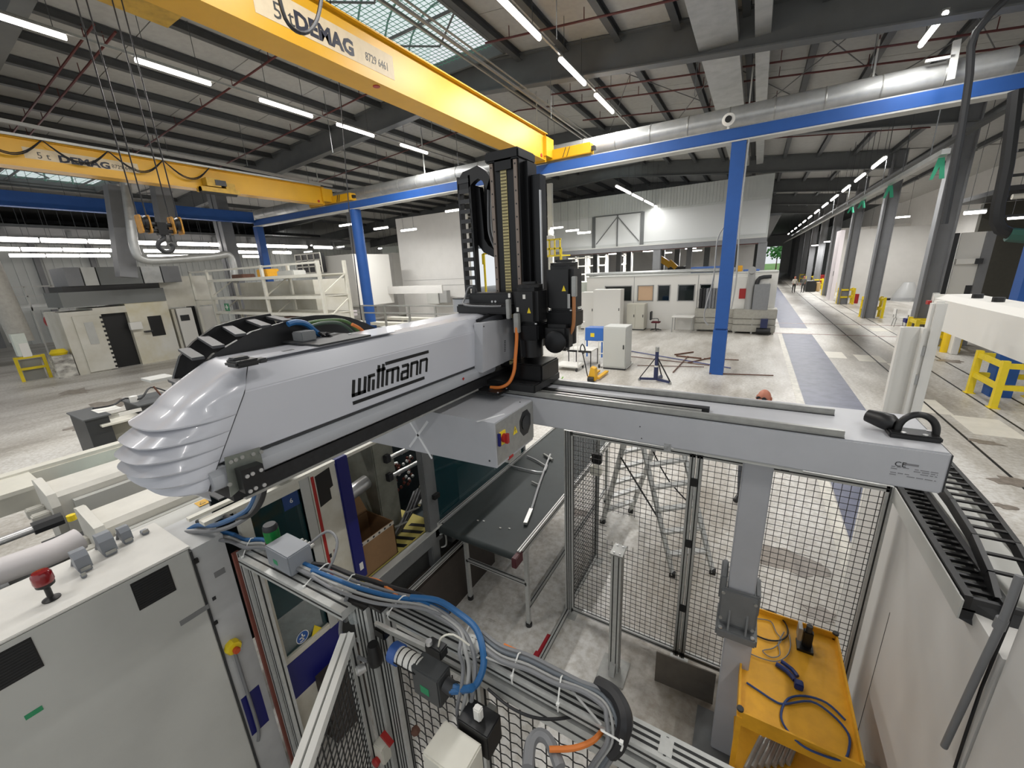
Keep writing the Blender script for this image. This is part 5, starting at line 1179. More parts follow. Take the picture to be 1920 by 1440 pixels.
# ================================================================== FRONT FENCE
ZR = 2.1
t = thing('front_fence', 'aluminium profile fence with wavy wire mesh crossing the foreground', 'fence', (-1, 1.07, 0))
alu_bar('top_rail', (-.87, 1.085, ZR-.045), (.6, 1.085, ZR-.045), t, .09, .045)
alu_bar('top_rail', (-1.50, 1.065, ZR-.045), (-.86, 1.085, ZR-.045), t, .09, .045)
alu_bar('top_rail', (-2.55, .95, ZR-.04), (-1.62, .985, ZR-.04), t, .16, .05)
alu_bar('lower_rail', (-.90, 1.08, 1.93), (-.1, 1.08, 1.93), t, .045, .09); alu_bar('mid_rail', (-1.5, 1.07, 1.90), (-.95, 1.08, 1.90), t, .045, .045)
for (x, y, w_) in ((-1.60, 1.02, .12), (-1.47, 1.04, .09), (-.93, 1.08, .09), (-.10, 1.085, .045), (.5, 1.085, .045)): alu_bar('post', (x, y, 0), (x, y, ZR-.02), t, w_, .06, 1)
build('post_cap', MB().box(-1.67, -1.53, .97, 1.07, ZR-.02, ZR-.012), black, t); build('post_cap', MB().box(-1.53, -1.44, 1.0, 1.11, ZR-.02, ZR-.0), black, t)
mesh_y('wavy_mesh', -1.42, -.98, .1, 1.86, 1.05, t, .062, .0023, wavy=True); mesh_y('wavy_mesh', -.88, -.13, 1.98, 2.03, 1.08, t, .05, .003)
mesh_y('wavy_mesh', -.88, -.12, .8, 1.88, 1.08, t, .062, .0023, wavy=True); mesh_y('wavy_mesh', -.07, .46, .8, 2.02, 1.085, t, .062, .0023, wavy=True)
alu_bar('corner_post', (-2.63, .93, 0), (-2.63, .93, 2.06), t, .05, .05); alu_bar('corner_post', (-2.57, .95, 0), (-2.57, .95, 2.06), t, .05, .05)
B('rust_stripe', mat('rust_red', '#7b4438', .6, var=.2), t, -2.69, -2.665, .89, .93, 0, 2.05)
t = thing('fence_door', 'open mesh fence door leaf with bright aluminium top rail swung toward the viewer', 'fence door', (-1.6, .9, 0))
d0, d1 = Vector((-1.64, .93, 1.9)), Vector((-1.26, .40, 1.9))
_n = (d1-d0).normalized().cross(Vector((0, 0, 1)))*.02
for sg in (-1, 1): build('top_rail', MB().bar(d0+_n*sg, d1+_n*sg, .030, .045), mat('bright_aluminium', '#d9d9d5', .4, .1), t)
build('rail_groove', MB().bar(d0-Vector((0, 0, .012)), d1-Vector((0, 0, .012)), .012, .02), alud, t); alu_bar('hinge_stile', (d0.x, d0.y, .1), (d0.x, d0.y, 1.9), t, .045)
mb = MB(); dd = (d1-d0); n = 13
for k in range(n): p = d0+dd*(k+.5)/n; mb.bar((p.x, p.y, .2), (p.x, p.y, 1.87), .005)
z = .2
while z < 1.87: mb.bar((d0.x, d0.y, z), (d1.x, d1.y, z), .005); z += .045
build('wavy_mesh', mb, wirem, t, kind='stuff')
t = thing('terminal_box', 'grey terminal box with green sticker on the fence rail at left', 'terminal box', (-2.0, .95, ZR))
M_ = Matrix.Translation(OZ(538, 1050, ZR)) @ Matrix.Rotation(math.radians(6), 4, 'Z'); q = OZ(537, 1066, ZR)
x, y = q.x, q.y
build('box', MB().box(x-.13, x+.10, y-.03, y+.11, ZR, ZR+.13, bev=.006), MATS['plug_grey'], t, smooth=True)
B('green_sticker', green, t, x-.06, x-.02, y-.0312, y-.03, ZR+.035, ZR+.065)
for k in range(4): build('gland', MB().cyl((x-.03+k*.035, y+.11, ZR+.09), (x-.03+k*.035, y+.14, ZR+.09), .012), steel, t, smooth=True)
t = tag(build('cable_loop', MB().tube([(x+.04, y+.11, ZR+.08), (x+.1, y+.22, ZR+.14), (x+.22, y+.2, ZR+.12), (x+.26, y+.1, ZR+.03), (x+.2, y+.02, ZR-.02)], .008, 8, 4), greyc, smooth=True), 'grey cable looping out of the terminal box', 'cable')
t = thing('signal_lamp', 'signal lamp with green lens and dark red ring behind the terminal box', 'signal lamp', (-2.1, 1.1, ZR))
q = OZ(508, 1038, ZR); x, y = q.x, q.y+.03
build('red_ring', MB().cyl((x, y, ZR), (x, y, ZR+.08), .045, n=20), mat('ring_darkred', '#541018', .4), t, smooth=True); build('green_lens', MB().cyl((x, y, ZR+.08), (x, y, ZR+.155), .043, n=20), mat('lens_green', '#0f7a35', .25), t, smooth=True)
build('cap', MB().lathe([(.042, 0), (.042, .02), (.034, .035)], (x, y, ZR+.155), n=20), dark, t, smooth=True); build('base', MB().cyl((x, y, ZR-.03), (x, y, ZR), .03), black, t)
# cables along the rail
def cab(pxs, m, r, label, z=ZR+.03, zs=None, nm='cable', cat='cable'):
    pts = [OZ(a, b__, (zs[i] if zs else z)) for i, (a, b__) in enumerate(pxs)]
    return tag(build(nm, MB().tube(pts, r, 8, 4), m, smooth=True), label, cat)
zd = lambda *v: [ZR+k for k in v]
cab([(485, 900), (478, 935), (462, 958), (430, 975), (400, 985), (370, 985), (345, 1000)], bluehose, .016, 'blue hose dropping from the connector block to the rail end', zs=[2.82, 2.66, 2.50, 2.36, 2.25, 2.18, 2.14], nm='hose', cat='hose')
cab([(492, 900), (482, 942), (465, 968), (430, 988), (395, 996), (345, 998)], greyc, .013, 'grey cable beside the blue hose below the connector block', zs=[2.82, 2.64, 2.48, 2.33, 2.22, 2.15])
cab([(498, 898), (490, 938), (470, 965), (440, 972), (410, 968), (370, 978)], blackc, .014, 'black cable beside the blue hose below the connector block', zs=[2.82, 2.66, 2.52, 2.38, 2.27, 2.18])
for i, (o_, m, r) in enumerate([(0, greyc2, .011), (7, greyc, .011), (-8, bluehose, .014)]):
    cab([(342, 1003+o_*.3), (380, 1003+o_), (430, 1008+o_), (460, 1020+o_), (500, 1022+o_), (560, 1060+o_), (600, 1078+o_)], m, r, ['light grey', 'darker grey', 'blue'][i]+' cable resting on the left end of the fence rail')
cols = [(blackc, .013, 'black'), (greyc, .008, 'grey'), (bluehose, .012, 'blue'), (greyc2, .007, 'light grey'), (greyc, .008, 'second grey')]
for i, (m, r, nm_) in enumerate(cols):
    o_ = i*10-18
    cab([(585, 1068+o_*.6), (620, 1080+o_), (660, 1096+o_), (700, 1108+o_), (740, 1118+o_*.8), (790, 1128+o_*.6), (840, 1150+o_*.4)], m, r, nm_+' cable of the bundle crossing behind the black post caps', z=ZR+.03+i*.004)
cab([(690, 1085), (710, 1090), (730, 1105), (745, 1118)], orange, .010, 'short orange cable in the bundle above the left top rail')
for i, (m, r, nm_) in enumerate([(greyc, .010, 'outer grey'), (greyc2, .009, 'light grey'), (greyc, .008, 'inner grey'), (bluehose, .015, 'thick blue')]):
    k = [(-4, 2), (-16, 9), (-27, 15), (14, -10)][i]
    cab([(770, 1120), (820, 1136+k[1]), (860, 1160+k[1]), (885+k[0]*.6, 1190+k[1]), (893+k[0], 1230), (888+k[0], 1265), (870+k[0], 1290), (845, 1296)] if i == 3 else [(750, 1115), (810, 1135+k[1]), (860, 1170+k[1]), (888+k[0], 1210+k[1]), (895+k[0], 1250), (892+k[0], 1290), (884+k[0], 1330), (862, 1370), (855, 1400)], m, r, nm_+' cable bending down over the front of the fence', zs=zd(.05, .06, .07, .06, .02, -.04, -.10, -.14) if i == 3 else zd(.03, .04, .05, .03, -.03, -.1, -.2, -.28, -.32), nm='hose' if i == 3 else 'cable', cat='hose' if i == 3 else 'cable')
cols = [(greyc, .010, 'grey'), (mat('slate_cable', '#5c6268', .5), .009, 'slate grey'), (greyc2, .006, 'thin light grey'), (greyc, .009, 'mid grey')]
for i, (m, r, nm_) in enumerate(cols):
    o_ = i*9-14
    cab([(905, 1200+o_), (940, 1226+o_), (990, 1243+o_), (1040, 1268+o_), (1090, 1288+o_*.6), (1130, 1310+o_), (1150-o_, 1345), (1152-o_, 1390), (1130-o_, 1425), (1110-o_, 1455)], m, r, nm_+' cable curling down over the right part of the fence rail', zs=zd(.03, .03, .035, .035, .04, .04, .03, -.03, -.12, -.2))
cab([(945, 1210), (970, 1222)], orange, .009, 'short orange cable end near the middle of the fence rail')
cab([(1030, 1405), (1075, 1403), (1110, 1390), (1128, 1372)], orange, .010, 'orange cable curling under the bundle at the bottom right', z=ZR-.05)
cab([(1120, 1282), (1150, 1300), (1168, 1330), (1172, 1360), (1160, 1395), (1145, 1410)], blackc, .028, 'thick black corrugated conduit bending over the fence rail', zs=zd(.03, .05, .05, .03, -.05, -.1), nm='conduit', cat='conduit')
cab([(915, 1292), (955, 1325), (1000, 1345), (1045, 1348), (1095, 1340)], blackc, .006, 'thin black cable sagging across the lower rail', z=ZR-.1)
cab([(905, 1230), (960, 1250), (1040, 1262), (1085, 1310), (1128, 1360)], greyc2, .005, 'thin light cable running diagonally along the rail', z=ZR+.02)
cab([(990, 1440), (995, 1395), (1010, 1378), (1030, 1390), (1050, 1440)], greyc, .022, 'thick grey hose bent like a hook at the bottom edge', z=ZR-.08, nm='hose', cat='hose')
ties = [((470, 1010), (455, 1045), 'first'), ((610, 1058), (570, 1100), 'second'), ((660, 1078), (640, 1112), 'third'), ((755, 1118), (728, 1150), 'fourth'), ((880, 1172), (866, 1215), 'fifth'), ((972, 1226), (960, 1268), 'sixth'), ((1052, 1270), (1046, 1320), 'seventh'), ((1128, 1370), (1165, 1392), 'eighth'), ((385, 985), (365, 1005), 'extra')]
for i, (a, b__, nm_) in enumerate(ties):
    A = OZ(*a, ZR+.052); C_ = OZ(*b__, ZR-.01 if i not in (7,) else ZR+.03)
    tag(build('cable_tie', MB().tube([A+Vector((0, .03, -.04)), A, C_, C_-Vector((0, 0, .04))], .0035, 5, 3).box(C_.x-.006, C_.x+.006, C_.y-.006, C_.y+.006, C_.z-.006, C_.z+.006), tie, smooth=True), f'white cable tie around the cables, {"at the far left end" if nm_ == "extra" else nm_ + " along the fence rail from the left"}', 'cable tie', 'cable ties on the fence rail')
# pneumatic unit
t = thing('pneumatic_unit', 'black and chrome pneumatic service unit hanging on the front fence', 'pneumatic unit', (-1.4, .98, 1.75))
YP = .95
q = OY(702, 1225, YP); build('regulator', MB().lathe([(.035, -.06), (.04, -.02), (.033, 0), (.03, .05), (.026, .06)], q, n=18), black, t, smooth=True)
q = OY(715, 1185, YP); build('fitting', MB().box(q.x-.03, q.x+.04, YP-.02, YP+.02, q.z-.02, q.z+.03, bev=.006), black2, t, smooth=True)
q = OY(685, 1250, YP); build('gauge', MB().lathe([(.024, 0), (.026, .04), (.02, .045)], q, (-.4, -.9, 0), 18), chrome, t, smooth=True); build('gauge_face', MB().lathe([(.019, 0), (.019, .002)], q+Vector((-.4, -.9, 0)).normalized()*.046, (-.4, -.9, 0), 18), plaster, t)
q0, q1 = OY(738, 1222, YP), OY(790, 1250, YP); build('blue_cap', MB().cyl(q0, q0.lerp(q1, .25), .048, n=18), mat('cap_blue', '#35599c', .4), t, smooth=True)
build('filter_bowl', MB().cyl(q0.lerp(q1, .2), q1, .040, n=18), plaster, t, smooth=True)
mb = MB()
for k in range(4): mb.lathe([(.0415, -.003), (.0415, .003)], q0.lerp(q1, .35+.2*k), q1-q0, 18)
build('bowl_cage', mb, black, t); build('cage_bar', MB().bar(q0.lerp(q1, .2)+Vector((0, -.042, .0)), q1+Vector((0, -.042, 0)), .004), black, t)
q = OY(805, 1270, YP); build('valve_body', MB().box(q.x-.07, q.x+.09, YP-.04, YP+.05, q.z-.09, q.z+.07, bev=.006), mat('valve_grey', '#5c5e5f', .4, .5), t, smooth=True); B('green_sticker', green, t, q.x-.02, q.x+.03, YP-.042, YP-.04, q.z-.05, q.z-.01)
q = OY(815, 1215, YP); build('solenoid', MB().box(q.x-.04, q.x+.05, YP-.02, YP+.03, q.z-.03, q.z+.02, bev=.005), black, t, smooth=True); build('manual_knob', MB().cyl((q.x-.02, YP-.01, q.z+.02), (q.x-.02, YP-.01, q.z+.04), .014), chrome, t, smooth=True)
q = OY(842, 1285, YP); build('port_ring', MB().cyl((q.x-.02, YP, q.z), (q.x+.03, YP-.0, q.z-.01), .03, n=16), dark, t, smooth=True)
build('mount_bar', MB().bar(OY(705, 1170, YP), OY(800, 1215, YP), .018, .025), steel, t)
tag(build('glass_bowl', MB().lathe([(.034, 0), (.036, .05), (.03, .07)], OY(665, 1150, 1.0)-Vector((0, 0, .04)), n=18), glassm('clear_bowl', '#b9c0bf', .35, .08), smooth=True), 'clear glass bowl under the cables beside the left post', 'bowl')
tag(build('air_hose', MB().tube([OY(650, 1120, .97), OY(640, 1160, .97), OY(640, 1195, .96), OY(660, 1225, .95), OY(690, 1240, .95)], .010, 8, 4), greyc, smooth=True), 'grey air hose curving down to the pneumatic unit', 'hose')
tag(build('blue_elbow_hose', MB().tube([OY(842, 1285, YP), OY(862, 1292, YP), OY(885, 1290, YP)], .016, 8, 3), bluehose, smooth=True), 'blue hose stub leaving the pneumatic valve', 'hose')
tag(build('thin_wire', MB().tube([OY(822, 1212, .95), OY(828, 1195, .95), OY(850, 1190, .97), OY(880, 1210, 1.0)], .004, 6, 3), cream, smooth=True), 'thin cream wire arching above the pneumatic valve', 'wire')
# bottom boxes
t = thing('junction_box', 'cream junction box with a black lid block at the bottom edge', 'junction box', (-.9, .8, 1.5))
q = OY(860, 1405, .8); build('box', MB().box(q.x-.12, q.x+.07, .72, .86, q.z-.2, q.z, bev=.006), cream, t, smooth=True); build('black_block', MB().box(q.x-.06, q.x+.09, .87, .97, q.z-.1, q.z+.03, bev=.004), black, t, smooth=True)
build('grey_plug', MB().box(q.x-.0, q.x+.035, .9, .93, q.z+.03, q.z+.09, bev=.005), plaster, t, smooth=True); build('arm', MB().box(q.x-.02, q.x+.02, .86, 1.04, q.z-.1, q.z-.06), steel, t)
t = thing('button_box', 'beige push button box with a red button low on the fence post', 'button box', (-1.5, .97, 1.1))
q = OY(722, 1405, .97); build('box', MB().box(q.x-.05, q.x+.03, .93, .99, q.z-.06, q.z+.06, bev=.006), cream, t, smooth=True); build('red_button', MB().lathe([(.02, 0), (.026, .02), (.02, .03)], (q.x-.02, .93, q.z-.04), (0, -1, 0), 14), red, t, smooth=True)
q = OY(730, 1380, .98); build('red_clip', MB().bar((q.x-.03, .96, q.z+.03), (q.x+.04, .96, q.z-.01), .03, .02), red, t)
tag(build('red_sensor', MB().lathe([(.02, 0), (.024, .02), (.014, .035)], OY(783, 1365, 1.0), (0, -1, 0), 12), rust, smooth=True), 'small dark red knob on the mesh beside the left post', 'knob')
# ================================================================== BACKGROUND, CENTRE
# gable wall of corrugated sheet over the enclosure, on grey columns
YG = 31.0
gw = struct('wall_gable', MB().box(-14.6, .4, YG, YG+.1, 4.75, 8.6), wallc)
for k in range(75): B('corrugation', wallc, gw, -14.6+k*.2, -14.5+k*.2, YG-.03, YG, 7.35, 8.6)
B('window_band', mat('pale_grey_band', '#c3c5c4', .5), gw, -14.5, .3, YG-.02, YG, 5.2, 7.2)
for x in (-10.9, -7.3): B('frame_post', girderm, gw, x-.12, x+.12, YG-.12, YG, 4.9, 7.25)
B('frame_mid', girderm, gw, -9.14, -9.06, YG-.08, YG, 5.0, 7.25); B('frame_top', girderm, gw, -10.9, -7.3, YG-.08, YG, 7.2, 7.28)
build('brace', MB().bar((-9.1, YG-.05, 7.1), (-10.7, YG-.05, 5.3), .05), girderm, gw); build('brace', MB().bar((-9.1, YG-.05, 7.1), (-7.5, YG-.05, 5.3), .05), girderm, gw)
B('lintel', colm, gw, -14.6, .4, YG-.2, YG+.1, 4.65, 5.0); B('lintel_trim', grey_l, gw, -14.6, .4, YG-.22, YG-.2, 4.95, 5.03)
for x in (-13.4, -6.2, .2): build('hall_column', MB().box(x-.25, x+.25, YG-.15, YG+.3, 0, 4.7), colm, None, kind='structure')
for x in (-16, -12.2, -8.7, -7.2, -4.4, -2): build('hall_column', MB().box(x-.25, x+.25, 46, 46.4, 0, 6.2), purlinm, None, kind='structure')
for x in (-11, -5.0): build('hall_column', MB().box(x-.2, x+.2, 38, 38.4, 0, 5.6), colm, None, kind='structure')
struct('wall_far', MB().box(-40, -.5, 75, 75.2, 0, 7), wallw)
for k in range(3): tag(build('roof_pipe', MB().cyl((-18, 36+k*3, 5.0), (0, 36+k*3, 5.0), .1), darkred, smooth=True), ORD[k]+' dark red pipe under the low ceiling beyond the gable wall', 'pipe')
cl = struct('ceiling_low', MB().box(-20, 1, YG+.2, 74, 6.2, 6.35), purlinm)
# white process enclosure
YE = 24.4
t = thing('process_enclosure', 'long white process enclosure with dark and beige windows in the middle distance', 'enclosure', (-5, YE, 0))
ENC = [(-7.8, -6.24), (-5.85, -5.0), (-4.7, -4.1), (-3.62, -2.82), (-2.5, -1.95)]
x0 = -9.0; segs = []
mb = MB(); mb.box(-9, 1.0, YE, YE+2.6, 2.48, 3.0)
mb.box(-9, 1.0, YE, YE+.08, 0, 1.62)
edges = [-9]+[v for p in ENC for v in p]+[1.0]
for k in range(0, len(edges), 2): mb.box(edges[k], edges[k+1], YE, YE+.08, 1.62, 2.48)
mb.box(-9, 1, YE+2.5, YE+2.6, 0, 2.5)
build('shell', mb, plaster, t)
for i, (a, b__) in enumerate(ENC):
    if i == 1: B('window_pane', mat('beige_board', '#c9a98a', .7), t, a+.02, b__-.02, YE+.02, YE+.05, 1.64, 2.46, label='beige boarded window')
    else: build('window_pane', MB().box(a, b__, YE+.04, YE+.05, 1.62, 2.48), glass_d, t)
    build('window_frame', frame_ := MB().box(a-.04, b__+.04, YE-.02, YE, 2.46, 2.51).box(a-.04, b__+.04, YE-.02, YE, 1.59, 1.63).box(a-.05, a, YE-.02, YE, 1.6, 2.5).box(b__, b__+.05, YE-.02, YE, 1.6, 2.5), greyc2, t)
for x in (-6.1, -2.65, -1.9): B('panel_joint', greyc2, t, x, x+.03, YE-.01, YE, 0, 3.0)
B('roof_edge', grey_l, t, -9.05, 1.0, YE-.03, YE+2.6, 3.0, 3.06)
for k in range(4): build('roof_duct', MB().cyl((-9.2, YE+.4+k*.5, 3.2), (-1, YE+.4+k*.5, 3.2), .09), galv, t, smooth=True)
t = thing('annex_cabin', 'pale green-grey cabin wall at the left end of the white enclosure', 'cabin', (-10.5, YE, 0))
build('shell', MB().box(-11.6, -9.05, YE+.2, YE+2.5, 0, 2.75), mat('pale_green', '#c9cfc6', .6, var=.05), t); B('door_window', dark, t, -9.9, -9.65, YE+.18, YE+.2, 1.5, 1.8)
for k in range(10): B('louvre_blade', grey_l, t, -11.7, -10.8, YE-.1, YE+.2, .3+k*.17, .36+k*.17)
# cabinets standing before the enclosure
def cabinet(px0, px1, pyb, pyt, y, name, label, m, d=.7, doors=1):
    a = OZ(px0, pyb, 0) if y is None else OY(px0, pyb, y); y = a.y; b__ = OY(px1, pyb, y); top = OY((px0+px1)/2, pyt, y).z; bt = max(0, min(a.z, b__.z)) if y is None else 0
    t = thing(name, label, 'cabinet', ((a.x+b__.x)/2, y, 0))
    build('body', MB().box(a.x, b__.x, y, y+d, .06, top, bev=.01), m, t, smooth=True)
    w_ = (b__.x-a.x)/doors
    for k in range(doors): B('door', m, t, a.x+k*w_+.02, a.x+(k+1)*w_-.02, y-.02, y, .12, top-.05); B('door_handle', dark, t, a.x+(k+1)*w_-.1, a.x+(k+1)*w_-.06, y-.04, y-.02, top*.5, top*.5+.15)
    B('plinth', dark, t, a.x+.01, b__.x-.01, y+.01, y+d-.01, 0, .06)
    return t
cabinet(1174, 1207, 617, 570, 23.6, 'switch_cabinet', 'narrow beige control cabinet standing in front of the white enclosure', mat('beige_cab', '#c3c0b3', .5), doors=2)
cabinet(1112, 1163, 585, 543, 22.8, 'white_cabinet', 'wide white cabinet with rounded frame left of the beige control cabinet', plaster)
cabinet(1089, 1113, 588, 548, 23.2, 'white_cabinet', 'small white cabinet beside the louvred cabin', plaster)
cabinet(1130, 1172, 693, 613, 14.1, 'grey_cabinet', 'light grey cabinet standing on a wheeled trolley near the tripod jack', mat('lg_cab', '#b9bab5', .5), d=.8)
# trolley under it
g = OZ(1150, 690, 0); t = thing('wheeled_trolley', 'white wheeled trolley with a tube handle carrying the light grey cabinet', 'trolley', (g.x, g.y, 0))
B('platform', plaster, t, g.x-.55, g.x+.5, g.y-.1, g.y+.9, .02, .06)
for (x, y) in ((-.5, -.05), (.45, -.05), (-.5, .8), (.45, .8)): build('wheel', MB().cyl((g.x+x-.02, g.y+y-.1, .07), (g.x+x+.02, g.y+y-.1, .07), .07), black, t)
build('handle', MB().tube([(g.x-.55, g.y-.1, .06), (g.x-.55, g.y-.1, 1.0), (g.x+.3, g.y-.12, 1.0)], .02, 6, 0).tube([(g.x-.55, g.y-.1, .55), (g.x+.3, g.y-.12, .55)], .02, 6, 0), plaster, t, smooth=True)
# blue machine on legs
g = OZ(1115, 672, 0); t = thing('blue_machine', 'small blue machine with a yellow label on a legged frame', 'machine', (g.x, g.y, 0)); a = OY(1098, 640, g.y+.3); b__ = OY(1133, 615, g.y+.3)
build('body', MB().box(a.x, b__.x, g.y+.2, g.y+.8, a.z+.05, b__.z, bev=.02), mat('machine_blue', '#2f67b5', .4), t, smooth=True); B('yellow_label', yellow2, t, a.x+.25, a.x+.42, g.y+.19, g.y+.2, a.z+.22, a.z+.38)
for x in (a.x+.05, b__.x-.1): B('leg', MATS['machine_blue'], t, x, x+.05, g.y+.25, g.y+.3, 0, a.z+.05)
# wire roll container
g = OZ(1062, 695, 0); t = thing('roll_container', 'white wire roll container on castors left of the blue machine', 'roll container', (g.x, g.y, 0)); mb = MB()
for sx in (-.45, .45):
    mb.tube([(g.x+sx, g.y, .15), (g.x+sx, g.y, 1.75), (g.x+sx, g.y+.7, 1.75), (g.x+sx, g.y+.7, .15)], .018, 6, 0)
    for z in (.5, .8, 1.1, 1.4): mb.cyl((g.x+sx, g.y, z), (g.x+sx, g.y+.7, z), .008, n=5)
build('side_frame', mb, plaster, t, smooth=True)
build('back_mesh', MB().tube([(g.x-.45, g.y+.7, 1.75), (g.x+.45, g.y+.7, 1.75)], .018, 6, 0).cyl((g.x-.45, g.y+.7, 1.2), (g.x+.45, g.y+.7, 1.2), .01).cyl((g.x-.45, g.y+.7, .7), (g.x+.45, g.y+.7, .7), .01).cyl((g.x, g.y+.7, .15), (g.x, g.y+.7, 1.75), .01), plaster, t)
B('base', plaster, t, g.x-.47, g.x+.47, g.y-.02, g.y+.72, .14, .19)
for (x, y) in ((-.4, 0), (.4, 0), (-.4, .65), (.4, .65)): build('wheel', MB().cyl((g.x+x-.02, g.y+y, .07), (g.x+x+.02, g.y+y, .07), .07), black, t)
# black framed table
g = OZ(1090, 685, 0); t = thing('frame_table', 'low table with black steel frame and white top near the pallet truck', 'table', (g.x, g.y, 0)); a = OZ(1058, 700, 0)
B('tabletop', plaster, t, g.x-.45, g.x+.5, g.y-.3, g.y+.55, .62, .65)
for x in (-.43, .46):
    for y in (-.28, .5): B('leg', black, t, g.x+x, g.x+x+.03, g.y+y, g.y+y+.03, 0, .62)
B('rim', black, t, g.x-.46, g.x+.51, g.y-.31, g.y-.3, .58, .66)
# pallet truck
g = OZ(1108, 716, 0); t = thing('pallet_truck', 'yellow pallet truck with a black loop handle', 'pallet truck', (g.x, g.y, 0))
build('body', MB().prism([(g.x-.12, g.y, .05), (g.x+.15, g.y, .05), (g.x+.12, g.y, .45), (g.x-.02, g.y, .5)], (0, .25, 0)), mat('truck_yellow', '#d9a520', .5), t)
for x in (-.2, .1): B('fork', MATS['truck_yellow'], t, g.x+x, g.x+x+.12, g.y+.2, g.y+1.2, .06, .12)
build('wheel', MB().cyl((g.x-.1, g.y, .09), (g.x+.1, g.y, .09), .09), black, t)
hx0 = g.x-.25; build('handle', MB().tube([(g.x-.1, g.y-.05, .2), (hx0, g.y-.1, .95), (hx0-.09, g.y-.1, 1.1), (hx0-.02, g.y-.1, 1.28), (hx0+.08, g.y-.1, 1.1), (hx0, g.y-.1, .95)], .02, 6, 3), black, t, smooth=True)
g = OZ(1055, 720, 0); t = thing('dustpan', 'green broom and yellow dustpan on the floor at the robot base', 'cleaning tools', (g.x, g.y, 0))
build('pan', MB().box(g.x+.0, g.x+.3, g.y, g.y+.25, .0, .06), yellow2, t); build('broom', MB().bar((g.x-.2, g.y+.3, .02), (g.x+.1, g.y-.2, .3), .03), mat('lime', '#6fae3c', .5), t)
# tripod jack
g = OZ(1229, 716, 0); t = thing('tripod_jack', 'dark blue hydraulic jack on three splayed legs in the middle of the floor', 'jack', (g.x, g.y, 0)); jb = mat('jack_blue', '#20284e', .45)
build('cylinder', MB().cyl((g.x, g.y, .1), (g.x, g.y, .5), .07).cyl((g.x, g.y, .5), (g.x, g.y, 1.0), .055), jb, t, smooth=True); build('white_band', MB().cyl((g.x, g.y, .28), (g.x, g.y, .55), .058), plaster, t, smooth=True)
build('head', MB().cyl((g.x, g.y, 1.0), (g.x, g.y, 1.15), .06), steel, t, smooth=True)
for k in range(3):
    a_ = math.radians(200+k*120) if k else math.radians(180); a_ = [math.radians(185), math.radians(-20), math.radians(80)][k]; ex, ey = g.x+.5*math.cos(a_), g.y+.5*math.sin(a_)
    build('leg', MB().bar((g.x, g.y, .85), (ex, ey, .1), .03), black, t); build('base_bar', MB().bar((g.x, g.y, .1), (ex, ey, .08), .07), jb, t); build('wheel', MB().cyl((ex, ey-.02, .05), (ex, ey+.02, .05), .05), steel, t)
# pipes and bars strewn on floor
bars = [((1175, 657), (1370, 690), .02, 'long blue rod lying behind the tripod jack', mat('rod_blue', '#555a86', .5)), ((1180, 668), (1330, 685), .015, 'long thin brown rod behind the tripod jack', rust), ((1195, 685), (1320, 688), .015, 'thin brown rod lying left of the jack', rust), ((1320, 672), (1385, 675), .02, 'short brown rod ending at the blue column', rust), ((1265, 665), (1300, 660), .03, 'short dark angle bar right of the jack', rust), ((1268, 667), (1315, 672), .03, 'dark steel bar crossing the scrap pile', rust), ((1262, 698), (1290, 668), .02, 'bent brown rod under the scrap pile', rust), ((1330, 700), (1450, 704), .02, 'long thin rod lying in front of the blue column', rust), ((1290, 680), (1345, 668), .025, 'brown flat bar in the scrap pile', rust)]
for (a, b__, r, lab, m) in bars: A = OZ(*a, .03); C_ = OZ(*b__, .03); tag(build('floor_rod', MB().cyl((A.x, A.y, .03), (C_.x, C_.y, .03), r, n=6), m), lab, 'rod')
# office chair
g = OZ(1229, 620, 0); t = thing('office_chair', 'dark red and black office swivel chair in front of the enclosure', 'chair', (g.x, g.y, 0))
build('seat', MB().box(g.x-.24, g.x+.24, g.y-.22, g.y+.22, .45, .53, bev=.03), mat('maroon_fabric', '#5e2028', .9), t, smooth=True); build('backrest', MB().box(g.x-.32, g.x-.24, g.y-.2, g.y+.2, .6, 1.1, bev=.03), black, t, smooth=True)
build('column', MB().cyl((g.x, g.y, .1), (g.x, g.y, .45), .03), black, t)
for k in range(5): a_ = k*2*math.pi/5; build('base_leg', MB().bar((g.x, g.y, .1), (g.x+.32*math.cos(a_), g.y+.32*math.sin(a_), .06), .04), black, t)
build('armrest', MB().tube([(g.x-.2, g.y-.28, .7), (g.x+.15, g.y-.28, .72), (g.x+.18, g.y-.28, .52)], .02, 6), black, t)
# tables
def table(px, py, w_, d, h, label, m, name='work_table'):
    g = OZ(px, py, 0); t = thing(name, label, 'table', (g.x, g.y, 0)); B('tabletop', m, t, g.x, g.x+w_, g.y, g.y+d, h-.04, h)
    for x in (.04, w_-.08):
        for y in (.04, d-.08): B('leg', steel, t, g.x+x, g.x+x+.04, g.y+y, g.y+y+.04, 0, h-.04)
    return t
table(1257, 623, 1.1, 1.0, .85, 'small white topped table right of the office chair', plaster); table(1215, 603, 2.1, .7, .9, 'long workbench with wooden top against the enclosure', mat('bench_wood', '#c0a070', .6), 'workbench')
g = OZ(1262, 602, 0); t = thing('mesh_screen', 'framed pale mesh screen with a little lamp on a pole', 'screen', (g.x, g.y, 0)); build('frame', MB().box(g.x-.6, g.x+.5, g.y, g.y+.04, .95, .99).box(g.x-.6, g.x+.5, g.y, g.y+.04, 1.95, 2.0).box(g.x-.6, g.x-.55, g.y, g.y+.04, 0, 2).box(g.x+.45, g.x+.5, g.y, g.y+.04, 0, 2), grey_l, t); B('sheet', mat('sheet_pale', '#b7b4b4', .6, alpha=.8), t, g.x-.55, g.x+.45, g.y+.01, g.y+.02, 1, 1.95)
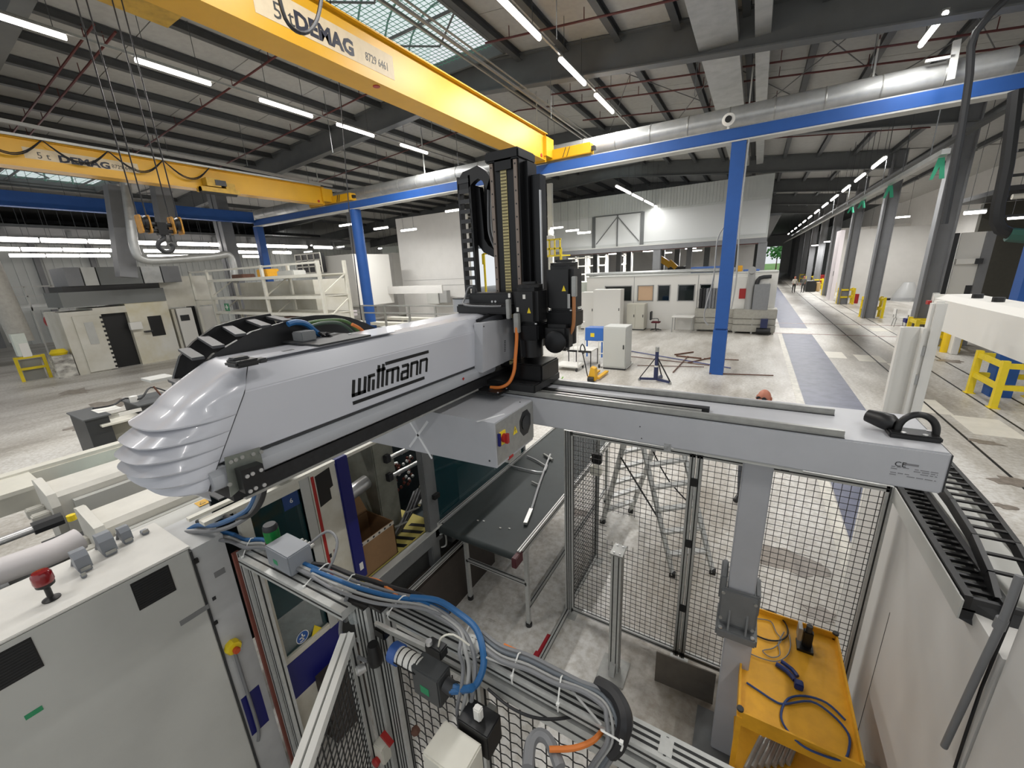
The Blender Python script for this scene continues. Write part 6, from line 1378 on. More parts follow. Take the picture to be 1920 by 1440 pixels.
B('pole', grey_l, t, g.x-.03, g.x+.03, g.y, g.y+.04, 2, 2.75); B('lamp_head', greyc2, t, g.x-.12, g.x+.12, g.y-.05, g.y+.05, 2.7, 2.85)
# tanks each side of the blue column
def tank(xc, y, w_, label):
    t = thing('metal_tank', label, 'tank', (xc, y, 0)); m = mat('tank_grey', '#a9a69c', .5, .2, var=.15)
    build('lower_shell', MB().box(xc-w_/2, xc+w_/2, y, y+1.0, .1, .45, bev=.02), m, t, smooth=True); build('middle_shell', MB().box(xc-w_/2+.02, xc+w_/2-.02, y+.02, y+.98, .47, .75, bev=.02), m, t, smooth=True); build('upper_shell', MB().box(xc-w_/2, xc+w_/2, y, y+1, .77, 1.25, bev=.02), m, t, smooth=True)
    for x in (-w_/2+.05, w_/2-.15): B('foot', m, t, xc+x, xc+x+.1, y+.05, y+.15, 0, .1)
    return t
a = OZ(1302, 621, 0); tank(a.x+1.0, a.y, 2.1, 'grey ribbed metal tank left of the blue column'); a = OZ(1371, 625, 0); tank(a.x+.95, a.y, 1.9, 'grey ribbed metal tank right of the blue column')
def px_box(name, label, cat, x0, x1, yt, yb, y, d, m, part='body', bev=.02, zf=None):
    a = OY(x0, (yt+yb)/2, y); b__ = OY(x1, (yt+yb)/2, y); zt = OY((x0+x1)/2, yt, y).z; z0 = max(0, OY((x0+x1)/2, yb, y).z)
    if z0 < .25: z0 = 0
    if zf is not None: z0 = zf
    t = thing(name, label, cat, ((a.x+b__.x)/2, y, z0)); build(part, MB().box(a.x, b__.x, y, y+d, z0, zt, bev=bev), m, t, smooth=True); return t, a.x, b__.x, z0, zt
t, x0, x1, z0, z1 = px_box('dust_collector', 'steel filter cabinet on stand beside the aisle right of the blue column', 'machine', 1412, 1442, 533, 582, 23.6, .8, mat('filter_steel', '#8d8e8f', .45, .5, var=.1))
for x in (x0+.05, x1-.12): B('leg', steel, t, x, x+.08, 23.65, 23.75, 0, z0)
build('pump', MB().cyl((x0+.3, 23.4, .2), (x0+.9, 23.4, .2), .16), black, t, smooth=True); B('motor', MATS['jack_blue'], t, x0+.45, x0+.75, 23.3, 23.6, .36, .8); build('elbow', MB().tube([(x0+.1, 23.8, z1), (x0+.2, 23.8, z1+.3), (x1, 23.8, z1+.35)], .09, 8), dark, t, smooth=True)
a = OY(1402, 580, 23.8); b__ = OY(1404, 508, 23.8); tag(build('white_flue', MB().cyl((a.x, 23.8, 1.2), (a.x, 23.8, b__.z), .17, n=16).cyl((a.x, 23.8, b__.z), (a.x, 23.4, b__.z+.05), .17, n=16), greyc2, smooth=True), 'thick pale flue pipe rising from the tank right of the blue column', 'flue')
for k in range(6):
    a = OY(1312+k*6, 575, 25.0); px_box('folded_panel', ORD[k]+' (from the left) of the upright grey panels behind the left tank', 'panel', 1311+k*6, 1316+k*6, 541, 578, 23.9, .5, black if k < 2 else mat('panel_steel', '#7c7d80', .4, .5), bev=.01)
px_box('white_machine', 'white machine body behind the tanks with a red emblem', 'machine', 1372, 1440, 518, 580, 23.9, .4, plaster)
a = OY(1394, 545, 25.4); tag(B('red_emblem', red, None, a.x-.15, a.x+.15, 23.86, 23.9, a.z-.3, a.z+.2), 'red emblem on the white machine behind the tank', 'emblem')
t = tag(build('hanging_cable', MB().tube([OY(1362, 420, 15.1), OY(1345, 450, 15.1), OY(1338, 520, 15.1), OY(1320, 590, 15.1), OY(1328, 610, 15.1)], .022, 6, 4), greyc2, smooth=True), 'grey cable hanging in a bow to the left of the blue column', 'cable')
# white big wall block
t = struct('wall_block', MB().box(-22.4, -16.2, 22, 22.2, 0, 7.55), wallw); B('wall_joint', greyc2, t, -22.3, -16.3, 21.99, 22, 2.9, 2.93); B('wall_joint', greyc2, t, -22.3, -16.3, 21.99, 22, 3.3, 3.32)
px_box('wall_cabinet', 'grey machine with dark opening standing before the tall white wall block', 'machine', 800, 822, 547, 570, 21.2, .6, grey_l); px_box('screen_unit', 'small unit with a pale screen right of the grey machine', 'machine', 824, 838, 545, 568, 21.2, .4, greyc2)
t = thing('yellow_gantry', 'yellow railed platform behind the black servo motors', 'platform', (-12, 26, 0))
a = OY(905, 476, 24); b__ = OY(1052, 480, 24)
B('rail', yellow2, t, a.x, b__.x, 24, 24.08, a.z-.05, a.z+.05); B('rail', yellow2, t, OY(1000, 466, 24).x, b__.x, 24, 24.08, a.z+.5, a.z+.58); B('deck_edge', yellow2, t, OY(1000, 490, 24).x, b__.x, 24, 25.5, a.z-.45, a.z-.38)
for px in (1003, 1012, 1030, 1040, 1050): q = OY(px, 480, 24); B('post', yellow2, t, q.x-.04, q.x+.04, 24, 24.08, a.z-.4, a.z+.55)
B('panel', plaster, t, OY(1018, 480, 24).x, OY(1038, 480, 24).x, 24.1, 24.2, a.z-.4, a.z+.8)
for px in (905, 1003, 1050): q = OY(px, 480, 24); B('column', yellow2, t, q.x-.06, q.x+.06, 24.1, 24.2, 0, a.z)
q = OY(906, 490, 24); B('column', yellow2, t, q.x-.1, q.x+.1, 24, 24.1, a.z-.7, a.z)
t = thing('lift_mast', 'tall white lattice mast with ladder right of the vertical robot axis', 'mast', (-13, 27, 0)); a = OY(1028, 480, 27); b__ = OY(1022, 345, 27)
B('mast', plaster, t, a.x, a.x+.35, 27, 27.2, 0, b__.z)
for sx in (-.55, -.15): B('ladder_rail', dark, t, a.x+sx, a.x+sx+.06, 27, 27.1, 0, b__.z)
for k in range(18): B('ladder_rung', steel, t, a.x-.55, a.x-.12, 27.03, 27.08, 1+k*.4, 1.06+k*.4)
# racks in hall beyond
for r_, (px0, px1) in enumerate([(1062, 1098), (1102, 1136), (1158, 1182)]):
    x0 = OY(px0, 500, 50).x; x1 = OY(px1, 500, 50).x; t = thing('pallet_rack', ['left', 'middle', 'right'][r_]+' of three white storage racks seen beyond the enclosure', 'rack', ((x0+x1)/2, 50, 0))
    for x in (x0, (x0+x1)/2, x1): B('upright', plaster, t, x-.08, x+.08, 50, 50.8, 0, 5)
    for z in (.8, 1.8, 2.8, 3.8, 4.8): B('shelf', cream, t, x0, x1, 50, 50.8, z-.08, z+.05)
t = thing('yellow_excavator', 'distant yellow machine arm behind the left grey column', 'machine', (-6, 40, 0)); a = OY(1240, 487, 40); build('boom', MB().bar(OY(1237, 484, 40), OY(1258, 498, 40), .5), yellow, t); build('boom', MB().bar(OY(1255, 490, 40), OY(1268, 502, 40), .4), yellow, t); build('body', MB().box(a.x+.6, a.x+2.4, 40, 41, 0, OY(1265, 500, 40).z), dark, t)
px_box('blue_crate_stack', 'blue and white wrapped goods on the enclosure roof line', 'goods', 1295, 1350, 500, 512, 25.8, .8, mat('wrap_blue', '#4a6cab', .5), zf=3.06); px_box('yellow_goods', 'yellow wrapped goods right of the blue column on the roof line', 'goods', 1382, 1392, 498, 506, 25.8, .6, cartyel, zf=3.06); px_box('blue_goods', 'blue box behind the pale flue pipe', 'goods', 1393, 1424, 505, 518, 25.8, .6, MATS['wrap_blue'], zf=3.06)
# ================================================================== BACKGROUND, RIGHT
def barrier(x, y, w_, d, h, label, post=.12, rails=(.5, .95)):
    t = thing('column_barrier', label, 'barrier', (x, y, 0), 'yellow barriers around the columns')
    for (sx, sy) in ((-1, -1), (1, -1), (-1, 1), (1, 1)): B('post', yellow2, t, x+sx*w_/2-post/2, x+sx*w_/2+post/2, y+sy*d/2-post/2, y+sy*d/2+post/2, 0, h); B('foot_plate', yellow2, t, x+sx*w_/2-post*.8, x+sx*w_/2+post*.8, y+sy*d/2-post*.8, y+sy*d/2+post*.8, 0, .02)
    for z in rails:
        for sy in (-1, 1): B('rail', yellow2, t, x-w_/2, x+w_/2, y+sy*d/2-.04, y+sy*d/2+.04, h*z-.12, h*z)
        for sx in (-1, 1): B('rail', yellow2, t, x+sx*w_/2-.04, x+sx*w_/2+.04, y-d/2, y+d/2, h*z-.12, h*z)
    return t
barrier(5.75, 14.2, 1.05, 1.3, 1.15, 'large yellow barrier around the blue column at the right edge')
barrier(6.15, 21.7, 1.1, .9, 1.15, 'yellow barrier at the first grey column behind the white double post')
for i, y in enumerate((31.6, 40.3, 49.2, 57.9, 66.8, 75.5)):
    barrier(6.2, y, .85, .75, 1.2, f'{["first", "second", "third", "fourth", "fifth", "farthest"][i]} small yellow column barrier along the aisle beyond the folding chairs')
for k, px in enumerate((1770, 1790)): q = OZ(px, 660, 0); tag(build('bollard', MB().lathe([(.13, 0), (.13, 1.1), (.1, 1.16)], (q.x, q.y, 0), n=16), mat('bollard_yellow', '#efc71a', .4), smooth=True), ['left', 'right'][k]+' of two round yellow bollards under the white neighbouring arm', 'bollard')
t = tag(build('fire_extinguisher', MB().cyl((6.75, 39.5, .1), (6.75, 39.5, .8), .12, n=12), red, smooth=True), 'red fire extinguisher at the second small yellow barrier', 'extinguisher')
t = thing('column_panel', 'tall leaning white panel on the side of the third aisle column', 'panel', (5.9, 43.5, 0)); build('panel', MB().box(5.62, 5.9, 43.2, 45.3, 0, 5.6), mat('pinkish_white', '#d9d1d3', .6), t); B('handle', dark, t, 5.60, 5.62, 43.4, 43.5, 2.0, 2.4)
# structure at the right: white clad column with devices
t = thing('clad_column', 'white clad column with small devices right of the tall grey column', 'column', (8.3, 22.5, 0)); a = OY(1845, 450, 22.5)
x0 = OY(1800, 450, 22.5).x; x1 = OY(1846, 450, 22.5).x; z1 = OY(1830, 435, 22.5).z
B('cladding', plaster, t, x0, x1, 22.5, 22.7, 0, z1); B('return', colm, t, x1, x1+.25, 22.4, 22.8, 0, z1); B('window', dark, t, OY(1808, 545, 22.5).x, OY(1820, 545, 22.5).x, 22.48, 22.5, OY(1814, 555, 22.5).z, OY(1814, 535, 22.5).z); B('device', plaster, t, x0, x0+.5, 22.35, 22.5, OY(1810, 495, 22.5).z, OY(1810, 485, 22.5).z); B('camera', dark, t, x0+.5, x0+.7, 22.3, 22.5, OY(1825, 490, 22.5).z-.1, OY(1825, 490, 22.5).z+.1)
B('dark_riser', dark, t, x0-.3, x0-.05, 22.45, 22.6, 0, z1)
# folding chairs and table
def folding_chair(px, py, label, rz=0.):
    g = OZ(px, py, 0); t = thing('folding_chair', label, 'chair', (g.x, g.y, 0)); w_ = .22
    build('seat', MB().box(g.x-w_, g.x+w_, g.y-w_, g.y+w_, .44, .47, bev=.01), plaster, t, smooth=True); build('backrest', MB().box(g.x-w_-.04, g.x-w_, g.y-w_, g.y+w_, .6, .9, bev=.01), plaster, t, smooth=True)
    for sx in (-1, 1):
        for sy in (-1, 1): build('leg', MB().bar((g.x+sx*w_, g.y+sy*w_, 0), (g.x+sx*w_*.8, g.y+sy*w_, .44), .025), steel, t)
    for sy in (-1, 1): build('back_post', MB().bar((g.x-w_, g.y+sy*w_, .44), (g.x-w_-.02, g.y+sy*w_, .9), .025), steel, t)
folding_chair(1684, 612, 'white folding chair standing alone near the tall grey column'); folding_chair(1712, 614, 'white chair half hidden behind the tall grey column')
table(1703, 610, 1.0, .6, .75, 'small white table behind the folding chair', plaster, 'side_table'); g = OZ(1705, 618, 0); px_box('blue_box', 'blue box on the floor under the small white table', 'box', 1698, 1712, 598, 606, g.y, .4, blued)
g = OZ(1650, 558, 0); t = tag(build('plastic_sheet', MB().lathe([(.9, 0), (.8, .4), (.5, 1.0), (.3, 1.4)], (10.3, 42.9, 0), n=9), mat('film', '#c9cbcc', .3, alpha=.5), smooth=True), 'crumpled clear plastic sheet at the foot of the white partition', 'plastic sheet')
t = tag(build('debris', MB().box(OZ(1690, 562, 0).x-1.0, OZ(1690, 562, 0).x+.8, 43.3, 43.8, 0, .15, bev=.05), dark), 'dark debris lying along the foot of the white partition', 'debris')
px_box('white_rack', 'white framed cabinet behind the yellow bollards', 'cabinet', 1788, 1802, 620, 665, 20.4, .6, plaster)
# far end: goods tables near the people and trees outside
px_box('dark_crates', 'dark stacked crates beside the two distant workers', 'crates', 1512, 1530, 527, 543, 54, 1.6, black); px_box('wooden_table', 'wooden bench right of the dark crates', 'bench', 1531, 1538, 530, 544, 54.5, 1.0, MATS['bench_wood'])
px_box('red_machine', 'red and white machine between the far columns', 'machine', 1538, 1548, 516, 530, 62, 1.5, red)
grass = mat('grass', '#7fae5e', .9, 0, var=.3, scale=.3)
struct('ground_outside', MB().box(-60, 60, 150, 330, -.4, -.05), grass)
leaf = mat('leaf', '#5b9a55', .8, 0, var=.4, scale=1.5)
def tree(x, y, h, r, label):
    t = thing('tree', label, 'tree', (x, y, 0), 'trees outside'); build('trunk', MB().lathe([(.18, 0), (.1, h*.6), (.05, h*.9)], (x, y, -.1), n=8), rust, t, smooth=True)
    rn = random.Random(int(x*10+y)); mb = MB()
    for k in range(240):
        v = Vector((rn.gauss(0, 1), rn.gauss(0, 1), rn.gauss(0, 1))).normalized()*(rn.random()**.4)*r; c = Vector((x, y, h*.7))+Vector((v.x, v.y, v.z*.8)); n_ = Vector((rn.random()-.5, rn.random()-.5, rn.random()-.5)).normalized(); a_ = n_.orthogonal().normalized()*.4; b_ = n_.cross(a_)
        mb.quad(c-a_-b_*.6, c+a_-b_*.6, c+a_+b_*.6, c-a_+b_*.6)
    build('crown', mb, leaf, t, kind='stuff')
tree(5.5, 160, 8.0, 3.2, 'green tree outside the far hall gate'); tree(-3, 185, 9, 3.6, 'green tree further left outside the far gate'); tree(14, 190, 9, 3.5, 'green tree further right outside the far gate')
# ================================================================== BACKGROUND, LEFT
XL = -26.0
t = thing('paint_booth', 'grey and cream process booth with dark sliding opening and ducts on top at left', 'booth', (XL, 7.2, 0)); og = mat('booth_cream', '#d2cfc5', .5, 0, var=.2, scale=.6, dark='#bcb7a6')
B('left_body', og, t, XL-2.5, XL, 5.0, 6.1, .0, 2.8); B('right_body', mat('booth_white', '#dbd9d1', .5, 0, var=.2, scale=.5, dark='#c9bf9f'), t, XL-2.5, XL, 7.25, 8.9, 0, 3.0)
B('sliding_door', og, t, XL, XL+.08, 5.35, 6.3, .05, 2.6); B('door_window', grey_l, t, XL+.08, XL+.1, 5.65, 5.95, 1.3, 2.3); B('lintel', og, t, XL-2.5, XL, 6.1, 7.25, 2.6, 2.9); B('dark_opening', black, t, XL-1.0, XL-.3, 6.1, 7.25, 0, 2.6)
for k in range(12): B('hazard_tooth', black, t, XL+.08, XL+.09, 6.22, 6.3, .1+k*.21, .2+k*.21)
B('window', black, t, XL, XL+.02, 7.95, 8.5, 1.3, 2.3); B('hood', mat('hood_grey', '#6f716f', .5, .2), t, XL-2.4, XL+.05, 5.2, 8.9, 3.0, 3.65); B('shadow_gap', black, t, XL-2.3, XL-.1, 5.4, 8.8, 3.65, 3.9)
for i, (a, b__) in enumerate(((6.1, 6.6), (6.65, 7.1), (7.15, 8.7), (8.75, 9.5), (9.55, 10.3))): B('duct_box', [colm, grey_l, MATS['hood_grey'], galv, colm][i], t, XL-2.2, XL, a-.5, b__-.5, 3.9, 4.7)
B('control_panel', plaster, t, XL+.02, XL+.25, 7.15, 7.6, 1.75, 2.1, label='white control screen'); B('keyboard', dark, t, XL+.02, XL+.25, 7.65, 7.95, 1.55, 1.62)
t = thing('electrical_cabinet', 'pale electrical cabinets with a dark slot right of the grey booth', 'cabinet', (XL, 9.6, 0))
for k, (a, b__) in enumerate(((9.0, 9.12), (9.2, 9.9), (10.25, 10.9))): B('door', og if k == 0 else plaster, t, XL-.8, XL, a, b__, 0, 2.55)
B('dark_slot', black, t, XL-.6, XL-.5, 9.9, 10.25, 0, 2.6); B('display', dark, t, XL, XL+.02, 9.3, 9.7, 1.9, 2.2); B('upper_cladding', og, t, XL-1.5, XL-.6, 9.0, 11.5, 2.6, 4.2)
# shelving rack
t = thing('shelving_rack', 'large cream steel shelving rack with white uprights in the left background', 'rack', (-19, 10, 0)); YR = 10.0
for x in (-23.6, -18.6, -14.6):
    for y in (YR, YR+1.2): B('upright', cream, t, x-.07, x+.07, y-.05, y+.05, 0, 4.4)
    for z in (1.0, 2.1, 3.1): build('brace', MB().bar((x, YR, z), (x, YR+1.2, z+.8), .05), cream, t)
for z in (1.6, 2.35, 3.05, 3.9):
    B('shelf', cream, t, -23.6, -14.6, YR+.05, YR+1.15, z-.03, z)
    for y in (YR-.03, YR+1.2): B('beam', cream, t, -23.6, -14.6, y-.03, y+.03, z-.1, z+.02)
B('top_rail', cream, t, -23.6, -14.6, YR-.03, YR+.02, 4.3, 4.38); build('corner_post', MB().box(-25.6, -25.5, YR, YR+.1, 0, 4.4), cream, t); build('rail', MB().box(-25.6, -23.6, YR, YR+.05, 4.3, 4.38).box(-25.6, -23.6, YR, YR+.05, 2.9, 2.95), cream, t)
for i, (x0, x1, z, h, m, lab) in enumerate([(-19.6, -18.8, 3.9, .35, cartyel, 'orange box on the top shelf of the cream rack'), (-21.9, -20.9, 3.9, .2, rust, 'brown low box on the top shelf of the cream rack'), (-18.0, -16.8, 3.9, .22, grey_l, 'grey bundle on the top shelf near the right end of the rack'), (-18.2, -16.0, 1.6, .4, cream2, 'cream wrapped roll on the lowest shelf of the rack'), (-18.2, -17.0, 2.0, .15, rust, 'brown box on the roll on the lowest shelf')]):
    tag(build('stored_goods', MB().box(x0, x1, YR+.3, YR+.9, z, z+h, bev=.03), m, smooth=True), lab, 'goods')
t = tag(build('wall_clad_booth', MB().box(-24, -17.5, 11.6, 13.5, 0, 3.7), og), 'cream machine cladding right behind the shelving rack', 'machine')
a = OY(426, 575, 9.7); t = tag(build('first_aid_sign', MB().box(a.x-.2, a.x+.2, 9.68, 9.7, a.z-.2, a.z+.15), mat('sign_green', '#2f7a55', .5)), 'green sign with white cross in front of the shelving rack', 'sign'); build('cross', MB().box(a.x-.03, a.x+.03, 9.67, 9.68, a.z-.13, a.z+.09).box(a.x-.12, a.x+.12, 9.67, 9.68, a.z-.05, a.z+.01), plaster, t); B('sign_post', grey_l, t, a.x-.03, a.x+.03, 9.7, 9.74, 0, a.z)
# window lattice wall beyond
t = struct('window_1', MB().box(-24, -17, 20, 20.1, 2.5, 3.0), wallw)
px_box('white_cabin', 'white panelled cabin with lattice windows beyond the rack', 'cabin', 610, 668, 478, 575, 17.5, 3, plaster)
t, x0, x1, z0, z1 = px_box('lattice_window', 'dark lattice window unit above the rack top', 'window', 556, 603, 476, 512, 17, .3, black)
for k in range(5): B('mullion', cream, t, x0+(x1-x0)*k/4-.04, x0+(x1-x0)*k/4+.04, 16.95, 17, z0, z1)
for k in range(4): B('transom', cream, t, x0, x1, 16.95, 17, z0+(z1-z0)*k/3-.04, z0+(z1-z0)*k/3+.04)
t, x0, x1, z0, z1 = px_box('white_ladder', 'white horizontal tube stair frame left of the round blue column', 'frame', 624, 652, 530, 585, 15.8, .1, grey_l)
for k in range(7): B('rung', plaster, t, x0-.1, x1+.2, 15.7, 15.8, z0+k*.22, z0+.06+k*.22)
px_box('notice_board', 'pink and white notice boxes near the cable trough', 'board', 630, 662, 582, 592, 15, .3, MATS['pinkish_white'])
px_box('lab_block', 'white room block with small dark window behind the round blue column', 'cabin', 700, 742, 475, 590, 25, 3, plaster)
px_box('lab_upper', 'grey green upper panel above the white room block', 'panel', 718, 745, 462, 505, 26.5, .5, MATS['pale_green'] if 'pale_green' in MATS else grey_l)
# handrails / conveyors in front of white block
t = thing('roller_conveyor', 'long pale conveyor frames with steel handrail before the tall white wall block', 'conveyor', (-16, 15, 0))
a, b__ = OY(688, 573, 13.5), OY(860, 570, 13.5)
for zz in (a.z, a.z-.35): build('rail', MB().bar((a.x-2, 13.5, zz), (b__.x+1.5, 13.5, zz), .06), steel, t)
for k in range(6): x = a.x-2+k*1.6; B('post', steel, t, x-.04, x+.04, 13.46, 13.54, 0, a.z)
for y, z in ((14.6, 1.35), (15.8, 1.1), (17, 1.3)): B('frame', cream, t, -19, -9, y, y+.5, z-.15, z); [B('leg', cream, t, x, x+.1, y+.2, y+.3, 0, z-.15) for x in (-18, -15.5, -13, -10.5)]
for i in range(6):
    q = OY(705+i*26, 592, 15.5); tag(build('small_machine', MB().box(q.x-.5, q.x+.4, 15.0, 15.6, 0, .9+.15*(i % 3), bev=.04), [plaster, grey_l, cream][i % 3], smooth=True), f'{ORD[i].replace("nearest", "leftmost")} of the small pale machines under the conveyor handrail', 'machine')
# cabinets at far left: column with box, hose reel
t = thing('machine_column', 'big pale concrete column with grey box at the left edge', 'column', (-27, 3.7, 0)); a = OX(20, 520, -26); 
build('shaft', MB().tube([OX(-30, 480, -26), OX(42, 640, -26)], .35, 14, 0), mat('round_col', '#a6a39b', .6, var=.15), t, smooth=True)
q0 = OX(18, 627, -25.6); q1 = OX(60, 665, -25.6); B('grey_box', MATS['pale_green'], t, -25.9, -25.5, q0.y, q1.y, q1.z, q0.z); q0 = OX(35, 645, -25.4); q1 = OX(62, 668, -25.4); B('notice', plaster, t, -25.5, -25.48, q0.y, q1.y, q1.z, q0.z)
g = OZ(45, 716, 0); t = thing('column_barrier', 'small yellow tube barrier at the foot of the concrete column at far left', 'barrier', (g.x, g.y, 0)); a, b__, c_ = OZ(46, 718, 0), OZ(91, 690, 0), 0
x = g.x; y0, y1 = OX(46, 718, x).y, OX(91, 694, x).y; zt = OX(32, 670, x).z
for y in (y0, y1): B('post', yellow2, t, x-.06, x+.06, y-.05, y+.05, 0, zt)
for z in (zt-.06, zt*.5): B('rail', yellow2, t, x-.05, x+.05, y0, y1, z-.05, z+.05)
B('grey_block', mat('block_grey', '#8a8a84', .6), t, x-.5, x-.1, y0+.1, y1-.1, 0, zt*.85)
t, *_ = px_box('peeling_box', 'white box with peeling dark patches beside the small yellow barrier', 'box', 0, 1, 0, 1, 4, 1, plaster) if False else (thing('peeling_box', 'white box with peeling dark patches beside the small yellow barrier', 'box', (-26.8, 4.6, 0)),)
B('body', mat('peeling_white', '#d2cfc6', .6, 0, var=.8, scale=2.2, dark='#5b5650', stretch=(1, 1, 2)), t, -26.7, -25.95, 4.34, 4.96, 0, 1.0); 
t = tag(build('striped_bundle', MB().lathe([(.25, 0), (.3, .1), (.2, .25)], (-26.3, 4.65, 1.0), n=12), yellow2, smooth=True), 'yellow and black striped bundle lying on the peeling white box', 'bundle')
t = thing('hose_reel', 'dark red hose reel on a red post in the left background', 'hose reel', (-30, 5.65, 0)); build('reel', MB().cyl((-30.1, 5.65, 2.3), (-29.8, 5.65, 2.3), .45, n=20), MATS['red_paint'], t, smooth=True); build('post', MB().box(-30.05, -29.95, 5.7, 5.85, 0, 2.2), red, t); B('red_box', red, t, -30, -29.9, 5.85, 6.1, 1.1, 1.4)
t = thing('mezzanine', 'pale mezzanine edge with handrails along the far left wall', 'mezzanine', (-36, 6, 2.8)); B('deck', wallc, t, -42, -34, 3.5, 9.0, 2.75, 2.95)
for z in (3.5, 4.0): B('rail', grey_l, t, -34.05, -34, 3.5, 9, z, z+.06)
for k in range(6): B('post', grey_l, t, -34.05, -34, 3.6+k, 3.66+k, 0, 4.05)
for k in range(4): px_box('wall_locker', f'{["leftmost", "second", "third", "rightmost"][k]} of the pale lockers under the far left mezzanine', 'locker', 30+k*18, 44+k*18, 578, 602, 7, .5, [plaster, cream, greyc2, plaster][k]) if False else None
for k, y in enumerate((2.2, 5.4, 8.5, 11.5)): tag(B('wall_pilaster', colm, None, -45.9, -45.6, y, y+.3, 0, 9), f'{["leftmost", "second", "third", "rightmost"][k]} dark pilaster on the far left corrugated wall', 'pilaster')
# two dark consoles in front-left
t = thing('control_console', 'pair of dark desk consoles with cables and papers on top behind the arm nose', 'console', (-12.6, 2.9, 0)); XQ = -12.2; dk = mat('console_dark', '#2a2c2d', .5)
q0, q1 = OX(152, 778, XQ), OX(335, 760, XQ)
ya, yb = OX(160, 800, XQ).y, OX(320, 760, XQ).y; zt = OX(240, 768, XQ).z
B('left_desk', dk, t, XQ-1.0, XQ+.1, ya, ya+.38, 0, zt); B('right_desk', dk, t, XQ-1.0, XQ+.1, ya+.95, yb+.1, 0, zt+.03); B('middle_panel', mat('console_olive', '#7b796c', .6), t, XQ-.9, XQ+.0, ya+.38, ya+.95, 0, zt-.2); B('shelf', cream, t, XQ-.6, XQ+.25, ya+.2, ya+.9, zt-.2, zt-.16)
B('yellow_note', yellow2, t, XQ+.1, XQ+.11, ya+1.05, ya+1.25, zt-.55, zt-.3); B('tape_strip', plaster, t, XQ+.1, XQ+.12, ya+.55, ya+.95, zt-.08, zt)
B('left_top', mat('top_grey', '#4d4f50', .5), t, XQ-1.05, XQ+.15, ya-.03, ya+.42, zt, zt+.03); B('right_top', MATS['top_grey'], t, XQ-1.05, XQ+.15, ya+.9, yb+.15, zt+.03, zt+.06); B('paper', plaster, t, XQ-.7, XQ-.2, ya+.3, ya+.7, zt+.03, zt+.035)
build('cable', MB().tube([(XQ-.5, ya+.3, zt+.1), (XQ-.3, ya+.6, zt+.12), (XQ-.6, ya+.9, zt+.15), (XQ-.3, ya+1.1, zt+.12), (XQ-.5, ya+1.4, zt+.3), (XQ-.4, ya+1.7, zt+.1)], .02, 6, 4), blackc, t, smooth=True)
build('small_part', MB().cyl((XQ-.4, ya+1.0, zt+.05), (XQ-.4, ya+1.0, zt+.2), .08), plaster, t, smooth=True); build('rod', MB().bar((XQ-.2, ya+1.5, zt), (XQ-.3, ya+1.4, zt+.35), .03), rust, t)
t = tag(build('tilted_board', MB().box(OX(290, 706, -6).x-.3, OX(290, 706, -6).x, OX(280, 706, -6).y, OX(330, 714, -6).y, OX(300, 710, -6).z-.03, OX(300, 710, -6).z), grey_l), 'pale board edge sticking out left of the arm energy chain', 'board')
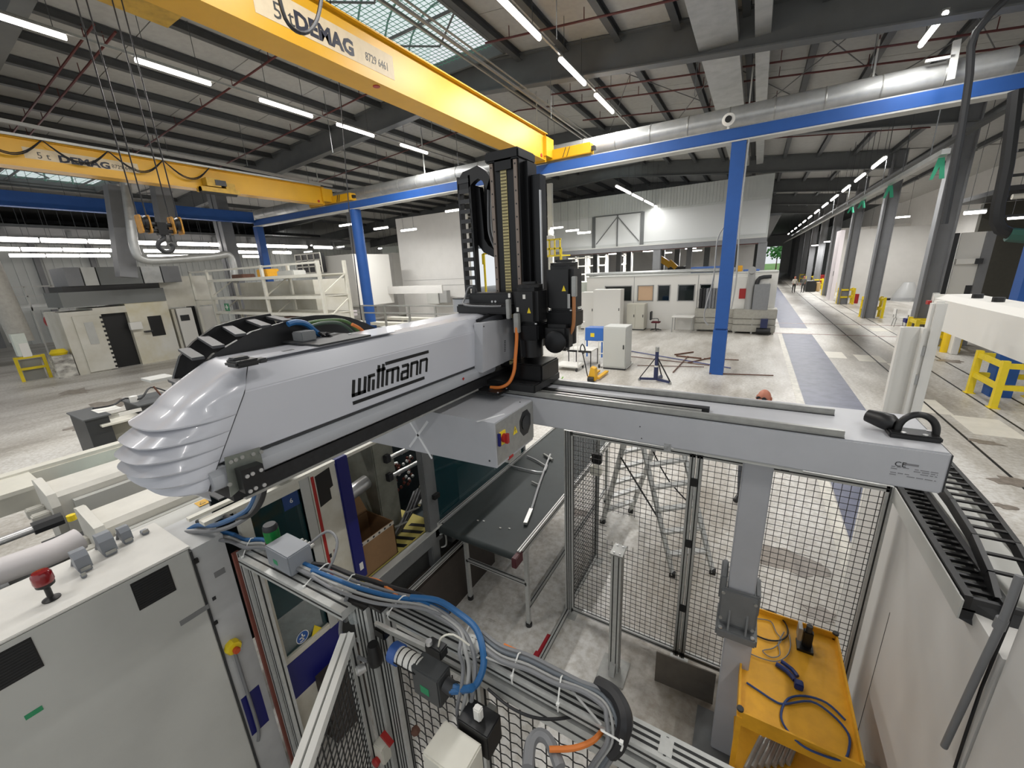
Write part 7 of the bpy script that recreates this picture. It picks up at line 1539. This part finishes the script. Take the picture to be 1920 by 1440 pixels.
# ================================================================== PEOPLE
def figure(name, label, x, y, h, face, pose, cloth):
    """skin-modifier body; face = heading angle (0 faces -Y)"""
    t = thing(name, label, 'person', (x, y, 0)); s = h/1.78
    J = {'pelvis': (0, 0, .95, .13), 'waist': (0, 0, 1.1, .125), 'chest': (0, -.01, 1.32, .15), 'neck': (0, 0, 1.5, .055), 'skull0': (0, -.015, 1.6, .075), 'skull1': (0, -.02, 1.70, .085),
         'shL': (.17, 0, 1.43, .06), 'elL': (.24, .0, 1.15, .042), 'haL': (.25, -.12, .93, .03), 'shR': (-.17, 0, 1.43, .06), 'elR': (-.24, .0, 1.15, .042), 'haR': (-.25, -.12, .93, .03),
         'hiL': (.09, 0, .88, .09), 'knL': (.1, -.02, .5, .062), 'anL': (.1, .02, .09, .042), 'toL': (.1, -.16, .04, .04), 'hiR': (-.09, 0, .88, .09), 'knR': (-.1, -.02, .5, .062), 'anR': (-.1, .02, .09, .042), 'toR': (-.1, -.16, .04, .04)}
    J.update(pose); names = list(J); E_ = [('pelvis', 'waist'), ('waist', 'chest'), ('chest', 'neck'), ('neck', 'skull0'), ('skull0', 'skull1'), ('chest', 'shL'), ('shL', 'elL'), ('elL', 'haL'), ('chest', 'shR'), ('shR', 'elR'), ('elR', 'haR'), ('pelvis', 'hiL'), ('hiL', 'knL'), ('knL', 'anL'), ('anL', 'toL'), ('pelvis', 'hiR'), ('hiR', 'knR'), ('knR', 'anR'), ('anR', 'toR')]
    Rm = Matrix.Rotation(face, 3, 'Z'); me = bpy.data.meshes.new('body')
    me.from_pydata([tuple(Rm @ Vector(J[n][:3])*s) for n in names], [(names.index(a), names.index(b__)) for a, b__ in E_], [])
    o = bpy.data.objects.new('body', me); COL.objects.link(o); o.modifiers.new('s', 'SKIN'); sd = o.modifiers.new('u', 'SUBSURF'); sd.levels = 2; sd.render_levels = 2
    for i, n in enumerate(names): me.skin_vertices[0].data[i].radius = (J[n][3]*s, J[n][3]*s); me.skin_vertices[0].data[i].use_root = n == 'pelvis'
    m2 = bpy.data.meshes.new_from_object(o.evaluated_get(bpy.context.evaluated_depsgraph_get())); bpy.data.objects.remove(o)
    m2.materials.clear()
    for mm in (skin, cloth[0], cloth[1], MATS['black_plastic']): m2.materials.append(mm)
    for p in m2.polygons:
        z = p.center.z/s; p.use_smooth = True; ax = abs((Rm.inverted() @ p.center).x)/s
        p.material_index = 0 if z > 1.49 else (3 if z < .12 else (2 if z < .98 and ax < .21 else (0 if (ax > .21 and z < 1.02) else 1)))
    b_ = bpy.data.objects.new('body', m2); COL.objects.link(b_); b_.parent = t
    hc = Rm @ Vector((0, -.02, 1.67))*s
    def P3(v): return Vector((x, y, 0))+hc+(Rm @ Vector(v))*s
    build('head', MB().sph(P3((0, .0, 0)), .112*s, 18, (.74, .9, 1.04)), skin, t, smooth=True)
    build('nose', MB().prism([P3((-.014, -.095, -.03)), P3((.014, -.095, -.03)), P3((0, -.092, .02))], (Rm @ Vector((0, -.025, -.008)))*s), skin, t)
    build('ear', MB().sph(P3((.088, 0, -.0)), .022*s, 8, (.5, 1, 1.3)), skin, t, smooth=True); build('ear', MB().sph(P3((-.088, 0, -.0)), .022*s, 8, (.5, 1, 1.3)), skin, t, smooth=True)
    for sx in (-.032, .032): build('eye', MB().sph(P3((sx, -.088, .012)), .012*s, 8), dark, t, smooth=True)
    build('mouth', MB().bar(P3((-.022, -.088, -.055)), P3((.022, -.088, -.055)), .008*s), mat('lip', '#8a4a42', .5), t)
    for sg, hn in ((1, 'haL'), (-1, 'haR')):
        hp = Vector(J[hn][:3]); q = Vector((x, y, 0))
        T_ = lambda v: q+(Rm @ (hp+Vector(v)))*s
        build('palm', MB().box(-.02, .02, -.04, .04, -.09, 0, bev=.01, M=Matrix.Translation(T_((0, -.02, 0))) @ Rm.to_4x4() @ Matrix.Scale(s, 4)), skin, t, smooth=True)
        for k, L_ in enumerate((.065, .078, .072, .055)): build('finger', MB().tube([T_((0, -.05+k*.02, -.08)), T_((-.006*sg, -.055+k*.021, -.08-L_*.55)), T_((-.018*sg, -.05+k*.021, -.08-L_))], .0085*s, 6, 2), skin, t, smooth=True)
        build('thumb', MB().tube([T_((0, -.055, -.02)), T_((-.006*sg, -.085, -.05)), T_((-.01*sg, -.09, -.085))], .0095*s, 6, 2), skin, t, smooth=True)
    return t, P3
jeans = mat('grey_trousers', '#4c4f56', .8); shirt = mat('dark_shirt', '#4a5450', .85)
hd = OY(1433, 752, 6.55); ft = OZ(1385, 942, 0)
mx, my = ft.x+.10, 6.55
dx = hd.x-mx
t, P3 = figure('person', 'bald man with glasses standing behind the white robot beam and mesh fence', mx, my, 1.875, math.radians(-20),
   {'neck': (dx*.75, -.02, 1.48, .055), 'skull0': (dx*.9, -.04, 1.60, .1), 'skull1': (dx, -.05, 1.70, .115), 'chest': (dx*.55, 0, 1.3, .15), 'waist': (dx*.25, 0, 1.1, .13), 'shL': (.17+dx*.6, 0, 1.41, .06), 'shR': (-.17+dx*.6, 0, 1.41, .06)}, (shirt, jeans))
for o in [c for c in t.children if c.name.split('.')[0] in ('nose', 'ear', 'eye', 'mouth', 'head')]: o.location = (dx*1.0, 0, 0)
gl = MB()
for sx in (-.035, .035): gl.lathe([(.026, 0), (.028, .004), (.026, .008)], P3((sx, -.108, .012))+Vector((dx, 0, 0)), Vector((0, 1, 0)), 14)
gl.bar(P3((-.075, -.1, .016))+Vector((dx, 0, 0)), P3((.075, -.1, .016))+Vector((dx, 0, 0)), .008); build('glasses', gl, dark, t)
vest = mat('vest_white', '#c9c4b8', .8)
a = OZ(1487, 549, 0); figure('person', 'distant worker in pale top and dark trousers on the left in the aisle', a.x, a.y, 1.72, .3, {'haR': (-.2, -.2, 1.05, .03), 'anL': (.14, .1, .09, .042), 'toL': (.14, -.08, .04, .04)}, (vest, MATS['black_plastic']))
a = OZ(1504, 549, 0); figure('person', 'distant worker in dark clothes on the right in the aisle', a.x, a.y, 1.72, -.4, {'haL': (.22, -.22, 1.1, .03)}, (mat('grey_jacket', '#5a5955', .8), dark))
